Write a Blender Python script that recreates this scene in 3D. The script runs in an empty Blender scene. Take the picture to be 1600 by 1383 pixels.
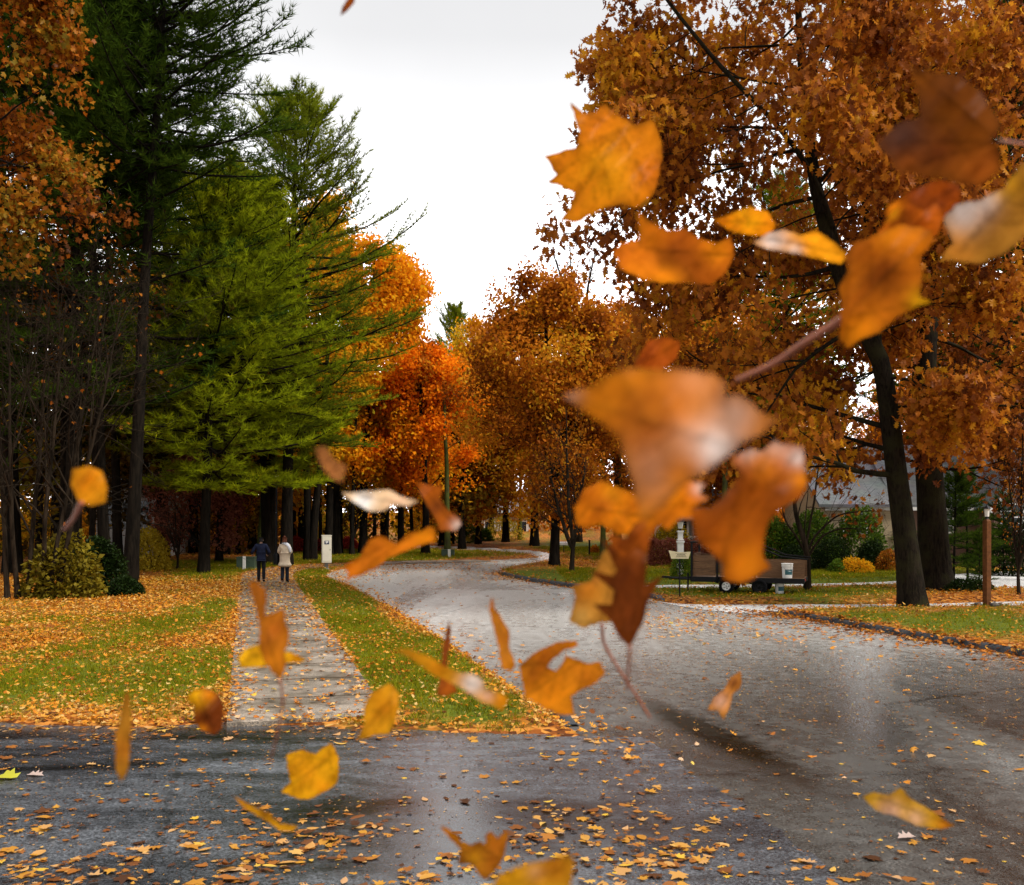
import bpy, bmesh, math, random
import numpy as np
from mathutils import Vector
from mathutils.geometry import delaunay_2d_cdt, tessellate_polygon

rng = np.random.default_rng(11)
random.seed(5)
scene = bpy.context.scene
COL = scene.collection
F, CX, HZ, CH = 1600.0, 800.0, 800.0, 2.7      # focal length in photo pixels, centre column, horizon row, eye height
R = math.radians

def G(u, v):                                   # a ground point read off the photograph
    Y = CH * F / (v - HZ)
    return np.array([(u - CX) / F * Y, Y])

# ------------------------------------------------------------------ object helpers
def tag(o, label=None, cat=None, group=None, kind=None):
    if label: o['label'] = label
    if cat: o['category'] = cat
    if group: o['group'] = group
    if kind: o['kind'] = kind
    return o

def thing(name, label, cat, loc=(0, 0, 0), rotz=0.0, group=None):
    o = bpy.data.objects.new(name, None)
    o.empty_display_size = 0.2
    COL.objects.link(o)
    o.location = loc
    o.rotation_euler = (0, 0, rotz)
    return tag(o, label, cat, group)

def link(name, me, mat, parent=None):
    o = bpy.data.objects.new(name, me)
    COL.objects.link(o)
    if mat is not None and len(me.materials) == 0:
        me.materials.append(mat)
    if parent is not None:
        o.parent = parent
    return o

def copy_tree(o, parent=None):
    c = o.copy()
    COL.objects.link(c)
    c.parent = parent
    for ch in list(o.children):
        copy_tree(ch, c)
    return c

def np_mesh(name, V, faces, tint=None, col=None, smooth=False):
    """faces: list of (m,k) int arrays"""
    me = bpy.data.meshes.new(name)
    V = np.asarray(V, dtype=np.float32)
    me.vertices.add(len(V))
    me.vertices.foreach_set('co', V.ravel())
    faces = [np.asarray(f, dtype=np.int32) for f in faces if len(f)]
    nl = sum(f.size for f in faces)
    npoly = sum(len(f) for f in faces)
    me.loops.add(nl)
    me.polygons.add(npoly)
    me.loops.foreach_set('vertex_index', np.concatenate([f.ravel() for f in faces]))
    starts, s = [], 0
    for f in faces:
        starts.append(s + np.arange(len(f), dtype=np.int32) * f.shape[1])
        s += f.size
    me.polygons.foreach_set('loop_start', np.concatenate(starts).astype(np.int32))
    if smooth:
        me.polygons.foreach_set('use_smooth', np.ones(npoly, dtype=bool))
    if tint is not None:
        a = me.attributes.new('tint', 'FLOAT', 'POINT')
        a.data.foreach_set('value', np.asarray(tint, dtype=np.float32))
    if col is not None:
        a = me.attributes.new('Col', 'FLOAT_COLOR', 'POINT')
        c = np.asarray(col, dtype=np.float32)
        if c.shape[1] == 3:
            c = np.hstack([c, np.ones((len(c), 1), np.float32)])
        a.data.foreach_set('color', c.ravel())
    me.update(calc_edges=True)
    me.validate()
    return me

class MB:
    """collects simple shapes into one mesh"""
    def __init__(s):
        s.v, s.f = [], []
    def add(s, vs, fs):
        n = len(s.v)
        s.v += [tuple(p) for p in vs]
        s.f += [tuple(i + n for i in f) for f in fs]
        return s
    def box(s, c, d, rz=0.0, taper=1.0, rx=0.0):
        hx, hy, hz = d[0] / 2, d[1] / 2, d[2] / 2
        vs = []
        for z, t in ((-hz, 1.0), (hz, taper)):
            for x, y in ((-hx, -hy), (hx, -hy), (hx, hy), (-hx, hy)):
                p = Vector((x * t, y * t, z))
                if rx:
                    p = Vector((p.x, p.y * math.cos(rx) - p.z * math.sin(rx), p.y * math.sin(rx) + p.z * math.cos(rx)))
                q = Vector((p.x * math.cos(rz) - p.y * math.sin(rz), p.x * math.sin(rz) + p.y * math.cos(rz), p.z))
                vs.append((q.x + c[0], q.y + c[1], q.z + c[2]))
        return s.add(vs, [(3, 2, 1, 0), (4, 5, 6, 7), (0, 1, 5, 4), (1, 2, 6, 5), (2, 3, 7, 6), (3, 0, 4, 7)])
    def tube(s, pts, r, sides=8, cap=True):
        pts = [Vector(p) for p in pts]
        rs = r if isinstance(r, (list, tuple)) else [r] * len(pts)
        vs, fs = [], []
        ref = None
        for i, p in enumerate(pts):
            t = (pts[min(i + 1, len(pts) - 1)] - pts[max(i - 1, 0)]).normalized()
            if ref is None:
                ref = Vector((0, 0, 1)) if abs(t.z) < 0.8 else Vector((1, 0, 0))
            u = t.cross(ref).normalized()
            w = t.cross(u).normalized()
            for k in range(sides):
                a = 2 * math.pi * k / sides
                vs.append(p + (u * math.cos(a) + w * math.sin(a)) * rs[i])
        n = len(pts)
        for i in range(n - 1):
            for k in range(sides):
                fs.append((i * sides + k, i * sides + (k + 1) % sides, (i + 1) * sides + (k + 1) % sides, (i + 1) * sides + k))
        if cap:
            fs.append(tuple(range(sides))[::-1])
            fs.append(tuple((n - 1) * sides + k for k in range(sides)))
        return s.add(vs, fs)
    def lathe(s, prof, c=(0, 0, 0), sides=16):
        vs, fs = [], []
        for r_, z in prof:
            for k in range(sides):
                a = 2 * math.pi * k / sides
                vs.append((c[0] + r_ * math.cos(a), c[1] + r_ * math.sin(a), c[2] + z))
        for i in range(len(prof) - 1):
            for k in range(sides):
                fs.append((i * sides + k, i * sides + (k + 1) % sides, (i + 1) * sides + (k + 1) % sides, (i + 1) * sides + k))
        fs.append(tuple(range(sides))[::-1])
        fs.append(tuple((len(prof) - 1) * sides + k for k in range(sides)))
        return s.add(vs, fs)
    def prism(s, poly, axis, a, b):
        """poly in the two other axes; extruded along axis from a to b"""
        def mk(p, t):
            q = list(p)
            q.insert(axis, t)
            return q
        n = len(poly)
        vs = [mk(p, a) for p in poly] + [mk(p, b) for p in poly]
        fs = [tuple(range(n)), tuple(range(2 * n - 1, n - 1, -1))]
        for i in range(n):
            j = (i + 1) % n
            fs.append((i, i + n, j + n, j))
        return s.add(vs, fs)
    def build(s, name, mat, parent=None, bevel=0.0, smooth=False):
        me = bpy.data.meshes.new(name)
        me.from_pydata(s.v, [], s.f)
        bm = bmesh.new()
        bm.from_mesh(me)
        bmesh.ops.recalc_face_normals(bm, faces=bm.faces)
        if bevel > 0:
            bmesh.ops.bevel(bm, geom=[e for e in bm.edges if e.is_manifold and e.calc_face_angle(0) > 0.5], offset=bevel,
                            segments=2, profile=0.7, affect='EDGES', clamp_overlap=True)
        bm.to_mesh(me)
        bm.free()
        if smooth:
            for p in me.polygons:
                p.use_smooth = True
        return link(name, me, mat, parent)

# ------------------------------------------------------------------ materials
def mat_new(name):
    m = bpy.data.materials.new(name)
    m.use_nodes = True
    nt = m.node_tree
    nt.nodes.clear()
    out = nt.nodes.new('ShaderNodeOutputMaterial')
    return m, nt, out

def nd(nt, t, **kw):
    n = nt.nodes.new(t)
    for k, v in kw.items():
        if k.startswith('i_'):
            n.inputs[k[2:].replace('_', ' ')].default_value = v
        else:
            setattr(n, k, v)
    return n

def ramp(nt, stops, interp='LINEAR'):
    r = nt.nodes.new('ShaderNodeValToRGB')
    r.color_ramp.interpolation = interp
    els = r.color_ramp.elements
    while len(els) > 1:
        els.remove(els[-1])
    els[0].position = stops[0][0]
    els[0].color = (*stops[0][1], 1)
    for p, c in stops[1:]:
        e = els.new(p)
        e.color = (*c, 1)
    return r

def noise(nt, scale, detail=4, rough=0.6, coord=None, dist=0.0):
    n = nd(nt, 'ShaderNodeTexNoise')
    n.inputs['Scale'].default_value = scale
    n.inputs['Detail'].default_value = detail
    n.inputs['Roughness'].default_value = rough
    n.inputs['Distortion'].default_value = dist
    if coord is not None:
        nt.links.new(coord, n.inputs['Vector'])
    return n

def simple(name, col, rough=0.6, var=0.25, scale=6.0, bump=0.0, metallic=0.0, spec=0.5, bscale=None):
    m, nt, out = mat_new(name)
    b = nd(nt, 'ShaderNodeBsdfPrincipled')
    tc = nd(nt, 'ShaderNodeTexCoord')
    n = noise(nt, scale, 5, 0.65, tc.outputs['Object'])
    lo = tuple(c * (1 - var) for c in col)
    hi = tuple(min(1, c * (1 + var)) for c in col)
    r = ramp(nt, [(0.3, lo), (0.7, hi)])
    nt.links.new(n.outputs['Fac'], r.inputs['Fac'])
    nt.links.new(r.outputs['Color'], b.inputs['Base Color'])
    b.inputs['Roughness'].default_value = rough
    b.inputs['Metallic'].default_value = metallic
    b.inputs['Specular IOR Level'].default_value = spec
    if bump:
        n2 = noise(nt, bscale or scale * 5, 4, 0.6, tc.outputs['Object'])
        bp = nd(nt, 'ShaderNodeBump')
        bp.inputs['Strength'].default_value = bump
        bp.inputs['Distance'].default_value = 0.02
        nt.links.new(n2.outputs['Fac'], bp.inputs['Height'])
        nt.links.new(bp.outputs['Normal'], b.inputs['Normal'])
    nt.links.new(b.outputs['BSDF'], out.inputs['Surface'])
    return m

def leaf_mat(name, stops, trans=0.4, gloss=0.03, patch=0.0):
    """leaf colour picked per leaf by the 'tint' attribute"""
    m, nt, out = mat_new(name)
    at = nd(nt, 'ShaderNodeAttribute', attribute_name='tint')
    n_ = len(stops)
    r = ramp(nt, [(i / (n_ - 1), c) for i, c in enumerate(stops)])
    nt.links.new(at.outputs['Fac'], r.inputs['Fac'])
    d = nd(nt, 'ShaderNodeBsdfDiffuse')
    t = nd(nt, 'ShaderNodeBsdfTranslucent')
    mx = nd(nt, 'ShaderNodeMixShader')
    mx.inputs[0].default_value = trans
    src = r.outputs['Color']
    nt.links.new(src, d.inputs['Color'])
    nt.links.new(src, t.inputs['Color'])
    nt.links.new(d.outputs[0], mx.inputs[1])
    nt.links.new(t.outputs[0], mx.inputs[2])
    last = mx
    if gloss:
        g = nd(nt, 'ShaderNodeBsdfGlossy')
        g.inputs['Roughness'].default_value = 0.42
        m2 = nd(nt, 'ShaderNodeMixShader')
        m2.inputs[0].default_value = gloss * .3
        nt.links.new(mx.outputs[0], m2.inputs[1])
        nt.links.new(g.outputs[0], m2.inputs[2])
        last = m2
    nt.links.new(last.outputs[0], out.inputs['Surface'])
    return m

def bark_mat(name, dark, light, scale=9.0, moss=None, mossamt=0.0):
    m, nt, out = mat_new(name)
    b = nd(nt, 'ShaderNodeBsdfPrincipled')
    tc = nd(nt, 'ShaderNodeTexCoord')
    mp = nd(nt, 'ShaderNodeMapping')
    mp.inputs['Scale'].default_value = (1, 1, 0.16)
    nt.links.new(tc.outputs['Object'], mp.inputs['Vector'])
    n = noise(nt, scale, 6, 0.7, mp.outputs['Vector'], 0.6)
    r = ramp(nt, [(0.35, dark), (0.66, light)])
    nt.links.new(n.outputs['Fac'], r.inputs['Fac'])
    src = r.outputs['Color']
    if moss:
        n3 = noise(nt, 1.6, 5, 0.7, tc.outputs['Object'])
        rr = ramp(nt, [(0.5 - mossamt * 0.3, (0, 0, 0)), (0.62, (1, 1, 1))])
        nt.links.new(n3.outputs['Fac'], rr.inputs['Fac'])
        mx = nd(nt, 'ShaderNodeMix', data_type='RGBA')
        nt.links.new(rr.outputs['Color'], mx.inputs[0])
        nt.links.new(src, mx.inputs[6])
        mx.inputs[7].default_value = (*moss, 1)
        src = mx.outputs[2]
    nt.links.new(src, b.inputs['Base Color'])
    b.inputs['Roughness'].default_value = 0.95
    b.inputs['Specular IOR Level'].default_value = 0.04
    bp = nd(nt, 'ShaderNodeBump')
    bp.inputs['Strength'].default_value = 0.9
    bp.inputs['Distance'].default_value = 0.04
    nt.links.new(n.outputs['Fac'], bp.inputs['Height'])
    nt.links.new(bp.outputs['Normal'], b.inputs['Normal'])
    nt.links.new(b.outputs['BSDF'], out.inputs['Surface'])
    return m

def asphalt_mat(name, lo, hi, r0, r1, wet_scale=0.35, streak=(1, 1, 1), spec=0.5, far_sheen=None, crack=0.0, grain=45.0, streak_at=None):
    m, nt, out = mat_new(name)
    b = nd(nt, 'ShaderNodeBsdfPrincipled')
    tc = nd(nt, 'ShaderNodeTexCoord')
    mp = nd(nt, 'ShaderNodeMapping')
    mp.inputs['Scale'].default_value = streak
    nt.links.new(tc.outputs['Object'], mp.inputs['Vector'])
    big = noise(nt, wet_scale, 8, 0.66, mp.outputs['Vector'], 0.8)
    fine = noise(nt, grain, 3, 0.75, tc.outputs['Object'])
    mid = noise(nt, 5.0, 6, 0.7, tc.outputs['Object'])
    r1n = ramp(nt, [(0.36, lo), (0.5, tuple((a + c) / 2 for a, c in zip(lo, hi))), (0.64, hi)])
    nt.links.new(big.outputs['Fac'], r1n.inputs['Fac'])
    base = r1n.outputs['Color']
    if far_sheen:                                    # sky sheen of the farther road, painted in as a paler base colour
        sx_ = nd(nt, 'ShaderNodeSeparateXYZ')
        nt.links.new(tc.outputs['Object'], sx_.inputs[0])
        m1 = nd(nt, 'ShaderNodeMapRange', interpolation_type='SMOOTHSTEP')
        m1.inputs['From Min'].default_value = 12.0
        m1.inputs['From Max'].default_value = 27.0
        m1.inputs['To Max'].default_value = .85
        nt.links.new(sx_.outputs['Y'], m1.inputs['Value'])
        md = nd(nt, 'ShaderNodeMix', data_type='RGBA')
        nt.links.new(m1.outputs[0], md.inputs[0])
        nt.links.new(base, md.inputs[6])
        md.inputs[7].default_value = (*far_sheen, 1)
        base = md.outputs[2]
    def mul(a, c, f=1.0):
        mx_ = nd(nt, 'ShaderNodeMix', data_type='RGBA', blend_type='MULTIPLY')
        mx_.inputs[0].default_value = f
        nt.links.new(a, mx_.inputs[6])
        nt.links.new(c, mx_.inputs[7])
        return mx_.outputs[2]
    sp = ramp(nt, [(0.36, (0.20, 0.20, 0.20)), (0.50, (0.85, 0.85, 0.85)), (0.62, (1.9, 1.86, 1.78))])
    nt.links.new(fine.outputs['Fac'], sp.inputs['Fac'])
    mt = ramp(nt, [(0.34, (0.62, 0.60, 0.58)), (0.62, (1.2, 1.2, 1.2))])
    nt.links.new(mid.outputs['Fac'], mt.inputs['Fac'])
    base = mul(mul(base, sp.outputs['Color']), mt.outputs['Color'])
    height = fine.outputs['Fac']
    if crack:
        ad = nd(nt, 'ShaderNodeVectorMath', operation='MULTIPLY_ADD')
        nt.links.new(mid.outputs['Color'], ad.inputs[0])
        ad.inputs[1].default_value = (.55, .55, 0)
        nt.links.new(tc.outputs['Object'], ad.inputs[2])
        vo = nd(nt, 'ShaderNodeTexVoronoi', feature='DISTANCE_TO_EDGE')
        vo.inputs['Scale'].default_value = crack
        nt.links.new(ad.outputs[0], vo.inputs['Vector'])
        cr = ramp(nt, [(0.0, (0.10, 0.09, 0.08)), (0.0035 * crack / .3, (.5, .5, .5)), (0.008 * crack / .3, (1, 1, 1))])
        nt.links.new(vo.outputs['Distance'], cr.inputs['Fac'])
        base = mul(base, cr.outputs['Color'], .8)
    if streak_at:                              # one long damp stain on the road
        (cx_, cy_), (hx_, hy_), dg_ = streak_at
        ms = nd(nt, 'ShaderNodeMapping', vector_type='TEXTURE')
        ms.inputs['Location'].default_value = (cx_, cy_, 0)
        ms.inputs['Rotation'].default_value = (0, 0, R(dg_))
        ms.inputs['Scale'].default_value = (hx_, hy_, 1)
        wob = nd(nt, 'ShaderNodeVectorMath', operation='MULTIPLY_ADD')
        nt.links.new(mid.outputs['Color'], wob.inputs[0])
        wob.inputs[1].default_value = (.5, .5, 0)
        nt.links.new(tc.outputs['Object'], wob.inputs[2])
        nt.links.new(wob.outputs[0], ms.inputs['Vector'])
        gr = nd(nt, 'ShaderNodeTexGradient', gradient_type='SPHERICAL')
        nt.links.new(ms.outputs[0], gr.inputs['Vector'])
        sm = ramp(nt, [(0.0, (1, 1, 1)), (.55, (.16, .15, .10))])
        nt.links.new(gr.outputs['Fac'], sm.inputs['Fac'])
        base = mul(base, sm.outputs['Color'])
        sv = nd(nt, 'ShaderNodeMath', operation='MULTIPLY')
        nt.links.new(sm.outputs['Color'], sv.inputs[0])
        sv.inputs[1].default_value = spec
        nt.links.new(sv.outputs[0], b.inputs['Specular IOR Level'])
    nt.links.new(base, b.inputs['Base Color'])
    rr = nd(nt, 'ShaderNodeMapRange')
    rr.inputs['From Min'].default_value = 0.36
    rr.inputs['From Max'].default_value = 0.64
    rr.inputs['To Min'].default_value = r0
    rr.inputs['To Max'].default_value = r1
    nt.links.new(big.outputs['Fac'], rr.inputs['Value'])
    ra = nd(nt, 'ShaderNodeMath', operation='MULTIPLY_ADD')
    nt.links.new(mid.outputs['Fac'], ra.inputs[0])
    ra.inputs[1].default_value = .22
    nt.links.new(rr.outputs['Result'], ra.inputs[2])
    nt.links.new(ra.outputs[0], b.inputs['Roughness'])
    b.inputs['Specular IOR Level'].default_value = spec
    bp = nd(nt, 'ShaderNodeBump')
    bp.inputs['Strength'].default_value = 0.22
    bp.inputs['Distance'].default_value = 0.004
    nt.links.new(height, bp.inputs['Height'])
    bp2 = nd(nt, 'ShaderNodeBump')
    bp2.inputs['Strength'].default_value = 0.15
    bp2.inputs['Distance'].default_value = 0.012
    nt.links.new(mid.outputs['Fac'], bp2.inputs['Height'])
    nt.links.new(bp.outputs['Normal'], bp2.inputs['Normal'])
    nt.links.new(bp2.outputs['Normal'], b.inputs['Normal'])
    nt.links.new(b.outputs['BSDF'], out.inputs['Surface'])
    return m

M = {}
M['road'] = asphalt_mat('wet_grey_asphalt', (0.020, 0.0195, 0.018), (0.080, 0.077, 0.071), 0.04, 0.32, 0.22, (1.0, 0.30, 1), spec=1.0, far_sheen=(0.42, 0.415, 0.40), crack=.16, streak_at=((2.66, 12.8), (.46, 2.9), 13.8))
M['driveway'] = asphalt_mat('wet_black_asphalt', (0.007, 0.008, 0.010), (0.075, 0.082, 0.095), 0.04, 0.22, 0.42, (0.45, 1.5, 1), spec=1.0, crack=.22)
M['pale_drive'] = asphalt_mat('sheen_pale_asphalt', (0.42, 0.415, 0.41), (0.60, 0.595, 0.59), 0.35, 0.55, 0.3)  # sky reflection on the wet drives, put into a pale base colour
M['concrete'] = asphalt_mat('damp_concrete', (0.090, 0.070, 0.050), (0.235, 0.19, 0.145), 0.20, 0.48, 0.9, grain=60, spec=.8)
M['kerb'] = simple('kerb_asphalt', (0.030, 0.032, 0.036), 0.7, 0.5, 5, 0.8, spec=.3)
M['bark_dark'] = bark_mat('bark_dark', (0.0035, 0.003, 0.0025), (0.017, 0.013, 0.009), 10)
M['bark_oak'] = bark_mat('bark_oak', (0.0025, 0.002, 0.0015), (0.024, 0.018, 0.012), 16, (0.020, 0.018, 0.008), 0.15)
M['bark_moss'] = bark_mat('bark_moss', (0.02, 0.016, 0.01), (0.07, 0.058, 0.036), 8, (0.09, 0.11, 0.02), 0.7)
M['bark_grey'] = bark_mat('bark_grey', (0.008, 0.006, 0.004), (0.040, 0.028, 0.018), 8)
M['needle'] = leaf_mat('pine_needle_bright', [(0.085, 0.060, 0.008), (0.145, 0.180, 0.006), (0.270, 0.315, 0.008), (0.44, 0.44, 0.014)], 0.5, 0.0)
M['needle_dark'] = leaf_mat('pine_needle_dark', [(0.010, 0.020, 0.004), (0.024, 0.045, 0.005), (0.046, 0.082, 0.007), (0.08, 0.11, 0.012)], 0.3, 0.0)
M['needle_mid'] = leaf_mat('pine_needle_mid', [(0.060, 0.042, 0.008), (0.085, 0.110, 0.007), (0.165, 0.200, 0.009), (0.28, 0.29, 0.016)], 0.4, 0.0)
M['orange'] = leaf_mat('leaf_orange', [(0.46, 0.130, 0.005), (0.70, 0.215, 0.006), (0.80, 0.300, 0.008), (0.80, 0.40, 0.012), (0.58, 0.38, 0.02)], 0.48, 0.0)
M['flame'] = leaf_mat('leaf_flame', [(0.60, 0.130, 0.005), (0.82, 0.200, 0.006), (0.88, 0.265, 0.008), (0.86, 0.34, 0.012)], 0.48, 0.0)
M['gold'] = leaf_mat('leaf_gold', [(0.42, 0.150, 0.006), (0.62, 0.250, 0.008), (0.74, 0.36, 0.012), (0.66, 0.40, 0.016), (0.42, 0.34, 0.02)], 0.48, 0.0)
M['russet'] = leaf_mat('leaf_russet', [(0.20, 0.052, 0.006), (0.36, 0.098, 0.008), (0.50, 0.155, 0.009), (0.60, 0.235, 0.012), (0.56, 0.33, 0.016)], 0.45, 0.01)
M['oak'] = leaf_mat('leaf_oak_brown', [(0.085, 0.023, 0.006), (0.20, 0.054, 0.010), (0.34, 0.100, 0.012), (0.46, 0.165, 0.012), (0.56, 0.27, 0.012)], 0.45, 0.02)
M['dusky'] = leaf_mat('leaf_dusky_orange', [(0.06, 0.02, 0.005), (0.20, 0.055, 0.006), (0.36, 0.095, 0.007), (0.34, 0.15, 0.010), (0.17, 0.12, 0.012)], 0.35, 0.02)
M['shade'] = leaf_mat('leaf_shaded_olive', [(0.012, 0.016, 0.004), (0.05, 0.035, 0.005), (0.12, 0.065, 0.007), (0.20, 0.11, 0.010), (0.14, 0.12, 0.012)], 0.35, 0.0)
M['wine'] = leaf_mat('leaf_wine_red', [(0.10, 0.030, 0.018), (0.22, 0.064, 0.038), (0.34, 0.110, 0.066), (0.40, 0.15, 0.08)], 0.4, 0.02)
M['crimson'] = leaf_mat('leaf_crimson', [(0.16, 0.012, 0.012), (0.32, 0.028, 0.022), (0.42, 0.06, 0.03)], 0.3, 0.02)
M['yellow'] = leaf_mat('leaf_yellow', [(0.20, 0.14, 0.008), (0.40, 0.28, 0.012), (0.56, 0.40, 0.02), (0.60, 0.46, 0.05)], 0.4, 0.02)
M['yellow_dull'] = leaf_mat('leaf_dull_yellow', [(0.08, 0.06, 0.006), (0.16, 0.12, 0.009), (0.24, 0.18, 0.012)], 0.35, 0.02)
M['green'] = leaf_mat('leaf_green', [(0.02, 0.045, 0.005), (0.05, 0.10, 0.008), (0.12, 0.18, 0.012), (0.26, 0.27, 0.018)], 0.35, 0.02)
M['evergreen'] = leaf_mat('leaf_evergreen', [(0.006, 0.012, 0.003), (0.012, 0.024, 0.004), (0.024, 0.040, 0.006)], 0.2, 0.02)
M['grass'] = leaf_mat('grass_blade', [(0.060, 0.065, 0.005), (0.150, 0.155, 0.007), (0.26, 0.245, 0.009), (0.40, 0.31, 0.03)], 0.4, 0.0)
M['litter'] = leaf_mat('fallen_leaf', [(0.10, 0.032, 0.008), (0.27, 0.080, 0.010), (0.46, 0.150, 0.014), (0.56, 0.26, 0.035), (0.60, 0.36, 0.20), (0.60, 0.40, 0.03)], 0.2, 0.05)
M['litter_orange'] = leaf_mat('fallen_leaf_orange', [(0.10, 0.032, 0.008), (0.25, 0.075, 0.009), (0.44, 0.140, 0.010), (0.54, 0.225, 0.016), (0.52, 0.29, 0.06), (0.52, 0.34, 0.12)], 0.2, 0.03)
M['drive_leaf'] = leaf_mat('driveway_leaf', [(0.045, 0.018, 0.008), (0.15, 0.050, 0.012), (0.28, 0.100, 0.018), (0.40, 0.19, 0.022), (0.40, 0.22, 0.10), (0.50, 0.30, 0.025)], 0.15, 0.06)
M['twig'] = simple('dead_twig', (0.035, 0.022, 0.014), 0.9, 0.4, 20)
# ------------------------------------------------------------------ curves and polygons on the ground
def smooth_poly(pts, n=8, closed=False):
    P = np.array(pts, float)
    N = len(P)
    out = []
    rngi = range(N if closed else N - 1)
    for i in rngi:
        if closed:
            p0, p1, p2, p3 = P[(i - 1) % N], P[i], P[(i + 1) % N], P[(i + 2) % N]
        else:
            p0, p1, p2, p3 = P[max(i - 1, 0)], P[i], P[i + 1], P[min(i + 2, N - 1)]
        d1 = max(np.linalg.norm(p1 - p0), 1e-6) ** 0.5
        d2 = max(np.linalg.norm(p2 - p1), 1e-6) ** 0.5
        d3 = max(np.linalg.norm(p3 - p2), 1e-6) ** 0.5
        m1 = (p2 - p1) if d1 < 1e-2 else d2 * ((p1 - p0) / d1 - (p2 - p0) / (d1 + d2) + (p2 - p1) / d2)
        m2 = (p2 - p1) if d3 < 1e-2 else d2 * ((p2 - p1) / d2 - (p3 - p1) / (d2 + d3) + (p3 - p2) / d3)
        for k in range(n):
            t = k / n
            out.append((2 * t**3 - 3 * t**2 + 1) * p1 + (t**3 - 2 * t**2 + t) * m1 + (-2 * t**3 + 3 * t**2) * p2 + (t**3 - t**2) * m2)
    if not closed:
        out.append(P[-1])
    return np.array(out)

def seg_dist(P, poly, closed=True):
    P = np.asarray(P, float)
    best = np.full(len(P), 1e18)
    n = len(poly)
    for i in range(n if closed else n - 1):
        a, b = poly[i], poly[(i + 1) % n]
        ab = b - a
        t = np.clip(((P - a) @ ab) / max(ab @ ab, 1e-12), 0, 1)
        d = P - a - t[:, None] * ab
        best = np.minimum(best, (d * d).sum(1))
    return np.sqrt(best)

def inside(P, poly):
    P = np.asarray(P, float)
    c = np.zeros(len(P), bool)
    n = len(poly)
    j = n - 1
    for i in range(n):
        xi, yi = poly[i]
        xj, yj = poly[j]
        if yi != yj:
            m = ((yi > P[:, 1]) != (yj > P[:, 1])) & (P[:, 0] < (xj - xi) * (P[:, 1] - yi) / (yj - yi) + xi)
            c ^= m
        j = i
    return c

def sdf(P, poly):
    d = seg_dist(P, poly)
    return np.where(inside(P, poly), -d, d)

def sstep(x, a, b):
    t = np.clip((x - a) / (b - a), 0, 1)
    return t * t * (3 - 2 * t)

road_left_px = [(905, 1150), (885, 1138), (850, 1112), (760, 1050), (700, 1007), (620, 955), (570, 928), (535, 912), (514, 904), (511, 898),
                (533, 890), (575, 884.5), (640, 880), (700, 877), (760, 875)]
road_tongue_px = [(760, 875), (800, 873.3), (832, 871.4), (838, 869.6), (815, 867.2), (790, 865), (740, 861.5), (690, 858.5), (640, 856.5), (540, 855)]
road_far_px = [(540, 851), (690, 853), (760, 855.5), (830, 860), (862, 865), (874, 870), (870, 874), (850, 879), (815, 885), (790, 890), (776, 895)]
road_right_px = [(776, 895), (782, 899), (805, 904.5), (850, 912.5), (890, 918), (960, 927), (1012, 935), (1034, 941)]
near_kerb_px = [(1192, 957), (1220, 961.5), (1300, 975), (1400, 993), (1500, 1010), (1600, 1027), (1800, 1065), (2100, 1130)]
gl = lambda L: np.array([G(u, v) for u, v in L])
seg_left = smooth_poly(np.vstack([[[1.0, -12]], [[0.95, 6]], gl(road_left_px)]), 6)
seg_tongue = smooth_poly(gl(road_tongue_px), 5)
seg_far = smooth_poly(gl(road_far_px), 5)
seg_right = smooth_poly(gl(road_right_px), 5)
seg_near = smooth_poly(np.vstack([gl(near_kerb_px), [[10.9, 6]], [[10.9, -12]]]), 6)
ROAD = np.vstack([seg_left, seg_tongue[1:], seg_far, seg_right[1:], seg_near])
DRIVE = np.vstack([[[-30, 13.6]], gl([(-200, 1122), (0, 1130), (200, 1138), (360, 1129), (600, 1140), (880, 1150), (1000, 1154), (1040, 1172), (1062, 1192), (1090, 1214), (1130, 1237), (1165, 1262), (1200, 1290), (1260, 1335), (1330, 1383)]), [[2.9, 4], [3.2, -12], [-30, -12]]])
_e = []
for _i in range(len(DRIVE)):
    _p, _q = DRIVE[_i], DRIVE[(_i + 1) % len(DRIVE)]
    _k = max(1, int(np.linalg.norm(_q - _p) / .07)) if max(_p[1], _q[1]) < 14 and min(_p[1], _q[1]) > 6 and max(abs(_p[0]), abs(_q[0])) < 12 else 1
    for _j in range(_k):
        _e.append(_p + (_q - _p) * _j / _k + (rng.normal(size=2) * .016 + .035 * np.sin(_j * .43 + _i) * np.cos(_j * .17) if _k > 1 else 0))
DRIVE_EDGE = np.array(_e)
PALE1 = smooth_poly(gl([(1016, 938), (1060, 944), (1120, 945.5), (1250, 945), (1400, 945), (1600, 940), (1900, 935), (1900, 946), (1600, 950), (1420, 952), (1300, 953.5), (1215, 957), (1180, 960), (1090, 952)]), 4, True)
PALE2 = smooth_poly(gl([(1000, 916.5), (1200, 914.5), (1330, 912), (1410, 908.5), (1480, 899), (1700, 890), (2000, 888), (2000, 930), (1700, 925), (1520, 921), (1415, 916.5), (1200, 921), (1010, 922)]), 3, True)
walk_c = np.array([G(484, 1131), G(440, 983), G(419, 912), [-10.35, 43.5], [-10.6, 47], [-9.6, 50.5], [-6.5, 53.5], [-1.0, 56.5]])
walk_c = smooth_poly(walk_c, 40)
dd = np.concatenate([[0], np.cumsum(np.linalg.norm(np.diff(walk_c, axis=0), axis=1))])

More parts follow.
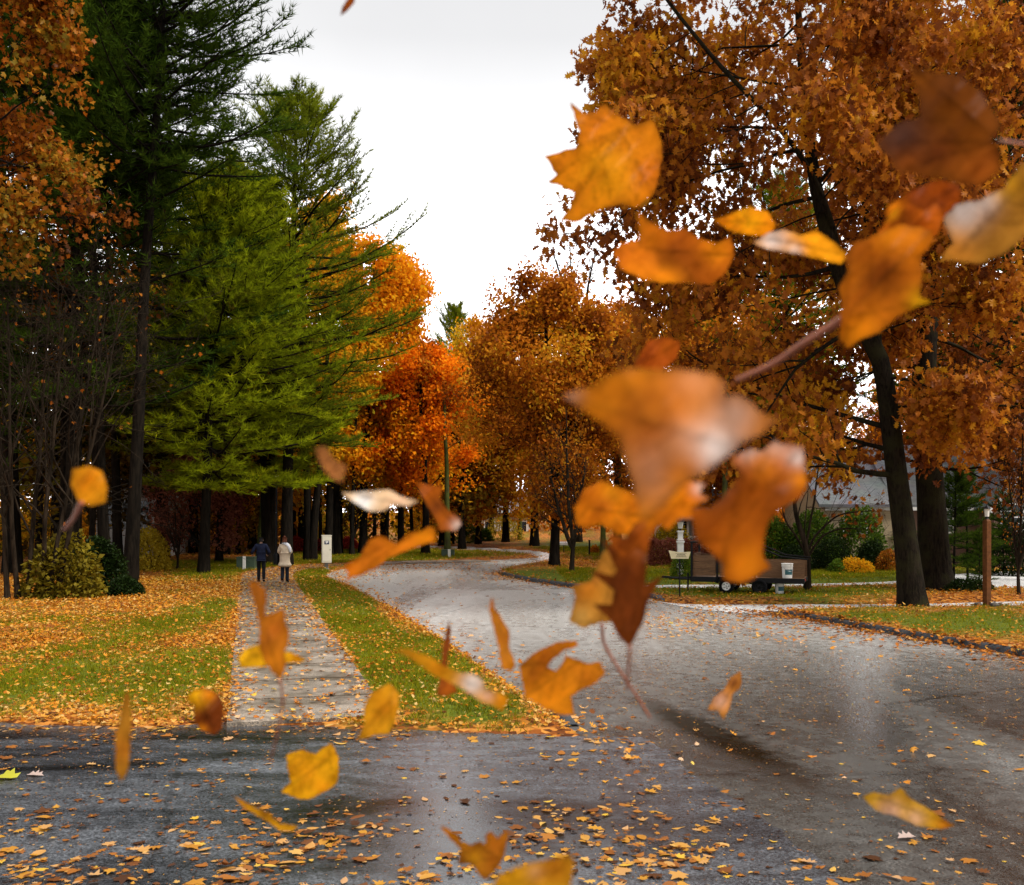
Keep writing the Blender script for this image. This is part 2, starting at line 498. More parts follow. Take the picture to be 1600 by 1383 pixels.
def walk_at(s):
    p = np.array([np.interp(s, dd, walk_c[:, 0]), np.interp(s, dd, walk_c[:, 1])])
    q = np.array([np.interp(s + 0.2, dd, walk_c[:, 0]), np.interp(s + 0.2, dd, walk_c[:, 1])])
    p0 = np.array([np.interp(s - 0.2, dd, walk_c[:, 0]), np.interp(s - 0.2, dd, walk_c[:, 1])])
    t = (q - p0) / max(np.linalg.norm(q - p0), 1e-6)
    return p, np.array([-t[1], t[0]])
WW = 1.02
ss = np.linspace(0, dd[-1], 70)
WALK = np.vstack([[walk_at(s)[0] + walk_at(s)[1] * WW for s in ss], [walk_at(s)[0] - walk_at(s)[1] * WW for s in ss[::-1]]])

def H(P):
    """height of the terrain"""
    P = np.atleast_2d(np.asarray(P, float))
    sr, sd = sdf(P, ROAD), sdf(P, DRIVE)
    s1, s2, sw = sdf(P, PALE1), sdf(P, PALE2), sdf(P, WALK)
    right = sstep(P[:, 0] - (P[:, 1] - 12) * -0.02, -2.5, -0.5)
    up = (0.055 + 0.09 * right) * sstep(sr, -0.02, 0.30)
    up = np.minimum(up, 0.02 + 0.12 * sstep(sd, 0.0, 1.2) * 1.3)
    up *= sstep(s1, -0.05, 0.7)
    up *= 0.25 + 0.75 * sstep(s2, -0.05, 0.8)
    lump = 0.035 * np.sin(P[:, 0] * 0.9 + 1.3) * np.sin(P[:, 1] * 0.7 + 0.4) * sstep(np.minimum(np.minimum(sr, sd), np.minimum(sw, np.minimum(s1, s2))), 0.4, 2.5)
    z = up + lump
    z += 1.6 * sstep(P[:, 1], 84, 120) * sstep(sr, 0.5, 10)
    mn = np.minimum(np.minimum(sr, sd), np.minimum(s1, s2))
    z = np.where(mn < -0.06, -0.035, z)
    z = np.where((sw < -0.05), 0.015, z)
    return z

def h1(x, y):
    return float(H([[x, y]])[0])

# ground cover: how green (1) or leaf-strewn (0) a spot is
def px_of(P):
    Y = np.maximum(P[:, 1], 1.0)
    return CX + P[:, 0] / Y * F, HZ + CH * F / Y

def blob(P, u, v, ru, rv):
    """soft patch on the ground around the place seen at (u, v)"""
    c = G(u, v)
    a, b = G(u + ru, v) - c, G(u, v + rv) - G(u, v - rv)
    rx, ry = max(abs(a[0]), 0.3), max(abs(b[1]) / 2, 0.3)
    return np.exp(-(((P[:, 0] - c[0]) / rx) ** 2 + ((P[:, 1] - c[1]) / ry) ** 2))

def nz(P, s, seed=0):
    x, y = P[:, 0] / s, P[:, 1] / s
    return (np.sin(x * 1.7 + seed) * np.cos(y * 1.3 - seed * 2) + np.sin(x * 3.1 - y * 2.3 + seed * 3) * 0.6 + np.cos(x * 5.3 + y * 4.7 + seed) * 0.35) / 1.95

def greenness(P):
    g = np.full(len(P), 0.40)
    left = P[:, 0] < np.interp(P[:, 1], walk_c[:, 1], walk_c[:, 0])
    for (u, v, ru, rv, a) in [(320, 960, 55, 60, .55), (300, 1060, 90, 45, .5), (40, 1075, 90, 30, .55), (330, 900, 90, 14, .3), (300, 884, 120, 10, .9),
                              (200, 1000, 140, 25, -.12), (150, 925, 160, 16, -.35), (520, 960, 60, 40, .85), (620, 1040, 90, 50, .75), (780, 1120, 60, 18, .2),
                              (490, 900, 40, 9, .6), (480, 925, 45, 18, .5), (560, 866, 120, 8, .5), (650, 868, 120, 7, .55),
                              (880, 905, 130, 10, .9), (1000, 905, 60, 10, .8), (930, 858, 80, 7, .85), (900, 884, 60, 6, -.5), (1160, 905, 200, 7, .8),
                              (1320, 899, 160, 8, 1.0), (1150, 932, 160, 7, .55), (1330, 932, 120, 6, .45), (1400, 975, 160, 14, .40), (1550, 985, 120, 16, .35),
                              (1500, 938, 110, 9, -.5), (120, 870, 250, 25, -.45)]:
        g = g + a * blob(P, u, v, ru, rv)
    verge = (~left) & (P[:, 0] < np.interp(P[:, 1], [12, 17, 23, 34, 39, 41], [1.1, -.5, -2.6, -5.2, -6.6, -7]) ) & (P[:, 1] < 41)
    g = g + .32 * verge + .10 * (left & (P[:, 1] < 20))
    g = g + 0.22 * nz(P, 1.6, 1) + 0.16 * nz(P, 0.6, 2)
    sr, sw, sd = sdf(P, ROAD), sdf(P, WALK), sdf(P, DRIVE)
    g = g - .06 * left
    g -= 0.55 * np.exp(-np.maximum(sr, 0) / 0.35) + 0.5 * np.exp(-np.maximum(sw, 0) / 0.22) + 0.5 * np.exp(-np.maximum(sd, 0) / 0.5)
    woods = sstep(P[:, 1] - (31 + 0.5 * (P[:, 0] + 14)), 0, 3) * sstep(-P[:, 0], 13.5, 15.5) * sstep(60 - P[:, 1], 0, 10)
    g -= 0.5 * woods
    return np.clip(g, 0, 1)

# ------------------------------------------------------------------ the setting
def ground_material():
    m, nt, out = mat_new('lawn_and_leaf_soil')
    b = nd(nt, 'ShaderNodeBsdfPrincipled')
    tc = nd(nt, 'ShaderNodeTexCoord')
    at = nd(nt, 'ShaderNodeAttribute', attribute_name='tint')
    n1 = noise(nt, 9.0, 6, 0.7, tc.outputs['Object'])
    g = ramp(nt, [(0.3, (0.028, 0.040, 0.004)), (0.55, (0.085, 0.105, 0.007)), (0.75, (0.17, 0.165, 0.012))])
    nt.links.new(n1.outputs['Fac'], g.inputs['Fac'])
    vo = nd(nt, 'ShaderNodeTexVoronoi')
    vo.inputs['Scale'].default_value = 9.0
    nt.links.new(tc.outputs['Object'], vo.inputs['Vector'])
    l = ramp(nt, [(0.0, (0.06, 0.018, 0.005)), (0.35, (0.17, 0.048, 0.008)), (0.6, (0.32, 0.10, 0.012)), (0.85, (0.42, 0.17, 0.03))])
    sep = nd(nt, 'ShaderNodeSeparateColor')
    nt.links.new(vo.outputs['Color'], sep.inputs[0])
    nt.links.new(sep.outputs[0], l.inputs['Fac'])
    n2 = noise(nt, 6.0, 5, 0.7, tc.outputs['Object'])
    add = nd(nt, 'ShaderNodeMath', operation='ADD')
    nt.links.new(at.outputs['Fac'], add.inputs[0])
    nt.links.new(n2.outputs['Fac'], add.inputs[1])
    rr = ramp(nt, [(0.40, (0, 0, 0)), (0.60, (1, 1, 1))])
    mr = nd(nt, 'ShaderNodeMapRange')
    mr.inputs['From Max'].default_value = 2.0
    nt.links.new(add.outputs[0], mr.inputs['Value'])
    nt.links.new(mr.outputs[0], rr.inputs['Fac'])
    mx = nd(nt, 'ShaderNodeMix', data_type='RGBA')
    nt.links.new(rr.outputs['Color'], mx.inputs[0])
    nt.links.new(l.outputs['Color'], mx.inputs[6])
    nt.links.new(g.outputs['Color'], mx.inputs[7])
    nt.links.new(mx.outputs[2], b.inputs['Base Color'])
    b.inputs['Roughness'].default_value = 0.95
    b.inputs['Specular IOR Level'].default_value = 0.1
    bp = nd(nt, 'ShaderNodeBump')
    bp.inputs['Strength'].default_value = 0.8
    bp.inputs['Distance'].default_value = 0.03
    nt.links.new(n1.outputs['Fac'], bp.inputs['Height'])
    nt.links.new(bp.outputs['Normal'], b.inputs['Normal'])
    nt.links.new(b.outputs['BSDF'], out.inputs['Surface'])
    return m

def graded(lo, hi, f0, f1, step, grow_):
    mid = list(np.arange(f0, f1 + 1e-6, step))
    a, s = f1, step
    while a < hi:
        s *= grow_
        a += s
        mid.append(min(a, hi))
    a, s = f0, step
    while a > lo:
        s *= grow_
        a -= s
        mid.insert(0, max(a, lo))
    return np.array(sorted(set(mid)))

xs = graded(-900, 900, -14, 14, 0.22, 1.10)
ys = graded(-40, 1800, 11, 44, 0.22, 1.07)
XX, YY = np.meshgrid(xs, ys)
GP = np.stack([XX.ravel(), YY.ravel()], 1)
nx, ny = len(xs), len(ys)
idx = np.arange(nx * ny).reshape(ny, nx)
quads = np.stack([idx[:-1, :-1], idx[:-1, 1:], idx[1:, 1:], idx[1:, :-1]], -1).reshape(-1, 4)
ground = link('ground', np_mesh('ground', np.column_stack([GP, H(GP)]), [quads], tint=greenness(GP), smooth=True), ground_material())
tag(ground, 'leaf strewn lawn and woodland floor', kind='structure')

def sheet(name, poly, z, mat):
    poly = np.asarray(poly)
    r = delaunay_2d_cdt([Vector(p) for p in poly], [], [list(range(len(poly)))], 1, 1e-5)
    V = [(p.x, p.y, z) for p in r[0]]
    o = link(name, np_mesh(name, V, [np.array([f for f in r[2]])]), mat)
    bm = bmesh.new()
    bm.from_mesh(o.data)
    bmesh.ops.recalc_face_normals(bm, faces=bm.faces)
    if bm.faces and sum(f.normal.z for f in bm.faces) < 0:
        bmesh.ops.reverse_faces(bm, faces=bm.faces)
    bm.to_mesh(o.data)
    bm.free()
    return tag(o, kind='structure')

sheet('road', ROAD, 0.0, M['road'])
sheet('driveway', DRIVE_EDGE, 0.008, M['driveway'])
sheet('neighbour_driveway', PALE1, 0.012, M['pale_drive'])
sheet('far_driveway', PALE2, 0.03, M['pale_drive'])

# sidewalk slabs, a joint between each two
mb = MB()
s = 0.0
while s < dd[-1] - 1.6:
    L = 1.62
    e = s + L - 0.085
    sub = np.linspace(s, e, 3)
    jz = random.uniform(-0.008, 0.008)
    top = []
    for q in sub:
        p, nrm = walk_at(q)
        top.append((p + nrm * WW, p - nrm * WW))
    vs, fs = [], []
    for a, b in top:
        for pt in (a, b):
            vs.append((pt[0], pt[1], 0.062 + jz))
            vs.append((pt[0], pt[1], -0.05))
    for i in range(2):
        k = i * 4
        fs.append((k, k + 2, k + 6, k + 4))
        fs.append((k, k + 4, k + 5, k + 1))
        fs.append((k + 2, k + 3, k + 7, k + 6))
    fs.append((0, 1, 3, 2))
    fs.append((8, 10, 11, 9))
    mb.add(vs, fs)
    s += L
tag(mb.build('sidewalk', M['concrete'], bevel=0.0), kind='structure')

def kerb(name, line, w, hgt, flip=1):
    line = np.asarray(line)
    t = np.gradient(line, axis=0)
    t /= np.linalg.norm(t, axis=1)[:, None]
    nr = np.stack([-t[:, 1], t[:, 0]], 1) * flip
    prof = [(-0.02, -0.05), (0.02, hgt * 0.55), (0.07, hgt * 0.93), (0.13, hgt), (w, hgt * 0.9), (w + 0.05, 0.0)]
    n = len(line)
    taper = np.clip(np.minimum(np.arange(n), np.arange(n)[::-1]) / 3.0, 0.25, 1)
    V = []
    for i in range(n):
        for a, z in prof:
            p = line[i] + nr[i] * (a + random.uniform(-.005, .005))
            V.append((p[0], p[1], z * taper[i] + random.uniform(-.006, .006)))
    k = len(prof)
    fq = [(i * k + j, (i + 1) * k + j, (i + 1) * k + j + 1, i * k + j + 1) for i in range(n - 1) for j in range(k - 1)]
    o = link(name, np_mesh(name, V, [np.array(fq)], smooth=True), M['kerb'])
    bm = bmesh.new()
    bm.from_mesh(o.data)
    bmesh.ops.recalc_face_normals(bm, faces=bm.faces)
    bm.to_mesh(o.data)
    bm.free()
    return tag(o, kind='structure')

def dens(line, step=0.3):
    line = np.asarray(line)
    d = np.concatenate([[0], np.cumsum(np.linalg.norm(np.diff(line, axis=0), axis=1))])
    q = np.arange(0, d[-1], step)
    return np.stack([np.interp(q, d, line[:, 0]), np.interp(q, d, line[:, 1])], 1)

kerb('near_kerb', dens(seg_near[seg_near[:, 1] > 5]), 0.24, 0.135, 1)
kerb('island_kerb', dens(seg_right[seg_right[:, 1] < 46], 0.25), 0.22, 0.15, 1)
kl = smooth_poly(gl([(845, 1108), (868, 1124), (888, 1139)]), 6)
kerb('verge_kerb', dens(kl, 0.12), 0.14, 0.11, 1)

# ------------------------------------------------------------------ leaves, needles, branches (vectorised)
def unit(a):
    return a / np.maximum(np.linalg.norm(a, axis=-1, keepdims=True), 1e-9)

T_KITE = (np.array([(0, 0, 0), (0.34, 0.42, 0.10), (0, 1, -0.06), (-0.34, 0.42, 0.10)]), np.array([(0, 1, 2), (0, 2, 3)]))
def fan(out):
    o = np.array([(x, y, z) for x, y, z in out])
    V = np.vstack([[[0, 0.48, 0]], o])
    n = len(o)
    return V, np.array([(0, 1 + i, 1 + (i + 1) % n) for i in range(n)])
T_OAK = fan([(0.03, 0, 0), (0.13, 0.2, .03), (0.30, 0.26, .10), (0.15, 0.40, .02), (0.40, 0.56, .12), (0.16, 0.62, .01), (0.27, 0.82, .06), (0.06, 0.84, 0), (0, 1.02, -.08),
             (-0.06, 0.84, 0), (-0.27, 0.82, .06), (-0.16, 0.62, .01), (-0.40, 0.56, .12), (-0.15, 0.40, .02), (-0.30, 0.26, .10), (-0.13, 0.2, .03)])
T_MAPLE = fan([(0.02, 0, 0), (0.30, 0.02, .10), (0.22, 0.22, .03), (0.52, 0.42, .16), (0.36, 0.50, .06), (0.40, 0.66, .08), (0.16, 0.64, 0), (0.0, 1.02, -.10),
               (-0.16, 0.64, 0), (-0.40, 0.66, .08), (-0.36, 0.50, .06), (-0.52, 0.42, .16), (-0.22, 0.22, .03), (-0.30, 0.02, .10)])
T_OVAL = fan([(0.02, 0, 0), (.16, .14, .03), (.25, .34, .06), (.26, .54, .06), (.18, .76, .03), (.06, .93, -.02), (0, 1.02, -.06), (-.06, .93, -.02), (-.18, .76, .03), (-.26, .54, .05), (-.25, .34, .05), (-.16, .14, .02)])
def flat(t, k):
    return t[0] * np.array([1, 1, k]), t[1]
T_SPRAY = (np.array([(-0.03, 0, 0), (0.03, 0, 0), (0, 1, 0)]), np.array([(0, 1, 2)]))

def scatter(P, D, Nn, S, tmpl, tint, curl=None):
    """instances template at P, leaf axis D, normal Nn, size S"""
    V0, F0 = tmpl
    D = unit(D)
    X = unit(np.cross(D, Nn))
    Z = np.cross(X, D)
    k = len(V0)
    loc = np.repeat(V0[None], len(P), 0).astype(float)
    if curl is not None:
        loc[:, :, 2] += curl[:, None] * ((V0[None, :, 1] - 0.5) ** 2 * 1.4 + V0[None, :, 0] ** 2 * 1.6)
    V = P[:, None] + S[:, None, None] * (loc[..., 0:1] * X[:, None] + loc[..., 1:2] * D[:, None] + loc[..., 2:3] * Z[:, None])
    Fa = (F0[None] + (np.arange(len(P)) * k)[:, None, None]).reshape(-1, F0.shape[1])
    return V.reshape(-1, 3), Fa, np.repeat(tint, k)

def tubes(batches):
    """batches of (pts (B,n,3), rad (B,n), sides) -> verts, quads"""
    VV, FF, off = [], [], 0
    for pts, rad, sd_ in batches:
        B, n, _ = pts.shape
        t = unit(np.gradient(pts, axis=1))
        mean = unit(t.mean(1))
        ref = np.where(np.abs(mean[:, 2:3]) < 0.75, np.array([[0, 0, 1.0]]), np.array([[1.0, 0, 0]]))
        u = unit(np.cross(t, ref[:, None]))
        w = np.cross(t, u)
        a = np.arange(sd_) * 2 * np.pi / sd_
        V = pts[:, :, None] + rad[:, :, None, None] * (u[:, :, None] * np.cos(a)[None, None, :, None] + w[:, :, None] * np.sin(a)[None, None, :, None])
        base = (np.arange(B) * n * sd_)[:, None, None] + (np.arange(n - 1) * sd_)[None, :, None]
        k = np.arange(sd_)[None, None]
        k2 = (np.arange(sd_) + 1) % sd_
        q = np.stack([base + k, base + k2[None, None], base + sd_ + k2[None, None], base + sd_ + k], -1).reshape(-1, 4)
        VV.append(V.reshape(-1, 3))
        FF.append(q + off)
        off += B * n * sd_
    return np.vstack(VV), np.vstack(FF)

def grow(P0, D, L, n, jit, bias=(0, 0, 0)):
    pts = [P0]
    d = unit(D)
    b = np.asarray(bias, float)
    for i in range(n):
        d = unit(d + jit * rng.normal(size=d.shape) + b / n)
        pts.append(pts[-1] + d * (L / n)[:, None])
    return np.stack(pts, 1)

def along(pts, t):
    """pts (B,n,3), t (B,m) -> positions, tangents (B,m,3)"""
    B, n, _ = pts.shape
    f = np.clip(t, 0, 0.9999) * (n - 1)
    i = f.astype(int)
    fr = (f - i)[..., None]
    bi = np.arange(B)[:, None]
    a, b = pts[bi, i], pts[bi, i + 1]
    return a + (b - a) * fr, unit(b - a)

def spawn(pts, m, t0, t1, ang, asd):
    B = len(pts)
    t = t0 + (t1 - t0) * ((np.arange(m)[None] + rng.random((B, m))) / m)
    p, tg = along(pts, t)
    r = rng.normal(size=tg.shape)
    pr = unit(r - (r * tg).sum(-1, keepdims=True) * tg)
    a = R(ang) + rng.normal(size=t.shape) * R(asd)
    d = np.cos(a)[..., None] * tg + np.sin(a)[..., None] * pr
    return p.reshape(-1, 3), d.reshape(-1, 3), t.reshape(-1)

def resample(P, n):
    P = np.asarray(P, float)
    d = np.concatenate([[0], np.cumsum(np.linalg.norm(np.diff(P, axis=0), axis=1))])
    q = np.linspace(0, d[-1], n)
    return np.stack([np.interp(q, d, P[:, k]) for k in range(3)], 1)

def trunk_curve(P, n=26, wob=0.0):
    P = np.asarray(P, float)
    if len(P) > 2:
        P = smooth_poly(P, 10)
    T = resample(P, n)
    if wob:
        ph = rng.random(4) * 6.28
        z = np.linspace(0, 1, n)
        T[:, 0] += wob * (np.sin(z * 7 + ph[0]) + .5 * np.sin(z * 15 + ph[1])) * z * (1 - z) * 4
        T[:, 1] += wob * (np.sin(z * 6 + ph[2]) + .5 * np.sin(z * 17 + ph[3])) * z * (1 - z) * 4
    return T

def trunk_rad(n, r0, r1, flare=0.45):
    z = np.linspace(0, 1, n)
    return r0 * (1 - z) ** 0.8 * (1 - r1 / r0) + r1 + r0 * flare * np.exp(-z * 26)

def ell_dist(P, D, c, rad):
    """distance from P along D to an ellipsoid"""
    p = (P - c) / rad
    d = D / rad
    A = (d * d).sum(1)
    B = (p * d).sum(1)
    C = (p * p).sum(1) - 1
    disc = np.maximum(B * B - A * C, 0)
    t = (-B + np.sqrt(disc)) / A
    return np.where(disc > 0, np.maximum(t, 0), 0)

def broadleaf(trunks, r0, crown_c, crown_r, n_limb=16, limb_t=(0.3, 0.98), ang=62, sub=6, twig=6, per=5, leaf=0.16, spread=0.22,
              tmpl=T_KITE, up=0.25, droop=0.35, tint_bias=0.0, bare=1.0, limb_r=0.3, tip_r=0.03, sides=10, lenr=(0.8, 1.05), sub_len=0.42, twig_len=0.5, tmean=0.5, twig_sides=3, trunk_k=None):
    """returns trunk mesh data, crown mesh data in local coordinates"""
    crown_c, crown_r = np.asarray(crown_c, float), np.asarray(crown_r, float)
    batches, LP, LT = [], [], []
    for ti_, tr in enumerate(trunks):
        T = trunk_curve(tr, 28, r0 * 0.25)
        rk = r0 * (trunk_k[ti_] if trunk_k else (1 if len(trunks) == 1 else 0.8))
        batches.append((T[None], trunk_rad(28, rk, min(tip_r, rk * .5), 0.45 if T[0, 2] < .3 else 0.0)[None], sides))
        p, d, t = spawn(T[None], n_limb, limb_t[0], limb_t[1], ang, 12)
        d = unit(d + np.array([0, 0, up]) * rng.uniform(0.3, 1.3, len(d))[:, None])
        L = ell_dist(p, d, crown_c, crown_r) * rng.uniform(lenr[0], lenr[1], len(p))
        k = L > 0.3
        p, d, t, L = p[k], d[k], t[k], L[k]
        if not len(p):
            continue
        lp = grow(p, d, L, 8, 0.10, (0, 0, up * 0.5))
        lr = np.minimum(min(r0, rk * 1.25) * limb_r * (1.1 - 0.85 * t), 0.019 * L + 0.006)
        batches.append((lp, lr[:, None] * np.linspace(1, 0.10, 9)[None] ** 1.3, 6))
        p2, d2, t2 = spawn(lp, sub, 0.22, 1.0, 48, 14)
        L2 = np.repeat(L, sub) * sub_len * (1.15 - 0.65 * t2) * rng.uniform(0.6, 1.2, len(p2)) + 0.25
        sp = grow(p2, d2, L2, 5, 0.14, (0, 0, 0.1))
        batches.append((sp, (np.repeat(lr, sub) * 0.42 * (1.1 - 0.6 * t2))[:, None] * np.linspace(1, 0.25, 6)[None] + 0.003, 4))
        p3, d3, t3 = spawn(sp, twig, 0.15, 1.0, 45, 16)
        L3 = np.repeat(L2, twig) * twig_len * (1.1 - 0.5 * t3) * rng.uniform(0.6, 1.2, len(p3)) + 0.12
        tp = grow(p3, d3, L3, 3, 0.18, (0, 0, -0.15))
        batches.append((tp, np.full((len(tp), 1), max(0.004, r0 * 0.012)) * np.linspace(1, 0.5, 4)[None], twig_sides))
        if per > 0:
            tt = rng.random((len(tp), per)) * 0.85 + 0.15
            q, tg = along(tp, tt)
            limb_id = np.repeat(np.arange(len(lp)), sub * twig)
            lt = rng.normal(size=len(lp)) * 0.16
            st = rng.normal(size=len(sp)) * 0.10
            base = lt[limb_id] + np.repeat(st, twig)
            keep = rng.random((len(tp), per)) < bare
            q = q + rng.normal(size=q.shape) * spread
            LP.append(q[keep])
            LT.append((np.repeat(base[:, None], per, 1) + rng.normal(size=tt.shape) * 0.17)[keep])
    tv, tf = tubes(batches)
    tm = ('trunk', tv, tf)
    cm = None
    if LP:
        P = np.vstack(LP)
        tint = np.clip(np.concatenate(LT) + tmean + tint_bias, 0.02, 0.98)
        D = unit(rng.normal(size=P.shape) + np.array([0, 0, -droop * 2]))
        N_ = unit(rng.normal(size=P.shape) + np.array([0, 0, 0.9]))
        S = leaf * rng.uniform(0.65, 1.3, len(P))
        cm = scatter(P, D, N_, S, tmpl, tint, rng.normal(size=len(P)) * 0.3)
    return tm, cm

def pine(height, r0, base_frac, spread_fn, whorl=0.75, per_whorl=5, tuft=0.22, lean=(0, 0), needles=7, tstep=0.30, dead=0, droop=0.0, wid=1.0, azf=None, tipup=0.5):
    T = trunk_curve([(0, 0, -0.1), (lean[0] * 0.45, lean[1] * 0.45, height * 0.5), (lean[0], lean[1], height)], 30, r0 * 0.15)
    batches = [(T[None], trunk_rad(30, r0, 0.025, 0.35)[None], 10)]
    zs, az, Ls, el = [], [], [], []
    z = height * base_frac
    while z < height - 0.25:
        f = (z / height - base_frac) / (1 - base_frac)
        a0 = rng.random() * 6.28
        for k in range(per_whorl):
            zs.append(z + rng.normal() * 0.12)
            a = a0 + k * 6.283 / per_whorl + rng.normal() * 0.25
            az.append(a)
            Ls.append(max(0.25, spread_fn(f) * rng.uniform(0.50, 1.18) * (azf(a) if azf else 1)))
            el.append(R(-8 + 50 * f ** 1.5 - droop * (1 - f)) + rng.normal() * 0.09)
        z += whorl * (1 - 0.45 * f) * rng.uniform(0.8, 1.2)
    zs, az, Ls, el = map(np.array, (zs, az, Ls, el))
    p, _ = along(T[None], (zs / height)[None])
    p = p[0]
    d = np.stack([np.cos(az) * np.cos(el), np.sin(az) * np.cos(el), np.sin(el)], 1)
    bp = grow(p, d, Ls, 8, 0.06, (0, 0, tipup))
    br = 0.008 + 0.011 * Ls
    batches.append((bp, br[:, None] * np.linspace(1, 0.2, 9)[None], 5))
    m = 15
    t = 0.14 + 0.84 * (np.arange(m)[None] + rng.random((len(bp), m))) / m
    q, tg = along(bp, t)
    side = unit(np.cross(tg, np.array([0, 0, 1.0])))
    sgn = np.where(np.arange(m) % 2 == 0, 1, -1)[None, :, None]
    a = R(50) * (1 - 0.55 * t)[..., None] + rng.normal(size=t.shape)[..., None] * 0.2
    dd_ = unit(np.cos(a) * tg + np.sin(a) * side * sgn + np.array([0, 0, 0.03]) + rng.normal(size=tg.shape) * np.array([.10, .10, .05]))
    L2 = (Ls[:, None] * 0.36 * (1.12 - 0.85 * t) * rng.uniform(0.7, 1.25, t.shape) + 0.14).ravel()
    sp = grow(q.reshape(-1, 3), dd_.reshape(-1, 3), L2, 4, 0.08, (0, 0, 0.16))
    batches.append((sp, np.full((len(sp), 1), 0.007) * np.linspace(1, 0.5, 5)[None], 3))
    nT = np.clip((L2 / tstep).astype(int) + 2, 2, 9)
    ids = np.repeat(np.arange(len(sp)), nT)
    tt = np.concatenate([np.linspace(0.25, 1.0, k) for k in nT])
    tp, ttg = along(sp[ids], tt[:, None])
    tp, ttg = tp[:, 0], ttg[:, 0]
    brn = np.repeat(rng.normal(size=len(bp)) * 0.13, m)[ids]
    tuft_t = brn + 0.12 * rng.normal(size=len(ids)) + 0.18 * (tt - 0.6)
    P = np.repeat(tp, needles, 0)
    D = unit(np.repeat(ttg, needles, 0) * 0.75 + rng.normal(size=P.shape) * np.array([.60, .60, .34]) + np.array([0, 0, 0.24]))
    S = tuft * rng.uniform(0.7, 1.25, len(P))
    N_ = unit(rng.normal(size=P.shape) + np.array([0, -0.5, 0.6]))
    V0 = T_SPRAY[0].copy()
    V0[:, 0] *= wid * 1.9
    cm = scatter(P, D, N_, S, (V0, T_SPRAY[1]), np.clip(0.5 + np.repeat(tuft_t, needles) + rng.normal(size=len(P)) * 0.08, 0.02, 0.98))
    if dead:
        zf = rng.random(dead) * base_frac * 0.95 + 0.06
        p, _ = along(T[None], zf[None])
        a = rng.random(dead) * 6.28
        d = np.stack([np.cos(a), np.sin(a), rng.normal(size=dead) * 0.25 - 0.05], 1)
        L = rng.uniform(0.8, 3.2, dead)
        dp = grow(p[0], d, L, 6, 0.14, (0, 0, -0.1))
        batches.append((dp, (0.006 + 0.005 * L)[:, None] * np.linspace(1, 0.25, 7)[None], 4))
        p3, d3, t3 = spawn(dp, 5, 0.3, 1, 45, 15)
        tp3 = grow(p3, d3, np.repeat(L, 5) * 0.35 * rng.uniform(0.5, 1.2, len(p3)), 4, 0.2, (0, 0, -0.1))
        batches.append((tp3, np.full((len(tp3), 1), 0.006) * np.linspace(1, 0.4, 5)[None], 3))
    tv, tf = tubes(batches)
    return ('trunk', tv, tf), cm

def plant(name, label, cat, data, loc, bark, foliage, rotz=0.0, group=None, scale=1.0, crown_name='crown'):
    root = thing(name, label, cat, (loc[0], loc[1], h1(loc[0], loc[1]) - 0.04 if len(loc) < 3 else loc[2]), rotz, group)
    root.scale = (scale,) * 3
    (tn, tv, tf), cm = data
    link(tn, np_mesh(tn, tv, [tf], smooth=True), bark, root)
    if cm is not None:
        link(crown_name, np_mesh(crown_name, cm[0], [cm[1]], tint=cm[2]), foliage, root)
    return root

def replant(src, label, loc, rotz, scale, foliage=None, bark=None, group=None):
    c = copy_tree(src)
    c.location = (loc[0], loc[1], h1(loc[0], loc[1]) - 0.04)
    c.rotation_euler = (0, 0, rotz)
    c.scale = scale if isinstance(scale, tuple) else (scale,) * 3
    c['label'] = label
    if group: c['group'] = group
    for ch in c.children:
        mt = bark if ch.name.startswith('trunk') else foliage
        if mt is not None:
            ch.material_slots[0].link = 'OBJECT'
            ch.material_slots[0].material = mt
    return c

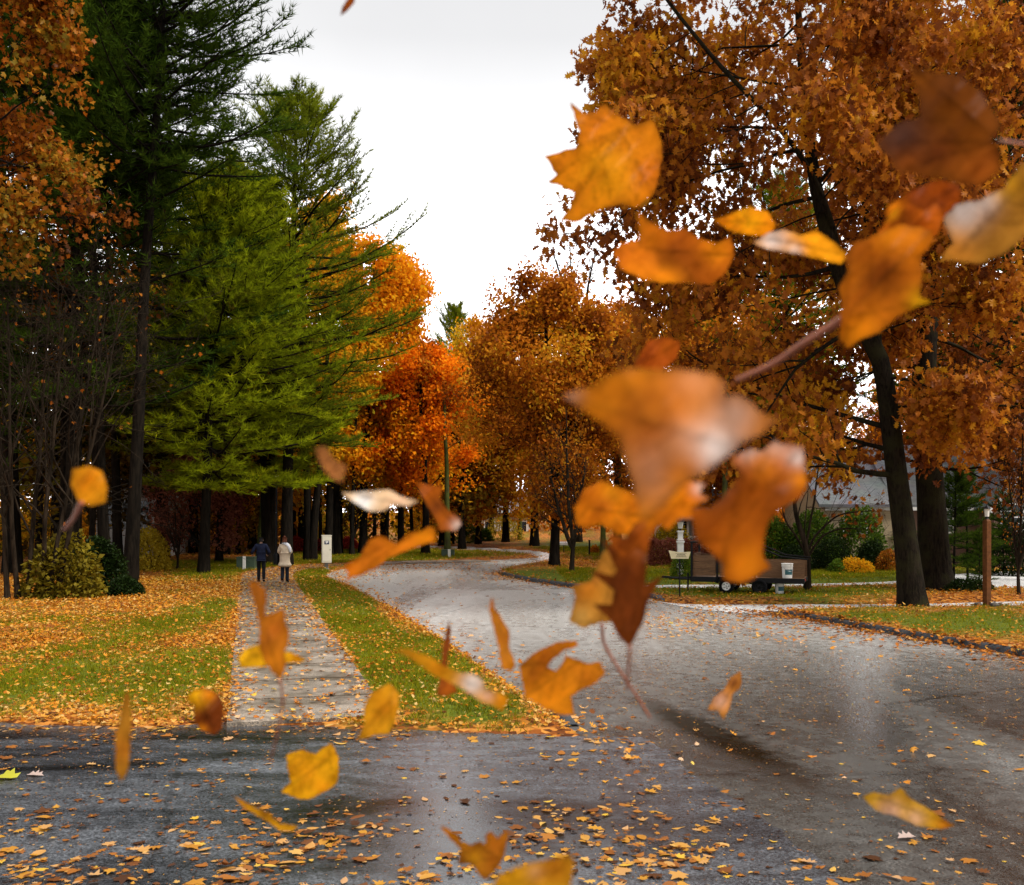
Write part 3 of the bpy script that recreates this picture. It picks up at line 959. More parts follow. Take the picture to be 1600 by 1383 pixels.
def shrub_data(rx, ry, h, n, leaf, tmpl=T_KITE, lumps=9, stems=10, up=0.2, shell=0.55, tmean=0.5, box=False, droop=0.2):
    lc = rng.normal(size=(lumps, 3))
    lc = unit(lc)
    lc[:, 2] = np.abs(lc[:, 2])
    amp = rng.uniform(-0.18, 0.22, lumps)
    if box:
        P = np.stack([rng.uniform(-1, 1, n), rng.uniform(-1, 1, n), rng.uniform(0.03, 1, n)], 1)
        edge = np.argmax(np.abs(P * np.array([1, 1, 1])), axis=1)
        push = rng.random(n) < shell
        for a in range(3):
            k = push & (rng.integers(0, 3, n) == a)
            if a < 2:
                P[k, a] = np.sign(P[k, a]) * rng.uniform(0.88, 1.03, k.sum())
            else:
                P[k, 2] = rng.uniform(0.92, 1.05, k.sum())
        P[:, 2] *= 1 + 0.06 * np.sin(P[:, 0] * 9 * rx)
        P = P * np.array([rx, ry, h])
        tl = rng.normal(size=n) * 0.16
    else:
        d = unit(rng.normal(size=(n, 3)))
        d[:, 2] = np.abs(d[:, 2]) * 1.0 - 0.12
        r = shell + (1 - shell) * rng.random(n) ** 0.5
        bump = np.zeros(n)
        tl = np.zeros(n)
        for c, a in zip(lc, amp):
            g = np.exp(-((d - c) ** 2).sum(1) / 0.16)
            bump += a * g
            tl += a * g * 0.6
        P = d * (r * (1 + bump))[:, None] * np.array([rx, ry, h])
        P[:, 2] = np.maximum(P[:, 2] + 0.08 * h, 0.02)
        tl += rng.normal(size=n) * 0.15
    D = unit(rng.normal(size=P.shape) + P / np.array([rx, ry, h]) * 0.8 + np.array([0, 0, -droop]))
    N_ = unit(rng.normal(size=P.shape) * 0.7 + np.array([0, 0, 1.0]))
    cm = scatter(P, D, N_, leaf * rng.uniform(0.6, 1.35, n), tmpl, np.clip(tmean + tl, 0.02, 0.98), rng.normal(size=n) * 0.3)
    a = rng.random(stems) * 6.28
    p0 = np.stack([rng.normal(size=stems) * rx * (0.5 if box else 0.12), rng.normal(size=stems) * ry * (0.3 if box else 0.12), np.full(stems, -0.05)], 1)
    dr = np.stack([np.cos(a) * 0.55, np.sin(a) * 0.55, np.ones(stems)], 1)
    st = grow(p0, dr, np.full(stems, h * 0.9), 6, 0.1)
    p2, d2, t2 = spawn(st, 5, 0.35, 1, 40, 12)
    s2 = grow(p2, d2, np.full(len(p2), h * 0.4), 4, 0.15)
    tv, tf = tubes([(st, np.full((stems, 1), 0.016) * np.linspace(1, 0.4, 7)[None], 5), (s2, np.full((len(s2), 1), 0.007) * np.linspace(1, 0.4, 5)[None], 3)])
    return ('stem', tv, tf), cm
# ------------------------------------------------------------------ trees
class At:
    """local frame of something whose foot is seen at (u, v)"""
    def __init__(s, u, v):
        s.u, s.v = u, v
        s.g = G(u, v)
        s.k = s.g[1] / F                      # metres per photo pixel there
    def p(s, u, v, y=0.0):
        return ((u - s.u) * s.k, y, (s.v - v) * s.k)
    def c(s, u, v, ru, rv, ry=None):
        return s.p(u, v), (ru * s.k, (ry if ry else ru * s.k), rv * s.k)
    @property
    def xy(s):
        return (s.g[0], s.g[1])

# the two big oaks beyond the neighbour's driveway
a = At(1428, 950)
c, r_ = a.c(1235, 290, 350, 500, 5.6)
d = broadleaf([[a.p(1428, 960), a.p(1418, 860, .1), a.p(1404, 760, .15), a.p(1390, 660, .1), a.p(1366, 560, -.2), a.p(1325, 495, -.5), a.p(1298, 440, -.8), a.p(1270, 330, -1), a.p(1254, 220, -1), a.p(1240, 90, -.8), a.p(1228, -100, -.6)],
               [a.p(1391, 665, .1), a.p(1380, 560, .4), a.p(1374, 430, .7), a.p(1368, 300, .8), a.p(1362, 140, .8), a.p(1352, -90, .9)],
               [a.p(1322, 490, -.5), a.p(1268, 340, -1.2), a.p(1190, 230, -1.6), a.p(1100, 130, -1.8), a.p(1010, 10, -1.6), a.p(985, -60, -1.5)]],
              0.36, c, r_, n_limb=22, limb_t=(0.18, 0.98), ang=70, sub=7, twig=6, per=15, leaf=0.26, spread=0.22, tmpl=T_OAK, up=-0.14, droop=0.7, limb_r=.30, tip_r=.03, sides=14, tmean=.54, trunk_k=[.95, .34, .24])
plant('oak_tree', 'brown leaved oak with a leaning forked trunk beside the near kerb', 'tree', d, a.xy, M['bark_oak'], M['oak'], group='oaks by the neighbour driveway')
a = At(1462, 926)
c, r_ = a.c(1495, 360, 275, 480, 5.0)
d = broadleaf([[a.p(1462, 936), a.p(1456, 760), a.p(1447, 600), a.p(1441, 400), a.p(1432, 200), a.p(1425, 0), a.p(1420, -170)]],
              0.50, c, r_, n_limb=44, limb_t=(0.17, 0.98), ang=76, sub=7, twig=6, per=13, leaf=0.26, spread=0.24, tmpl=T_OAK, up=-0.20, droop=0.5, limb_r=.2, tip_r=.06, sides=14, tmean=.46)
plant('oak_tree', 'thick rough barked oak standing straight behind the leaning forked oak', 'tree', d, a.xy, M['bark_oak'], M['oak'], group='oaks by the neighbour driveway')

# russet tree on the lawn island
a = At(866, 889)
c, r_ = a.c(850, 632, 120, 205, 3.6)
d = broadleaf([[a.p(866, 893), a.p(866, 800), a.p(864, 700), a.p(858, 600), a.p(852, 500), a.p(848, 440)], [a.p(865, 760), a.p(880, 660), a.p(892, 570), a.p(895, 500)]], 0.30, c, r_, n_limb=26, up=.02,
              limb_t=(0.13, 0.97), ang=66, sub=7, twig=6, per=17, leaf=0.20, spread=0.28, droop=.4, tmean=.5)
RUSSET = plant('russet_tree', 'russet leaved tree with a black trunk standing on the lawn island', 'tree', d, a.xy, M['bark_dark'], M['russet'], group='autumn trees along the street')
# maples in the middle distance
a = At(567, 867)
c, r_ = a.c(588, 552, 84, 196, 3.6)
d = broadleaf([[a.p(567, 871), a.p(570, 740), a.p(578, 600), a.p(585, 400)]], 0.27, c, r_, n_limb=30, limb_t=(0.20, 0.97), ang=58, sub=7, twig=6, per=17, leaf=0.27, spread=0.36, tmean=.5)
MAPLE = plant('maple_tree', 'tall golden orange maple rising just past the green pines', 'tree', d, a.xy, M['bark_dark'], M['orange'], group='autumn trees along the street')
a = At(665, 867)
c, r_ = a.c(662, 655, 78, 112, 3.2)
d = broadleaf([[a.p(665, 871), a.p(664, 780), a.p(660, 690), a.p(658, 570)]], 0.26, c, r_, n_limb=24, limb_t=(0.30, 0.97), ang=62, sub=7, twig=6, per=16, leaf=0.24, spread=0.32, tmean=.5)
FLAME = plant('maple_tree', 'flaming orange red maple lighting up the bend in the street', 'tree', d, a.xy, M['bark_dark'], M['flame'], group='autumn trees along the street')
def at_xy(u, v):
    return tuple(G(u, v))
def sc(proto_h, u, v, top):
    """scale that brings a tree of height proto_h with foot (u,v) up to image row top"""
    return (v - top) * G(u, v)[1] / F / proto_h
hM, hF, hR = (867 - 355) * G(567, 867)[1] / F, (867 - 543) * G(665, 867)[1] / F, (889 - 428) * G(866, 889)[1] / F
def clone(src, hsrc, label, u, v, top, rz, pal, bark=None, wide=1.0, group='autumn trees along the street'):
    s_ = sc(hsrc, u, v, top)
    return replant(src, label, at_xy(u, v), rz, (s_ * wide, s_ * wide, s_), M[pal], M[bark] if bark else None, group)
clone(MAPLE, hM, 'orange maple with the crown top level with the sky gap', 627, 865.5, 388, 2.1, 'orange', wide=.85)
clone(MAPLE, hM, 'gold leaved maple half hidden by the tall pine', 525, 868, 300, 4.0, 'gold', wide=1.0)
clone(RUSSET, hR, 'yellowish tree on the outer side of the bend', 747, 852, 505, 1.4, 'gold', wide=.8)
clone(RUSSET, hR, 'rust coloured tree overhanging the far bend', 722, 858, 575, 3.0, 'russet', wide=1.2)
clone(RUSSET, hR, 'golden brown tree with a mossy trunk beyond the lawn island', 966, 876, 470, 4.4, 'russet', 'bark_moss')
clone(MAPLE, hM, 'yellow brown maple standing behind the russet island tree', 835, 856, 445, .7, 'gold', wide=1.25)
clone(RUSSET, hR, 'russet tree at the far side of the neighbour lawn', 1090, 868, 500, 5.1, 'russet', wide=1.1)
clone(MAPLE, hM, 'brown orange maple rising over the porch house', 1160, 858, 420, 2.7, 'russet', wide=1.3)
clone(MAPLE, hM, 'golden maple behind the grey roofed house', 1275, 856, 560, 3.3, 'gold', wide=1.2)
clone(MAPLE, hM, 'yellow maple above the ridge of the grey roofed house', 1400, 855, 590, 1.1, 'orange', wide=1.5)
clone(RUSSET, hR, 'dark rust tree at the edge of the neighbour woods', 1600, 870, 430, 2.2, 'russet', wide=1.3)
clone(FLAME, hF, 'deep orange maple past the street bend', 600, 858, 600, 2.6, 'flame', wide=1.3)
clone(RUSSET, hR, 'amber tree closing the far end of the street', 790, 850, 600, 5.5, 'gold', wide=1.3)
clone(RUSSET, hR, 'small copper tree under the tall maples', 690, 853, 640, .4, 'orange', wide=1.3)
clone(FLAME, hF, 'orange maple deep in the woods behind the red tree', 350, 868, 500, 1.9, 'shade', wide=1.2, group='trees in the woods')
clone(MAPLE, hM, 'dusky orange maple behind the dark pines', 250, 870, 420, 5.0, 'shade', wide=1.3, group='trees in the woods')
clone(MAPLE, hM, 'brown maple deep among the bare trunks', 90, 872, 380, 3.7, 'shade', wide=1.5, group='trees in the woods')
clone(FLAME, hF, 'gold maple seen between the trunks past the mailbox', 470, 858, 640, .2, 'gold', wide=1.4, group='trees in the woods')
clone(RUSSET, hR, 'yellow brown tree filling the gap between lamp and pines', 395, 860, 560, 3.9, 'gold', wide=1.3, group='trees in the woods')

# maple whose crown fills the upper corner
a = At(-95, 945)
c, r_ = a.c(0, 170, 150, 250, 3.0)
d = broadleaf([[a.p(-95, 950), a.p(-80, 700), a.p(-50, 450), a.p(-15, 200), a.p(0, -60)]], 0.24, c, r_, n_limb=20, limb_t=(0.40, 0.98), ang=62, sub=6, twig=6, per=11, leaf=0.18, spread=0.2,
              tmpl=T_MAPLE, tmean=.48)
plant('maple_tree', 'dusky orange maple hanging into the upper corner over the woods edge', 'tree', d, a.xy, M['bark_dark'], M['dusky'], group='trees in the woods')

# pines
a = At(203, 914)
d = pine(30, 0.25, 0.52, lambda f: 6.3 * min(1.0, 0.75 + f) * (1 - f) ** 0.42, whorl=0.74, per_whorl=7, tuft=0.34, lean=(1.6, 0.5), needles=9, dead=60, wid=1.0, azf=lambda q: 1.0 + 0.12 * math.cos(q))
PINE_A = plant('pine_tree', 'dark tall pine with bare lower branches at the edge of the lawn', 'tree', d, a.xy, M['bark_dark'], M['needle_dark'], group='pines by the sidewalk')
a = At(417, 882)
d = pine(19.5, 0.26, 0.24, lambda f: 6.6 * min(1.0, 0.70 + 1.6 * f) * (1 - f) ** 0.5, whorl=0.74, per_whorl=7, tuft=0.36, lean=(-0.6, -0.5), needles=10, wid=1.1, droop=12, azf=lambda q: 1.0 - 0.28 * math.cos(q) , dead=12)
PINE_B = plant('pine_tree', 'bright green feathery pine hanging over the sidewalk behind the street lamp', 'tree', d, a.xy, M['bark_dark'], M['needle'], group='pines by the sidewalk')
a = At(447, 886)
d = pine(22.9, 0.30, 0.28, lambda f: 7.0 * min(1.0, 0.7 + f) * min(1.0, 1.24 * (1 - f) ** 0.55), whorl=0.92, per_whorl=7, tuft=0.30, lean=(0.56, 0), needles=9, wid=1.0, droop=6, dead=14)
PINE_C = plant('pine_tree', 'tall cone topped pine standing clear against the sky above the walkers', 'tree', d, a.xy, M['bark_dark'], M['needle_mid'], group='pines by the sidewalk')
def pclone(src, hsrc, label, u, v, hgt, rz, pal, wide=1.0, group='pines by the sidewalk'):
    s_ = hgt / hsrc
    return replant(src, label, at_xy(u, v), rz, (s_ * wide, s_ * wide, s_), M[pal], None, group)
pclone(PINE_B, 19.5, 'yellow green pine with boughs low over the lawn beside the dark pine', 318, 897, 17.0, 2.6, 'needle', 1.05)
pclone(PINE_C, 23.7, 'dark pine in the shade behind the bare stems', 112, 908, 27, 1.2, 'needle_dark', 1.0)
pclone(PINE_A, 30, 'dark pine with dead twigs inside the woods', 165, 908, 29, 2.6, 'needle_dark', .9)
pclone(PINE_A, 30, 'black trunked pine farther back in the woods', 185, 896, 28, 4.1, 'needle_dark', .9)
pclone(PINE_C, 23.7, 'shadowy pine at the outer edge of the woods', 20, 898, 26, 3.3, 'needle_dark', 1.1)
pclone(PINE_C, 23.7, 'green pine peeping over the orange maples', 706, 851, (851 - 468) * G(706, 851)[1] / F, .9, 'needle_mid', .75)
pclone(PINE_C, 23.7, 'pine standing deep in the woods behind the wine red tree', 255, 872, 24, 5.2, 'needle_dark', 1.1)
pclone(PINE_A, 30, 'dark pine with broad boughs past the wooden lamp post', 1640, 908, 25, 1.0, 'needle_dark', 1.0, 'pines by the neighbour house')
pclone(PINE_C, 23.7, 'dark pine filling the upper corner behind the oaks', 1570, 884, 27, 4.4, 'needle_dark', 1.15, 'pines by the neighbour house')
pclone(PINE_C, 23.7, 'green pine showing through the oak leaves', 1235, 868, 24, 2.0, 'needle_mid', 1.0, 'pines by the neighbour house')
d = pine(4.6, 0.05, 0.18, lambda f: 1.25 * (1 - f) ** 0.6 + .1, whorl=0.42, per_whorl=5, tuft=0.17, needles=8, wid=.9, lean=(.1, 0))
a = At(1490, 911)
YP = plant('young_pine', 'slim young pine beside the thick oak trunk', 'tree', d, a.xy, M['bark_dark'], M['needle_dark'], group='young pines by the neighbour house')
for lb, u, v, s_, rz in [('young pine with a thin trunk between the oak and the wooden post', 1512, 906, 1.0, 2.0), ('bushy young pine behind the wooden lamp post', 1568, 900, .8, 4.0), ('low young pine by the edge of the pale drive', 1530, 916, .45, 1.0)]:
    replant(YP, lb, at_xy(u, v), rz, s_, None, None, 'young pines by the neighbour house')

# bare and half bare trees
a = At(40, 940)
tr = []
for bx, tx, ty in [(-.55, -1.2, .4), (-.3, -.3, -.5), (0, .5, .5), (.35, 1.3, -.2), (.6, 2.1, .4), (.85, 2.9, 0)]:
    tr.append([(bx, rng.normal() * .25, -.1), (bx + (tx - bx) * .25, ty * .3, 2.2), (bx + (tx - bx) * .6, ty * .7, 5), (tx, ty, 9.0)])
d = broadleaf(tr, 0.10, (1.3, 0, 6.3), (4.4, 3.2, 5.2), n_limb=13, limb_t=(.2, .98), ang=42, sub=5, twig=5, per=1, leaf=.12, bare=.12, tmpl=T_MAPLE, up=.3, limb_r=.4, tip_r=.012, sides=7, spread=.05)
plant('multistem_tree', 'clump of bare slender stems at the edge of the dark woods', 'tree', d, a.xy, M['bark_grey'], M['dusky'], group='bare trees')
a = At(893, 898)
d = broadleaf([[a.p(893, 900), a.p(894, 860), a.p(890, 800), a.p(886, 700), a.p(884, 640)], [a.p(894, 862), a.p(905, 800), a.p(915, 720)], [a.p(893, 858), a.p(872, 800), a.p(860, 740)]], 0.13, a.p(888, 755), (1.7, 1.5, 3.0),
              n_limb=12, limb_t=(.1, .98), ang=45, sub=5, twig=5, per=2, bare=.35, leaf=.12, limb_r=.35, tip_r=.015, spread=.06)
BARE = plant('bare_sapling', 'small nearly bare tree on the lawn island beside the black trunk', 'tree', d, a.xy, M['bark_grey'], M['russet'], group='bare trees')
a = At(905, 850)
d = broadleaf([[a.p(905, 852), a.p(903, 700), a.p(898, 540), a.p(890, 380)], [a.p(902, 600), a.p(915, 480), a.p(930, 395)], [a.p(901, 560), a.p(880, 450), a.p(862, 392)]], .30, a.p(895, 480), (5.2, 4, 7.5), n_limb=14, limb_t=(.2, .98), ang=44, sub=5, twig=4, per=0, limb_r=.3, up=.35, twig_sides=3)
plant('bare_tree', 'tall leafless tree with fine twigs against the pale sky', 'tree', d, a.xy, M['bark_grey'], None, group='bare trees')
a = At(1262, 929)
d = broadleaf([[a.p(1262, 932), a.p(1260, 890), a.p(1256, 850), a.p(1246, 800, .2), a.p(1243, 740, .3), a.p(1240, 690, .3)],
               [a.p(1260, 884), a.p(1275, 855, -.1), a.p(1300, 834, -.2), a.p(1345, 832, -.3)], [a.p(1259, 872), a.p(1285, 835, .2), a.p(1312, 812, .3), a.p(1372, 803, .4)],
               [a.p(1258, 868), a.p(1240, 845, -.2), a.p(1222, 810, -.3), a.p(1215, 760, -.3)], [a.p(1258, 860), a.p(1272, 800), a.p(1278, 730), a.p(1282, 690)]], .15, a.p(1270, 770), (2.3, 1.4, 2.6),
              n_limb=6, limb_t=(.3, .98), ang=40, sub=3, twig=3, per=2, bare=.4, leaf=.2, tmpl=T_OAK, limb_r=.25, tip_r=.012, spread=.06, tmean=.35, trunk_k=[.8, .3, .3, .26, .3])
plant('crooked_tree', 'small crooked tree with few dark leaves behind the trailer tail', 'tree', d, a.xy, M['bark_grey'], M['oak'], group='bare trees')
replant(BARE, 'thin leafless sapling beside the wooden lamp post', at_xy(1592, 936), 2.4, (.5, .5, .8), M['oak'], None, 'bare trees')
replant(BARE, 'scrawny sapling in front of the wine red tree', at_xy(277, 892), 1.0, .55, M['wine'], None, 'bare trees')
replant(BARE, 'leaning thin tree with bare limbs past the mailbox', at_xy(552, 868), 4.0, (1.0, 1.0, 1.0), M['gold'], M['bark_dark'], 'bare trees')

# trunks of the woodland: each a tree with a high thin crown
def woodland(label, u, v, wpx, lean, hgt, pal, bark='bark_dark', seed=0, low=.5):
    a = At(u, v)
    w = wpx * a.k / 2
    d = broadleaf([[(0, 0, -.1), (lean * .4, 0, hgt * .45), (lean, .3, hgt)]], w, (lean * .8, 0, hgt * .76), (2.6, 2.4, hgt * .30), n_limb=9, limb_t=(low, .98), ang=58, sub=4, twig=4, per=10, leaf=.24, spread=.3, tmean=.45)
    return plant('woodland_tree', label, 'tree', d, a.xy, M[bark], M[pal], group='trees in the woods')
woodland('lichen covered slim tree beside the street lamp', 404, 880, 9, 1.2, 15, 'gold', 'bark_moss')
woodland('broad black trunk just behind the street lamp', 421, 878, 17, .5, 17, 'dusky')
tw = At(484, 876)
d = broadleaf([[(-.08, 0, -.1), (-.18, 0, 5), (-.5, 0, 17)], [(.12, 0, -.1), (.45, 0, 4), (1.3, 0, 16)]], .30, (.3, 0, 13), (3.2, 2.6, 5.5), n_limb=9, limb_t=(.45, .98), ang=55, sub=5, twig=4, per=11, leaf=.24, spread=.3)
plant('twin_trunk_tree', 'tree with two black trunks joined at the foot beside the mailbox', 'tree', d, tw.xy, M['bark_dark'], M['gold'], group='trees in the woods')
woodland('straight dark trunk behind the white mailbox', 513, 869, 13, .3, 17, 'orange')
woodland('narrow dark trunk a little past the mailbox', 531, 866, 8, .2, 16, 'gold')
woodland('thin trunk by the leaf covered verge of the bend', 549, 869, 7, .5, 14, 'orange')
woodland('mossy slim trunk beside the green transformer box', 699, 868, 10, -.2, 13, 'russet', 'bark_moss')
woodland('trunk on the far bank nearest the flaming maple', 727, 846, 8, .3, 16, 'russet')
woodland('second trunk on the far bank', 747, 847, 8, -.3, 16, 'russet')
woodland('third trunk on the far bank by the white house', 768, 844, 8, .2, 15, 'russet')
woodland('far bank trunk standing behind the lawn island', 812, 848, 6, .2, 15, 'gold', 'bark_moss')
woodland('dark trunk on the bank behind the bare sapling', 838, 850, 8, -.4, 15, 'russet')
woodland('thin dark trunk deep in the shade of the woods', 98, 900, 13, .3, 18, 'dusky')
woodland('leaning thin trunk between the evergreen bush and the pine', 140, 902, 10, .8, 16, 'dusky')
woodland('slender dark trunk behind the yellow bush', 247, 876, 9, .3, 17, 'dusky')
woodland('stout dark trunk rising behind the wine red tree', 302, 866, 16, -.4, 17, 'wine')
woodland('dark trunk between the wine red tree and the green box', 342, 880, 11, .3, 15, 'wine')
woodland('grey trunk half hidden by the oak leaves', 1130, 880, 10, .4, 14, 'russet', 'bark_moss')
woodland('slim trunk on the lawn near the round brown bush', 941, 879, 9, .2, 12, 'russet', 'bark_moss')
k = 0
for lab, u, v, w in [('distant slim trunk seen left of the lamp', 372, 866, 7), ('distant dark trunk seen over the red bushes', 460, 862, 8), ('distant trunk in the gap past the twin trunks', 500, 861, 6), ('distant trunk behind the fallen leaf bank', 585, 861, 6),
                     ('distant trunk under the orange crowns', 603, 860, 7), ('distant trunk beneath the flaming maple', 645, 859, 6), ('far slim trunk behind the dark pines', 60, 885, 12), ('far black trunk left of the yellow bush', 215, 878, 10)]:
    woodland(lab, u, v, w, rng.normal() * .4, 15, ['dusky', 'gold', 'orange'][k % 3], low=.35)
    k += 1

# small ornamental tree in wine red
a = At(322, 881)
d = broadleaf([[a.p(322, 884), a.p(318, 850), a.p(314, 800), a.p(312, 730)], [a.p(320, 862), a.p(290, 820), a.p(270, 780)], [a.p(320, 862), a.p(350, 825), a.p(368, 800)]], .14, a.p(314, 785), (2.35, 2.2, 2.7), n_limb=11, limb_t=(.2, .98), ang=55, sub=6, twig=5, per=9, leaf=.15, spread=.16, tmean=.5)
plant('ornamental_maple', 'low spreading wine red maple on the grass behind the green utility box', 'tree', d, a.xy, M['bark_dark'], M['wine'])

# ------------------------------------------------------------------ bushes and hedges
def shrub(name, label, cat, u, v, wpx, hpx, n, pal, group=None, leaf=.09, ry=None, box=False, tmpl=T_KITE, rz=0.0, shell=.55, tmean=.5, stems=9):
    a = At(u, v)
    rx, h = wpx * a.k / 2, hpx * a.k
    return plant(name, label, cat, shrub_data(rx, ry or rx, h, n, leaf, tmpl, box=box, shell=shell, tmean=tmean, stems=stems), a.xy, M['bark_dark'], M[pal], rz, group, crown_name='foliage')
shrub('yellow_bush', 'glowing yellow bush at the corner of the white house', 'bush', 232, 893, 72, 74, 3600, 'yellow', leaf=.13, ry=.9, tmean=.72, shell=.4)
shrub('arching_shrub', 'dull yellow shrub with drooping layered leaves beside the bare stems', 'bush', 95, 938, 135, 105, 2600, 'yellow_dull', leaf=.17, ry=.8, shell=.35, tmean=.55)
shrub('evergreen_bush', 'tall black green evergreen bush at the foot of the dark pine', 'bush', 150, 928, 92, 98, 9000, 'evergreen', leaf=.10, ry=.9)
shrub('evergreen_bush', 'low spreading evergreen bush right at the lawn edge', 'bush', 196, 933, 60, 32, 3500, 'evergreen', leaf=.08, ry=.6)
shrub('clipped_hedge', 'clipped purple brown hedge behind the yard sign', 'hedge', 1064, 889, 100, 40, 9000, 'wine', leaf=.09, ry=.55, box=True, tmean=.4)
shrub('forsythia_bush', 'loose yellow green bush rising behind the clipped hedge', 'bush', 1046, 879, 62, 66, 4200, 'yellow', leaf=.12, ry=1.0, tmean=.25)
shrub('round_bush', 'small rounded green bush under the yard sign', 'bush', 1068, 911, 40, 44, 2600, 'green', leaf=.07)
for i, (u, v, w, h, pal, lb) in enumerate([(1205, 891, 70, 84, 'green', 'tall green bush just behind the trailer'), (1268, 892, 95, 98, 'green', 'broad green yew bush under the grey roof'), (1342, 891, 90, 96, 'green', 'full green bush touching the leaning oak'),
                                           (1408, 886, 80, 80, 'green', 'green bush between the two oak trunks')]):
    shrub('yew_bush', lb, 'bush', u, v, w, h, 6500, pal, 'green bushes in front of the neighbour house', leaf=.13, ry=1.2, tmean=.42)
for u, v, w, h, pal, lb in [(1240, 896, 60, 44, 'evergreen', 'dark clipped shrub in front of the broad yew'), (1300, 896, 70, 52, 'evergreen', 'dark clipped shrub by the sunny lawn edge'), (1172, 897, 60, 46, 'evergreen', 'dark clipped shrub behind the trailer wheels'),
                            (1362, 895, 46, 50, 'evergreen', 'dark clipped shrub beside the orange ones')]:
    shrub('clipped_shrub', lb, 'bush', u, v, w, h, 3800, pal, 'dark shrubs in front of the neighbour house', leaf=.09, ry=.8)
for u, v, w, h, pal, lb in [(1335, 899, 66, 24, 'gold', 'low amber shrub at the edge of the bright lawn'), (1388, 897, 38, 36, 'dusky', 'orange red shrub next to the leaning oak'), (1308, 899, 30, 22, 'green', 'small lime green plant beside the amber shrub')]:
    shrub('low_shrub', lb, 'bush', u, v, w, h, 1600, pal, leaf=.09, ry=.5)
for u, v, w, h, lb in [(462, 863, 34, 24, 'crimson bush between the black trunk and the mailbox'), (500, 862, 30, 20, 'crimson bush just above the mailbox roof'), (545, 860, 36, 22, 'crimson bush past the mailbox among thin trunks'), (590, 858, 40, 20, 'faint red bush under the orange maples')]:
    shrub('crimson_bush', lb, 'bush', u, v, w, h, 1500, 'crimson', 'crimson bushes in the woods', leaf=.16)
shrub('round_brown_bush', 'small round russet bush on the far lawn', 'bush', 929, 868, 15, 14, 700, 'russet', leaf=.10)
for u, v, w, h, pal, lb in [(730, 850, 36, 34, 'green', 'blue green shrub under the far bank trunks'), (755, 849, 34, 22, 'green', 'light green shrub in front of the distant white house'), (790, 848, 60, 40, 'yellow', 'yellow green thicket on the far bank')]:
    shrub('bank_shrub', lb, 'bush', u, v, w, h, 1800, pal, 'shrubs on the far bank', leaf=.16, tmean=.3)
shrub('dark_thicket', 'dark thicket behind the wooden lamp post', 'bush', 1585, 899, 120, 90, 5200, 'evergreen', leaf=.14, ry=1.5)
shrub('low_ground_shrub', 'low dark plants around the foot of the thick oak', 'bush', 1510, 928, 80, 20, 2000, 'evergreen', leaf=.09, ry=.6)

# far-off woods that read as one mass
def mass(name, label, pal, n, boxes, leaf, tmean=.45):
    PP, TT = [], []
    for (x0, x1, y0, y1, z0, z1, w) in boxes:
        m = int(n * w)
        nc = max(6, int((x1 - x0) * (z1 - z0) / 7))
        cc = np.stack([rng.uniform(x0, x1, nc), rng.uniform(y0, y1, nc), z0 + (z1 - z0) * rng.random(nc) ** 1.1], 1)
        k = rng.integers(0, nc, m)
        PP.append(cc[k] + rng.normal(size=(m, 3)) * np.array([1.5, 1.3, 0.9]))
        TT.append((rng.normal(size=nc) * .2)[k] + rng.normal(size=m) * .12)
    P, t = np.vstack(PP), np.concatenate(TT)
    P[:, 2] = np.maximum(P[:, 2], 0.1)
    D = unit(rng.normal(size=P.shape) + np.array([0, 0, -.5]))
    V, Fa, ti = scatter(P, D, unit(rng.normal(size=P.shape) + np.array([0, -.4, .8])), leaf * rng.uniform(.6, 1.3, len(P)), T_KITE, np.clip(t + tmean, .02, .98))
    return tag(link(name, np_mesh(name, V, [Fa], tint=ti), M[pal]), label, 'woods', None, 'stuff')
mass('distant_woods', 'far off autumn woods closing the end of the street', 'russet', 46000, [(-60, 70, 108, 132, 0, 13, .5), (10, 60, 80, 105, 0, 11, .3), (-40, 60, 100, 110, 0, 4, .2)], .55)
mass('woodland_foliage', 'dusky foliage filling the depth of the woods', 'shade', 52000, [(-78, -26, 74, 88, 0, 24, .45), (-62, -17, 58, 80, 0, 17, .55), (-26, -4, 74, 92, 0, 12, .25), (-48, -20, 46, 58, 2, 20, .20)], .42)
mass('gold_woodland_foliage', 'yellow and olive foliage seen between the trunks', 'gold', 24000, [(-24, -6, 66, 84, 0, 9, .6), (-40, -20, 62, 80, 1, 8, .4)], .38, .5)
mass('neighbour_woods', 'autumn foliage rising behind the neighbour houses', 'russet', 60000, [(9, 70, 62, 80, 0, 20, 1.0)], .48)
# ------------------------------------------------------------------ grass and fallen leaves
def rand_pts(n, x0, x1, y0, y1):
    return np.stack([rng.uniform(x0, x1, n), rng.uniform(y0, y1, n)], 1)

def in_view(P, pad=60):
    u, v = px_of(P)
    return (u > -pad) & (u < 1600 + pad) & (P[:, 1] > 6.6)

def off_paving(P, m=0.03):
    return (sdf(P, ROAD) > m) & (sdf(P, DRIVE) > m) & (sdf(P, WALK) > m) & (sdf(P, PALE1) > m) & (sdf(P, PALE2) > m)

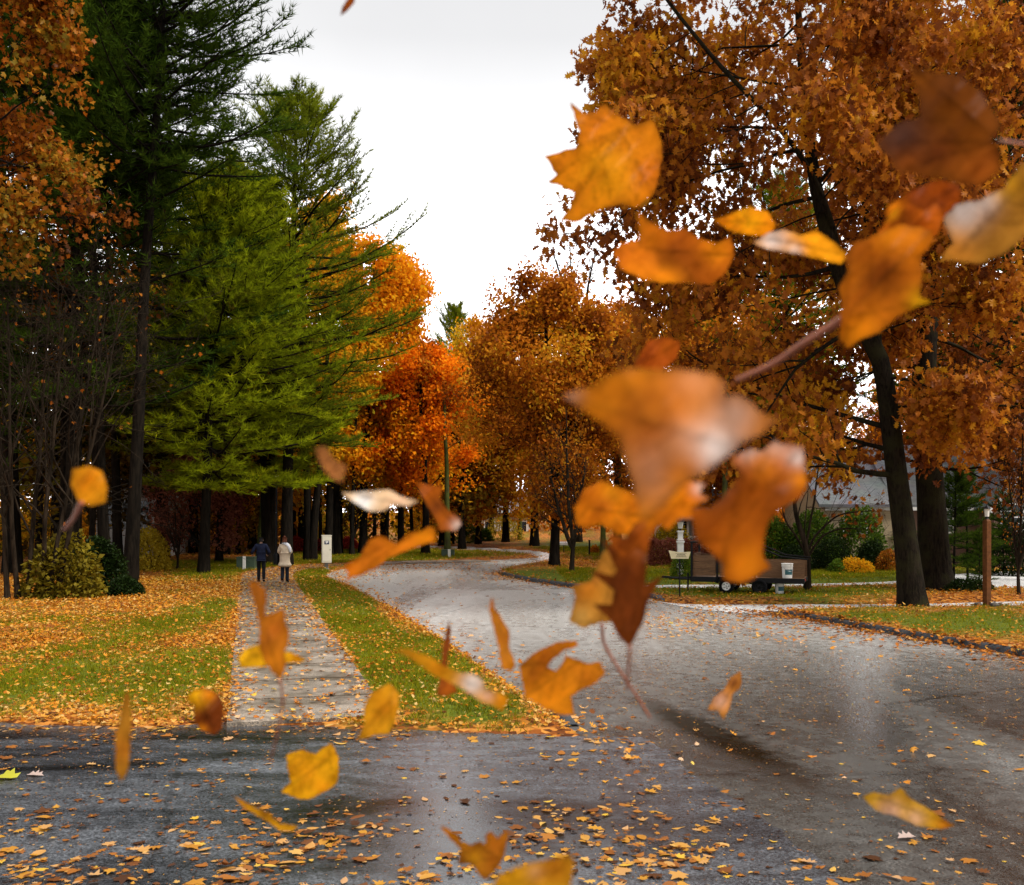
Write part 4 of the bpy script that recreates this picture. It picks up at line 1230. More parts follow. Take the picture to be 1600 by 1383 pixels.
# grass
gp = np.vstack([rand_pts(52000, -16, 2, 12.5, 26), rand_pts(52000, -22, 0, 24, 56), rand_pts(16000, -14, 6, 50, 74), rand_pts(34000, 2, 22, 17, 52), rand_pts(12000, 2, 14, 40, 75)])
gp = gp[in_view(gp)]
gp = gp[off_paving(gp, 0.06)]
gg = greenness(gp)
keep = rng.random(len(gp)) < (gg ** 1.3) * 1.1
gp, gg = gp[keep], gg[keep]
nb = 5
z = H(gp)
P = np.repeat(np.column_stack([gp, z]), nb, 0)
P[:, :2] += rng.normal(size=(len(P), 2)) * 0.05
far = np.clip(P[:, 1] / 22, 1, 2.6)
D = unit(rng.normal(size=P.shape) * 0.55 + np.array([0, 0, 1.0]))
gv0 = np.array([(-0.09, 0, 0), (0.09, 0, 0), (0, 1, 0)])
tint = np.clip(np.repeat(0.45 + 0.18 * nz(gp, 1.1, 5), nb) + rng.normal(size=len(P)) * .18, .02, .98)
V, Fa, ti = scatter(P, D, unit(rng.normal(size=P.shape) * np.array([1, 1, .2])), 0.075 * rng.uniform(.5, 1.4, len(P)) * far ** .5, (gv0, T_SPRAY[1]), tint)
tag(link('lawn_grass', np_mesh('lawn_grass', V, [Fa], tint=ti), M['grass']), 'short grass growing on the lawns and the verge', 'grass', None, 'stuff')

def lay(P, lift, size, tmpl, tint, tiltsd, curl):
    z = lift
    n = len(P)
    a = rng.random(n) * 6.283
    D = np.stack([np.cos(a), np.sin(a), rng.normal(size=n) * tiltsd], 1)
    N_ = unit(np.stack([rng.normal(size=n) * tiltsd, rng.normal(size=n) * tiltsd, np.ones(n) * np.where(rng.random(n) < .5, 1, -1)], 1))
    return scatter(np.column_stack([P, z]), D, N_, size, tmpl, tint, curl)

def merge(parts):
    V, Fs, T, off = [], {}, [], 0
    for v, f, t in parts:
        V.append(v)
        Fs.setdefault(f.shape[1], []).append(f + off)
        T.append(t)
        off += len(v)
    return np.vstack(V), [np.vstack(x) for x in Fs.values()], np.concatenate(T)

# litter on the lawns
lp = np.vstack([rand_pts(60000, -17, 2, 12.6, 22), rand_pts(90000, -22, 0, 21, 42), rand_pts(40000, -26, 4, 40, 74), rand_pts(44000, 1, 24, 15, 36), rand_pts(26000, 1, 22, 34, 76)])
lp = lp[in_view(lp)]
lp = lp[off_paving(lp, -0.02)]
g_ = greenness(lp)
keep = rng.random(len(lp)) < np.clip(1.06 - g_, .36, 1) ** 1.7
lp, g_ = lp[keep], g_[keep]
near = lp[:, 1] < 24
parts = []
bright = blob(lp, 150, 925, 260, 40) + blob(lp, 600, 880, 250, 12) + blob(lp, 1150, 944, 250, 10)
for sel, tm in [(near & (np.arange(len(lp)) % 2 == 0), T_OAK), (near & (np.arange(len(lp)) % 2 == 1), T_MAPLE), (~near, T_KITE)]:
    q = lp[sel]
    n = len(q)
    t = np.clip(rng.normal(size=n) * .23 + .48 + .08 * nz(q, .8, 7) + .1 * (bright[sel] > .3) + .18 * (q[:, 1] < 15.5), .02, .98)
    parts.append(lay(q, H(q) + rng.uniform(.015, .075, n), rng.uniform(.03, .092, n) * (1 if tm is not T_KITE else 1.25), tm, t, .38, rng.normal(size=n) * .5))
V, Fs, ti = merge(parts)
tag(link('leaf_litter', np_mesh('leaf_litter', V, Fs, tint=ti), M['litter_orange']), 'orange and tan leaves strewn over lawns and verge', 'leaf litter', None, 'stuff')

# leaves blown along the road edges, on the road and on the sidewalk
rp = np.vstack([rand_pts(30000, -8, 11, 10, 34), rand_pts(60000, -13, 12, 30, 80)])
rp = rp[in_view(rp)]
rin = sdf(rp, ROAD) < 0
rp = rp[rin]
e = -sdf(rp, ROAD)
eL, eN, eR, eT = (seg_dist(rp, s_, False) for s_ in (seg_left, seg_near, seg_right, seg_tongue))
u_, v_ = px_of(rp)
prob = 0.016 + 0.7 * np.exp(-(eL / .55) ** 2) + 1.0 * np.exp(-(eN / 1.0) ** 2) + .35 * np.exp(-(eN / 2.2) ** 2) * sstep(rp[:, 1], 18, 24) + .8 * np.exp(-(eR / .6) ** 2) + .8 * np.exp(-(eT / .8) ** 2)
prob += .9 * blob(rp, 545, 897, 55, 14) * (v_ < 925) + .75 * blob(rp, 640, 886, 130, 7) + .9 * blob(rp, 800, 903, 50, 7) + .8 * blob(rp, 1100, 972, 120, 22) * (eN < 6) + .5 * blob(rp, 940, 1150, 60, 40)
prob *= 0.55 + .45 * nz(rp, .5, 3)
rp = rp[rng.random(len(rp)) < np.clip(prob, 0, 1)]
parts = []
near = rp[:, 1] < 26
for sel, tm in [(near, T_OAK), (~near, T_KITE)]:
    q = rp[sel]
    n = len(q)
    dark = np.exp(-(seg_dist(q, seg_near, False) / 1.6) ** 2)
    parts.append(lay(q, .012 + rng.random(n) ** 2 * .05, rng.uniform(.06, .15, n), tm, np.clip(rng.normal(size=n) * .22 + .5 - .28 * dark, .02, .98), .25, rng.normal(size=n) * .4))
q = rand_pts(42000, -12, 0, 12.8, 52)
q = q[(sdf(q, WALK) < 0.0) & in_view(q)]
es = -sdf(q, WALK)
q = q[rng.random(len(q)) < np.clip(.95 * np.exp(-(es / (.20 + .10 * nz(q, .7, 4))) ** 2) + .30 + .20 * sstep(q[:, 1], 18, 34) + .8 * sstep(q[:, 1], 40, 44), 0, 1)]
n = len(q)
parts.append(lay(q, .078 + rng.random(n) * .03, rng.uniform(.03, .11, n), T_MAPLE, np.clip(rng.normal(size=n) * .26 + .5, .02, .98), .22, rng.normal(size=n) * .35))
q = rand_pts(6000, 4, 26, 27, 40)
q = q[(sdf(q, PALE1) < 0.1)]
q = q[rng.random(len(q)) < (.04 + .8 * np.exp(-((-sdf(q, PALE1)) / .5) ** 2) + .4 * np.exp(-((q[:, 0] - 5.5) / 2) ** 2))]
parts.append(lay(q, .02 + rng.random(len(q)) * .04, rng.uniform(.07, .14, len(q)), T_KITE, np.clip(rng.normal(size=len(q)) * .22 + .5, .02, .98), .25, rng.normal(size=len(q)) * .4))
for line_, m_, fl_ in ((dens(seg_near[seg_near[:, 1] > 9], .05), 2600, 1), (dens(seg_right[seg_right[:, 1] < 46], .05), 700, 1)):
    k_ = rng.integers(0, len(line_), m_)
    tn_ = np.gradient(line_, axis=0)
    tn_ /= np.linalg.norm(tn_, axis=1)[:, None]
    off_ = rng.normal(size=m_) * .22 + .04
    q = line_[k_] + np.stack([-tn_[k_, 1], tn_[k_, 0]], 1) * off_[:, None]
    keep_ = rng.random(m_) < .62 + .5 * nz(q, .8, 6)
    q, off_ = q[keep_], off_[keep_]
    zk_ = np.interp(off_, [-.1, 0, .03, .10, .24, .34, 1.0], [.0, .01, .08, .135, .125, .12, .12])
    parts.append(lay(q, zk_ + .012 + rng.random(len(q)) * .03, rng.uniform(.06, .15, len(q)), T_OAK, np.clip(rng.normal(size=len(q)) * .22 + .32, .02, .98), .45, rng.normal(size=len(q)) * .5))
V, Fs, ti = merge(parts)
tag(link('roadside_leaves', np_mesh('roadside_leaves', V, Fs, tint=ti), M['litter']), 'leaves drifted along the road edge and sidewalk', 'leaf litter', None, 'stuff')

# leaves on the near driveway: the largest ones are things of their own, the rest one mass
n_try = 48000
q = rand_pts(n_try, -8, 8.5, 6.9, 13.6)
q = q[in_view(q, 20)]
sdD = sdf(q, DRIVE)
u_, v_ = px_of(q)
dens_ = 0.10 + .75 * sstep(v_, 1225, 1345) + .10 * np.exp(-((v_ - 1140) / 14) ** 2) * 4 + .10 * sstep(-u_, -420, 0)
dens_ *= np.where(sdD < 0, 1, .30 * sstep(v_, 1200, 1370) + .08) * np.where(u_ > 1300, .55, 1)
dens_ *= np.clip(.45 + .9 * nz(q, .75, 9), .08, 1.5)
sel = rng.random(len(q)) < np.clip(dens_, 0.015, 1) * .5
q, sdD = q[sel], sdD[sel]
zb = np.where(sdD < 0, .008, .0)
order = np.argsort(q[:, 1])
q, zb = q[order], zb[order]
n = len(q)
NI = 260
tint = np.clip(rng.normal(size=n) * .28 + .45, .02, .98)
kind = rng.integers(0, 3, n)
parts = []
for kk, tm in ((0, flat(T_OAK, .5)), (1, flat(T_MAPLE, .4)), (2, flat(T_OVAL, .8))):
    s_ = (np.arange(n) >= NI) & (kind == kk)
    parts.append(lay(q[s_], zb[s_] + .006 + rng.random(s_.sum()) ** 2 * .022, np.clip(np.exp(rng.normal(size=s_.sum()) * .45) * .075, .025, .17), tm, tint[s_], .07, rng.normal(size=s_.sum()) * .16))
# crumbs, needles and bits
cr = rand_pts(17000, -9, 9.5, 7, 20)
cr = cr[in_view(cr, 20) & ((sdf(cr, DRIVE) < 0) | (sdf(cr, ROAD) < 0))]
parts.append(lay(cr, np.full(len(cr), .013), rng.uniform(.010, .034, len(cr)) * np.clip(cr[:, 1] / 11, .9, 1.5), T_KITE, np.clip(rng.normal(size=len(cr)) * .3 + .3, .02, .98), .1, rng.normal(size=len(cr)) * .3))
V, Fs, ti = merge(parts)
tag(link('driveway_leaves', np_mesh('driveway_leaves', V, Fs, tint=ti), M['drive_leaf']), 'leaves and crumbs scattered over the wet driveway', 'leaf litter', None, 'stuff')

protos = []
for i in range(10):
    tm = (flat(T_OAK, .5), flat(T_MAPLE, .4), flat(T_OVAL, .8), flat(T_OAK, 1.2))[i % 4]
    tv = [.08, .14, .30, .38, .55, .60, .66, .72, .88, .95][i]
    V, Fa, ti = scatter(np.zeros((1, 3)), np.array([[0, 1.0, .02]]), np.array([[.05, 0, 1.0]]), np.array([.15]), tm, np.array([tv]), np.array([rng.normal() * .2]))
    V = V - np.array([0, .075, 0])
    V[:, 2] -= V[:, 2].min()
    protos.append((np_mesh('fallen_leaf', V, [Fa], tint=ti), tv))
for i in range(min(NI, n)):
    me, tv = protos[rng.integers(0, 10)]
    o = link('fallen_leaf', me, M['drive_leaf'])
    s_ = float(np.clip(np.exp(rng.normal() * .35) * .68, .3, 1.15))
    o.location = (q[i, 0], q[i, 1], zb[i] + .003)
    o.rotation_euler = (rng.normal() * .10, rng.normal() * .10, rng.random() * 6.28)
    o.scale = (s_ * rng.uniform(.8, 1.1), s_, s_ * rng.uniform(.5, 1.1))
    tone = 'dark brown' if tv < .2 else 'russet orange' if tv < .45 else 'ochre' if tv < .7 else 'pale yellow'
    tag(o, '%s leaf lying among others on the near end of the wet tarmac' % tone, 'leaf', 'fallen leaves lying on the wet tarmac')
# twigs lying by the near kerb
tw_p = rand_pts(900, 2, 12, 14, 27)
tw_p = tw_p[(sdf(tw_p, ROAD) < 0) & (seg_dist(tw_p, seg_near, False) < 1.3)][:150]
a = rng.random(len(tw_p)) * 6.28
tp = grow(np.column_stack([tw_p, np.full(len(tw_p), .03)]), np.stack([np.cos(a), np.sin(a), np.zeros(len(a))], 1), rng.uniform(.15, .7, len(tw_p)), 4, .18)
tp[:, :, 2] = np.clip(tp[:, :, 2], .012, .06)
V, Fq = tubes([(tp, np.full((len(tp), 1), .005) * np.linspace(1, .5, 5)[None], 4)])
tag(link('twig_litter', np_mesh('twig_litter', V, [Fq]), M['twig']), 'broken twigs lying along the near kerb', 'twigs', None, 'stuff')

# ------------------------------------------------------------------ furniture of the street
M['black_metal'] = simple('black_metal', (0.006, 0.006, 0.007), 0.5, .3, 8, spec=.2)
M['frost'] = simple('frosted_lamp_glass', (0.62, 0.60, 0.55), 0.3, .08, 5)
M['cream'] = simple('cream_sheet_metal', (0.56, 0.52, 0.42), 0.45, .1, 2)
M['navy'] = simple('navy_paint', (0.012, 0.018, 0.055), 0.5, .1, 3)
M['white'] = simple('white_paint', (0.72, 0.71, 0.68), 0.5, .08, 4)
M['cream_board'] = simple('cream_board', (0.68, 0.60, 0.36), 0.6, .1, 8)
M['ink'] = simple('dark_ink', (0.04, 0.035, 0.03), 0.7, .1, 5)
M['green_metal'] = simple('green_metal', (0.045, 0.075, 0.045), 0.5, .2, 3)
M['concrete_grey'] = simple('grey_pedestal', (0.22, 0.22, 0.21), 0.8, .2, 8)
M['dark_steel'] = simple('dark_steel', (0.005, 0.005, 0.006), 0.6, .4, 10, spec=.2)
M['grey_steel'] = simple('galvanised_steel', (0.35, 0.35, 0.36), 0.4, .2, 10, metallic=.6)
M['rubber'] = simple('tyre_rubber', (0.005, 0.005, 0.006), 0.9, .3, 20, .2, spec=.1)
M['teal'] = simple('teal_label', (0.02, 0.11, 0.13), 0.5, .1, 5)
M['red'] = simple('red_lens', (0.45, 0.02, 0.012), 0.3, .1, 5)
M['gold_post'] = simple('stained_post', (0.10, 0.036, 0.009), 0.7, .4, 9, .2, spec=.15)
def wood_mat(name, lo, hi, axis_scale):
    m, nt, out = mat_new(name)
    b = nd(nt, 'ShaderNodeBsdfPrincipled')
    tc = nd(nt, 'ShaderNodeTexCoord')
    mp = nd(nt, 'ShaderNodeMapping')
    mp.inputs['Scale'].default_value = axis_scale
    nt.links.new(tc.outputs['Object'], mp.inputs['Vector'])
    n = noise(nt, 6, 6, .7, mp.outputs['Vector'], 1.2)
    r = ramp(nt, [(.3, lo), (.7, hi)])
    nt.links.new(n.outputs['Fac'], r.inputs['Fac'])
    nt.links.new(r.outputs['Color'], b.inputs['Base Color'])
    b.inputs['Roughness'].default_value = .75
    nt.links.new(b.outputs['BSDF'], out.inputs['Surface'])
    return m
M['plank'] = wood_mat('weathered_plank', (0.060, 0.028, 0.011), (0.23, 0.115, 0.045), (.5, 4, 5))

# street lamp
a = At(432, 886)
lampz = (886 - 738) * a.k
L = thing('street_lamp', 'black lamp post with a lantern head beside the sidewalk pines', 'lamp', (*a.xy, h1(*a.xy)))
MB().lathe([(.16, -.05), (.16, .55), (.10, .62), (.055, .7), (.05, lampz - .62), (.075, lampz - .55), (.03, lampz - .48)], sides=12).build('pole', M['black_metal'], L)
MB().lathe([(.085, lampz - .47), (.17, lampz - .14)], sides=6).build('lantern_glass', M['frost'], L)
mb = MB().lathe([(.22, lampz - .14), (.20, lampz - .10), (.07, lampz + .02), (.02, lampz + .05), (.02, lampz + .10)], sides=6)
mb.build('lantern_cap', M['black_metal'], L)
mb = MB().lathe([(.06, lampz - .52), (.10, lampz - .465)], sides=6)
for i in range(6):
    q_ = i * math.pi / 3
    mb.tube([(.088 * math.cos(q_), .088 * math.sin(q_), lampz - .47), (.175 * math.cos(q_), .175 * math.sin(q_), lampz - .14)], .01, 4)
mb.build('lantern_frame', M['black_metal'], L)

# mail relay box
a = At(510, 891)
B_ = thing('relay_mailbox', 'cream mail storage box with a dark blue emblem on a pedestal', 'mailbox', (*a.xy, h1(*a.xy)), R(14))
MB().box((0, 0, 1.0 - .08), (.44, .50, 1.24), 0).build('cabinet', M['cream'], B_, .018)
MB().box((0, 0, 1.555), (.47, .53, .035)).build('top_cap', M['cream'], B_, .01)
MB().box((0, 0, .14), (.16, .16, .32)).box((0, 0, .285), (.30, .34, .03)).box((0, 0, 0), (.34, .34, .06)).build('pedestal', M['concrete_grey'], B_, .01)
dr = MB().box((0, -.255, .92), (.38, .014, 1.12)).build('door', M['cream'], B_, .006)
MB().box((.15, -.268, .90), (.02, .02, .06)).build('lock', M['black_metal'], dr)
em = MB().box((.0, -.266, 1.235), (.215, .008, .165)).build('emblem', M['navy'], B_)
mb = MB()
mb.prism([(-.085, 1.285), (.02, 1.300), (.085, 1.292), (.055, 1.268), (-.01, 1.262), (-.055, 1.272)], 1, -.276, -.271)
mb.prism([(-.075, 1.255), (.0, 1.250), (.075, 1.258), (.03, 1.222), (-.045, 1.178), (-.02, 1.225)], 1, -.276, -.271)
mb.build('eagle_mark', M['white'], em)

# green utility box and the pale marker in front of it
a = At(386, 890)
U = thing('utility_box', 'low dark green utility cabinet on the grass beside the walkers', 'utility box', (*a.xy, h1(*a.xy)))
MB().box((0, 0, .25), (.84, .6, .52)).build('cabinet', M['green_metal'], U, .02)
MB().box((0, 0, .525), (.88, .64, .05)).build('lid', M['green_metal'], U, .015)
MB().box((0, 0, -.01), (1.0, .76, .08)).build('pad', M['concrete_grey'], U, .01)
MB().box((.0, -.305, .25), (.015, .012, .44)).build('door_seam', M['black_metal'], U)
g = G(381.5, 892)
tag(MB().box((g[0], g[1], .30 + h1(*g)), (.14, .05, .62)).build('marker_post', M['white'], None, .012), 'pale flat marker post in front of the green utility cabinet', 'post')
a = At(700, 871)
U = thing('transformer_box', 'small green box at the foot of a mossy trunk by the bend', 'utility box', (*a.xy, h1(*a.xy)))
MB().box((0, 0, .17), (.75, .5, .38)).build('cabinet', M['green_metal'], U, .02)
MB().box((0, 0, .375), (.79, .54, .04)).build('lid', M['green_metal'], U, .012)
g = G(702, 873)
tag(MB().box((g[0], g[1], .22 + h1(*g)), (.16, .05, .48)).build('marker_post', M['white'], None, .012), 'pale marker post in front of the small green box by the bend', 'post')
# small things on the far lawn
a = At(881, 868)
U = thing('roadside_mailbox', 'little white mailbox on a thin post beyond the black trunk', 'mailbox', (*a.xy, h1(*a.xy)))
MB().tube([(0, 0, -.1), (0, 0, .5)], .03, 8).build('post', M['dark_steel'], U)
pf = [(-.09, .5), (.09, .5), (.09, .62), (.06, .68), (0, .705), (-.06, .68), (-.09, .62)]
MB().prism([(p_[0], p_[1]) for p_ in pf], 0, -.24, .24).build('box', M['white'], U, .008)
MB().box((.1, -.1, .72), (.02, .012, .12)).build('flag', M['red'], U)
g = G(921, 872)
tag(MB().lathe([(.05, -.1), (.05, .82), (.065, .83), (.065, .87), (.02, .90)], (g[0], g[1], h1(*g)), 10).build('short_post', M['dark_steel']), 'short dark post standing on the far lawn by the round brown bush', 'post')

# white lamp post beside the sign
a = At(1063, 904)
L = thing('white_lamp_post', 'white turned lamp post with a black lantern behind the yard sign', 'lamp', (*a.xy, h1(*a.xy)))
k = a.k
tz = lambda v: (904 - v) * k
MB().box((0, 0, tz(878)), (.24, .24, (904 - 852) * k), 0).build('lower_post', M['white'], L, .01)
mb = MB().box((0, 0, tz(851)), (.30, .30, .07)).box((0, 0, tz(849) + .03), (.25, .25, .05)).box((0, 0, tz(842)), (.19, .19, .36)).box((0, 0, tz(835)), (.25, .25, .07), 0)
mb.build('upper_post', M['white'], L, .008)
lb = tz(833)
MB().lathe([(.06, lb - .02), (.03, lb + .03), (.09, lb + .07)], sides=6).build('lantern_base', M['black_metal'], L)
MB().lathe([(.085, lb + .07), (.135, lb + .34)], sides=6).build('lantern_glass', M['frost'], L)
MB().lathe([(.19, lb + .34), (.16, lb + .38), (.05, lb + .47), (.015, lb + .49), (.015, lb + .54)], sides=6).build('lantern_cap', M['black_metal'], L)

# yard sign
a = At(1062, 939)
S_ = thing('yard_sign', 'cream board sign on a thin dark post at the driveway corner', 'sign', (*a.xy, h1(*a.xy)), R(-4))
k = a.k
z0, z1 = (939 - 880.5) * k, (939 - 869) * k
MB().tube([(0, 0, -.2), (0, 0, z1 - .05)], .022, 8).build('post', M['dark_steel'], S_)
bd = MB().prism([(-.255, z0), (.26, z0), (.325, z1), (-.335, z1 + .02), (-.05, z1 - .015), (.1, z1 - .03)][0:2] + [(.325, z1 - .01), (0, z1 - .03), (-.335, z1 + .03)], 1, -.05, -.025).build('board', M['cream_board'], S_)
mb = MB()
for row, (zz, n_) in enumerate([(z0 + .125, 6), (z0 + .085, 7)]):
    for i in range(n_):
        mb.box((.04 + (i - (n_ - 1) / 2) * .042, -.053, zz), (.026, .004, .022))
mb.box((.04, -.0525, z0 + .155), (.34, .004, .008)).box((.04, -.0525, z0 + .055), (.34, .004, .008))
mb.build('lettering', M['ink'], bd)

# wooden lamp post
a = At(1542, 954)
L = thing('wooden_lamp_post', 'brown timber lamp post with a small lantern at the lawn edge', 'lamp', (*a.xy, h1(*a.xy)), R(20))
ph = (954 - 819) * a.k
MB().box((0, 0, ph / 2 - .1), (.155, .155, ph + .1)).box((0, 0, ph - .02), (.15, .15, .06), 0, .45).build('post', M['gold_post'], L, .008)
MB().lathe([(.05, ph), (.03, ph + .05), (.06, ph + .07)], sides=8).build('lantern_base', M['black_metal'], L)
MB().lathe([(.058, ph + .07), (.075, ph + .28)], sides=6).build('lantern_glass', M['frost'], L)
MB().lathe([(.11, ph + .28), (.09, ph + .31), (.02, ph + .38), (.01, ph + .41)], sides=6).build('lantern_cap', M['black_metal'], L)
M['stone'] = simple('field_stone', (0.06, 0.05, 0.04), .9, .4, 6, .4)
for i, (u, v, s_) in enumerate([(1528, 954, .11), (1554, 956, .12), (1562, 954, .08)]):
    g = G(u, v)
    bm = bmesh.new()
    bmesh.ops.create_icosphere(bm, subdivisions=2, radius=s_)
    for vv in bm.verts:
        vv.co *= 1 + .18 * math.sin(vv.co.x * 40 + i) * math.cos(vv.co.y * 37)
        vv.co.z *= .62
    me = bpy.data.meshes.new('stone')
    bm.to_mesh(me)
    bm.free()
    o = link('stone', me, M['stone'])
    o.location = (g[0], g[1], h1(*g) + s_ * .3)
    tag(o, ['dark stone at the foot of the wooden post facing the oak', 'largest dark stone by the wooden post', 'smallest dark stone by the wooden post'][i], 'stone', 'stones at the foot of the wooden post')

# utility trailer
a = At(1166, 931)
T_ = thing('utility_trailer', 'black framed utility trailer with plank sides parked on the lawn', 'trailer', (*a.xy, h1(*a.xy)), R(-20))
k = a.k
X0, X1, W = -1.66, 1.86, 1.5
fz = .50                                     # deck height
fr = MB()
for y in (-W / 2, W / 2):
    fr.box(((X0 + X1) / 2, y, fz - .06), (X1 - X0, .06, .16))
for x in (X0 + .04, -.5, .6, X1 - .04):
    fr.box((x, 0, fz - .055), (.07, W - .07, .11))
fr.build('frame', M['dark_steel'], T_, .006)
MB().box(((X0 + X1) / 2, 0, fz + .012), (X1 - X0 - .04, W - .08, .022)).build('deck', M['plank'], T_)
up = MB()
for x, h_ in ((X0 + .03, 1.62), (-.82, 1.50), (.35, 1.45)):
    for y in (-W / 2 + .03, W / 2 - .03):
        up.box((x, y, (fz + h_) / 2), (.06, .06, h_ - fz))
up.build('stake', M['dark_steel'], T_)
rl = MB()
for y in (-W / 2 + .02, W / 2 - .02):
    rl.tube([(X0, y, 1.62), (-.2, y, 1.58), (.45, y, 1.50), (1.15, y, 1.20), (X1 + .1, y, 1.12)], .028, 6)
rl.box((X0, 0, 1.62), (.05, W, .05))
rl.build('top_rail', M['dark_steel'], T_)
for y in (-W / 2 + .075, W / 2 - .075):
    mb = MB()
    for zz in (.63, .85, 1.07):
        mb.box(((X0 - .88) / 2 + .0, y, zz + .03), (abs(X0 + .88), .03, .205))
    mb.build('front_side_panel', M['plank'], T_)
    mb = MB()
    for zz in (.63, .85, 1.07):
        mb.box((-.20, y, zz + .03), (1.10, .03, .205))
    mb.build('middle_side_panel', M['plank'], T_)
for y in (-.40, W / 2 - .1):
    mb = MB()
    for zz in (.61, .79, .97):
        mb.box((1.12, y, zz + .0), (1.44, .03, .172))
    mb.build('rear_side_panel', M['plank'], T_)
MB().box((X0 + .09, 0, .9), (.03, W - .2, .72)).build('front_panel', M['plank'], T_)
mb = MB()
for y in (-.35, .35):
    mb.tube([(X0 + .1, y * 1.6, fz - .08), (X0 - .85, 0, fz - .08)], .035, 6)
mb.box((X0 - .95, 0, fz - .06), (.28, .07, .07))
mb.build('tongue', M['dark_steel'], T_)
MB().tube([(X0 - .12, -.55, .04), (X0 - .12, -.55, fz + .12)], .028, 8).box((X0 - .12, -.55, .03), (.16, .14, .03)).build('jack', M['dark_steel'], T_)
for wx, white in ((-.52, True), (.50, False)):
    for y in (-W / 2 - .02, W / 2 + .02):
        w_ = MB()
        ang = [(.14, -.085), (.20, -.095), (.235, -.07), (.245, 0), (.235, .07), (.20, .095), (.14, .085)]
        vs, fs, n_ = [], [], 22
        for i in range(n_):
            q_ = 2 * math.pi * i / n_
            for r0_, yy in ang:
                vs.append((wx + r0_ * math.cos(q_), y + yy, .245 + r0_ * math.sin(q_)))
        m_ = len(ang)
        for i in range(n_):
            for j in range(m_):
                fs.append((i * m_ + j, i * m_ + (j + 1) % m_, ((i + 1) % n_) * m_ + (j + 1) % m_, ((i + 1) % n_) * m_ + j))
        w_.add(vs, fs)
        whl = w_.build('wheel', M['rubber'], T_, smooth=True)
        rm = MB()
        sg = -1 if y < 0 else 1
        ringp = [(.142, .05), (.13, .075), (.115, .055), (.05, .035), (.045, .06), (.02, .062)]
        vs, fs = [], []
        for i in range(n_):
            q_ = 2 * math.pi * i / n_
            for r0_, yy in ringp:
                vs.append((wx + r0_ * math.cos(q_), y + sg * yy, .245 + r0_ * math.sin(q_)))
        m_ = len(ringp)
        for i in range(n_):
            for j in range(m_ - 1):
                fs.append((i * m_ + j, i * m_ + j + 1, ((i + 1) % n_) * m_ + j + 1, ((i + 1) % n_) * m_ + j))
        rm.add(vs, fs)
        rm.build('rim', M['white'] if white else M['dark_steel'], whl, smooth=True)
        hb = MB()
        for i in range(5):
            q_ = 2 * math.pi * i / 5
            hb.box((wx + .08 * math.cos(q_), y + sg * .058, .245 + .08 * math.sin(q_)), (.03, .012, .03))
        hb.build('wheel_nut', M['dark_steel'], whl)
mb = MB()
for y in (-W / 2 - .05, W / 2 + .05):
    for wx in (-.52, .50):
        pts = [(wx - .33, y, .36), (wx - .25, y, .535), (wx + .25, y, .535), (wx + .33, y, .36)]
        if wx < 0:
            for i in range(3):
                p0_, p1_ = pts[i], pts[i + 1]
                cx_, cz_ = (p0_[0] + p1_[0]) / 2, (p0_[2] + p1_[2]) / 2
                mb.add([(p0_[0], y - .12, p0_[2]), (p0_[0], y + .12, p0_[2]), (p1_[0], y + .12, p1_[2]), (p1_[0], y - .12, p1_[2])], [(0, 1, 2, 3)])
mb.build('fender', M['dark_steel'], T_)
mb = MB()
for y in (-W / 2 + .05, W / 2 - .05):
    for wx in (-.52, .50):
        mb.tube([(wx - .42, y, .40), (wx - .2, y, .30), (wx, y, .27), (wx + .2, y, .30), (wx + .42, y, .40)], .022, 6)
    mb.box((-.01, y, .36), (.10, .04, .20))
mb.build('leaf_spring', M['dark_steel'], T_)
MB().tube([(-.52, -W / 2, .245), (-.52, W / 2, .245)], .03, 8).tube([(.5, -W / 2, .245), (.5, W / 2, .245)], .03, 8).build('axle', M['dark_steel'], T_)
MB().box((X1 + .02, -W / 2 + .1, fz - .02), (.02, .08, .06)).build('tail_light', M['red'], T_)

def bucket(loc, label, rz):
    o = thing('bucket', label, 'bucket', loc, rz, 'paint buckets by the trailer')
    MB().lathe([(.125, 0), (.13, .01), (.143, .30), (.155, .302), (.155, .325), (.147, .33), (.150, .365)], sides=24).build('pail', M['white'], o, smooth=False)
    MB().lathe([(.158, .362), (.160, .378), (.150, .385), (.03, .383)], sides=24).build('lid', M['white'], o)
    mb = MB()
    vs, fs = [], []
    for i in range(9):
        q_ = R(-150 + i * 12)
        for zz in (.09, .23):
            rr_ = .131 + zz / .30 * .0135
            vs.append((rr_ * math.cos(q_), rr_ * math.sin(q_), zz))
    for i in range(8):
        fs.append((2 * i, 2 * i + 2, 2 * i + 3, 2 * i + 1))
    mb.add(vs, fs)
    mb.build('paper_label', M['teal'], o)
    pts = [(.157 * math.cos(q_), .157 * math.sin(q_) , .30 - .14 * math.sin(q_ * 1)) for q_ in np.linspace(math.pi, 2 * math.pi, 12)]
    pts = [(p_[0], p_[1] - .004, .31 + .13 * p_[1] / .157) for p_ in pts]
    MB().tube(pts, .003, 5).build('wire_handle', M['grey_steel'], o)
    return o
def trailer_pt(x, y, z):
    c_, s_ = math.cos(R(-20)), math.sin(R(-20))
    return (a.xy[0] + x * c_ - y * s_, a.xy[1] + x * s_ + y * c_, h1(*a.xy) + z)
bucket(trailer_pt(1.33, -.58, fz + .024), 'white bucket with a teal label standing on the trailer deck', R(20)).scale = (1.15, 1.15, 1.2)
g = G(1218, 934)
bucket((g[0], g[1], h1(*g)), 'white bucket standing on the grass behind the trailer wheels', R(30))

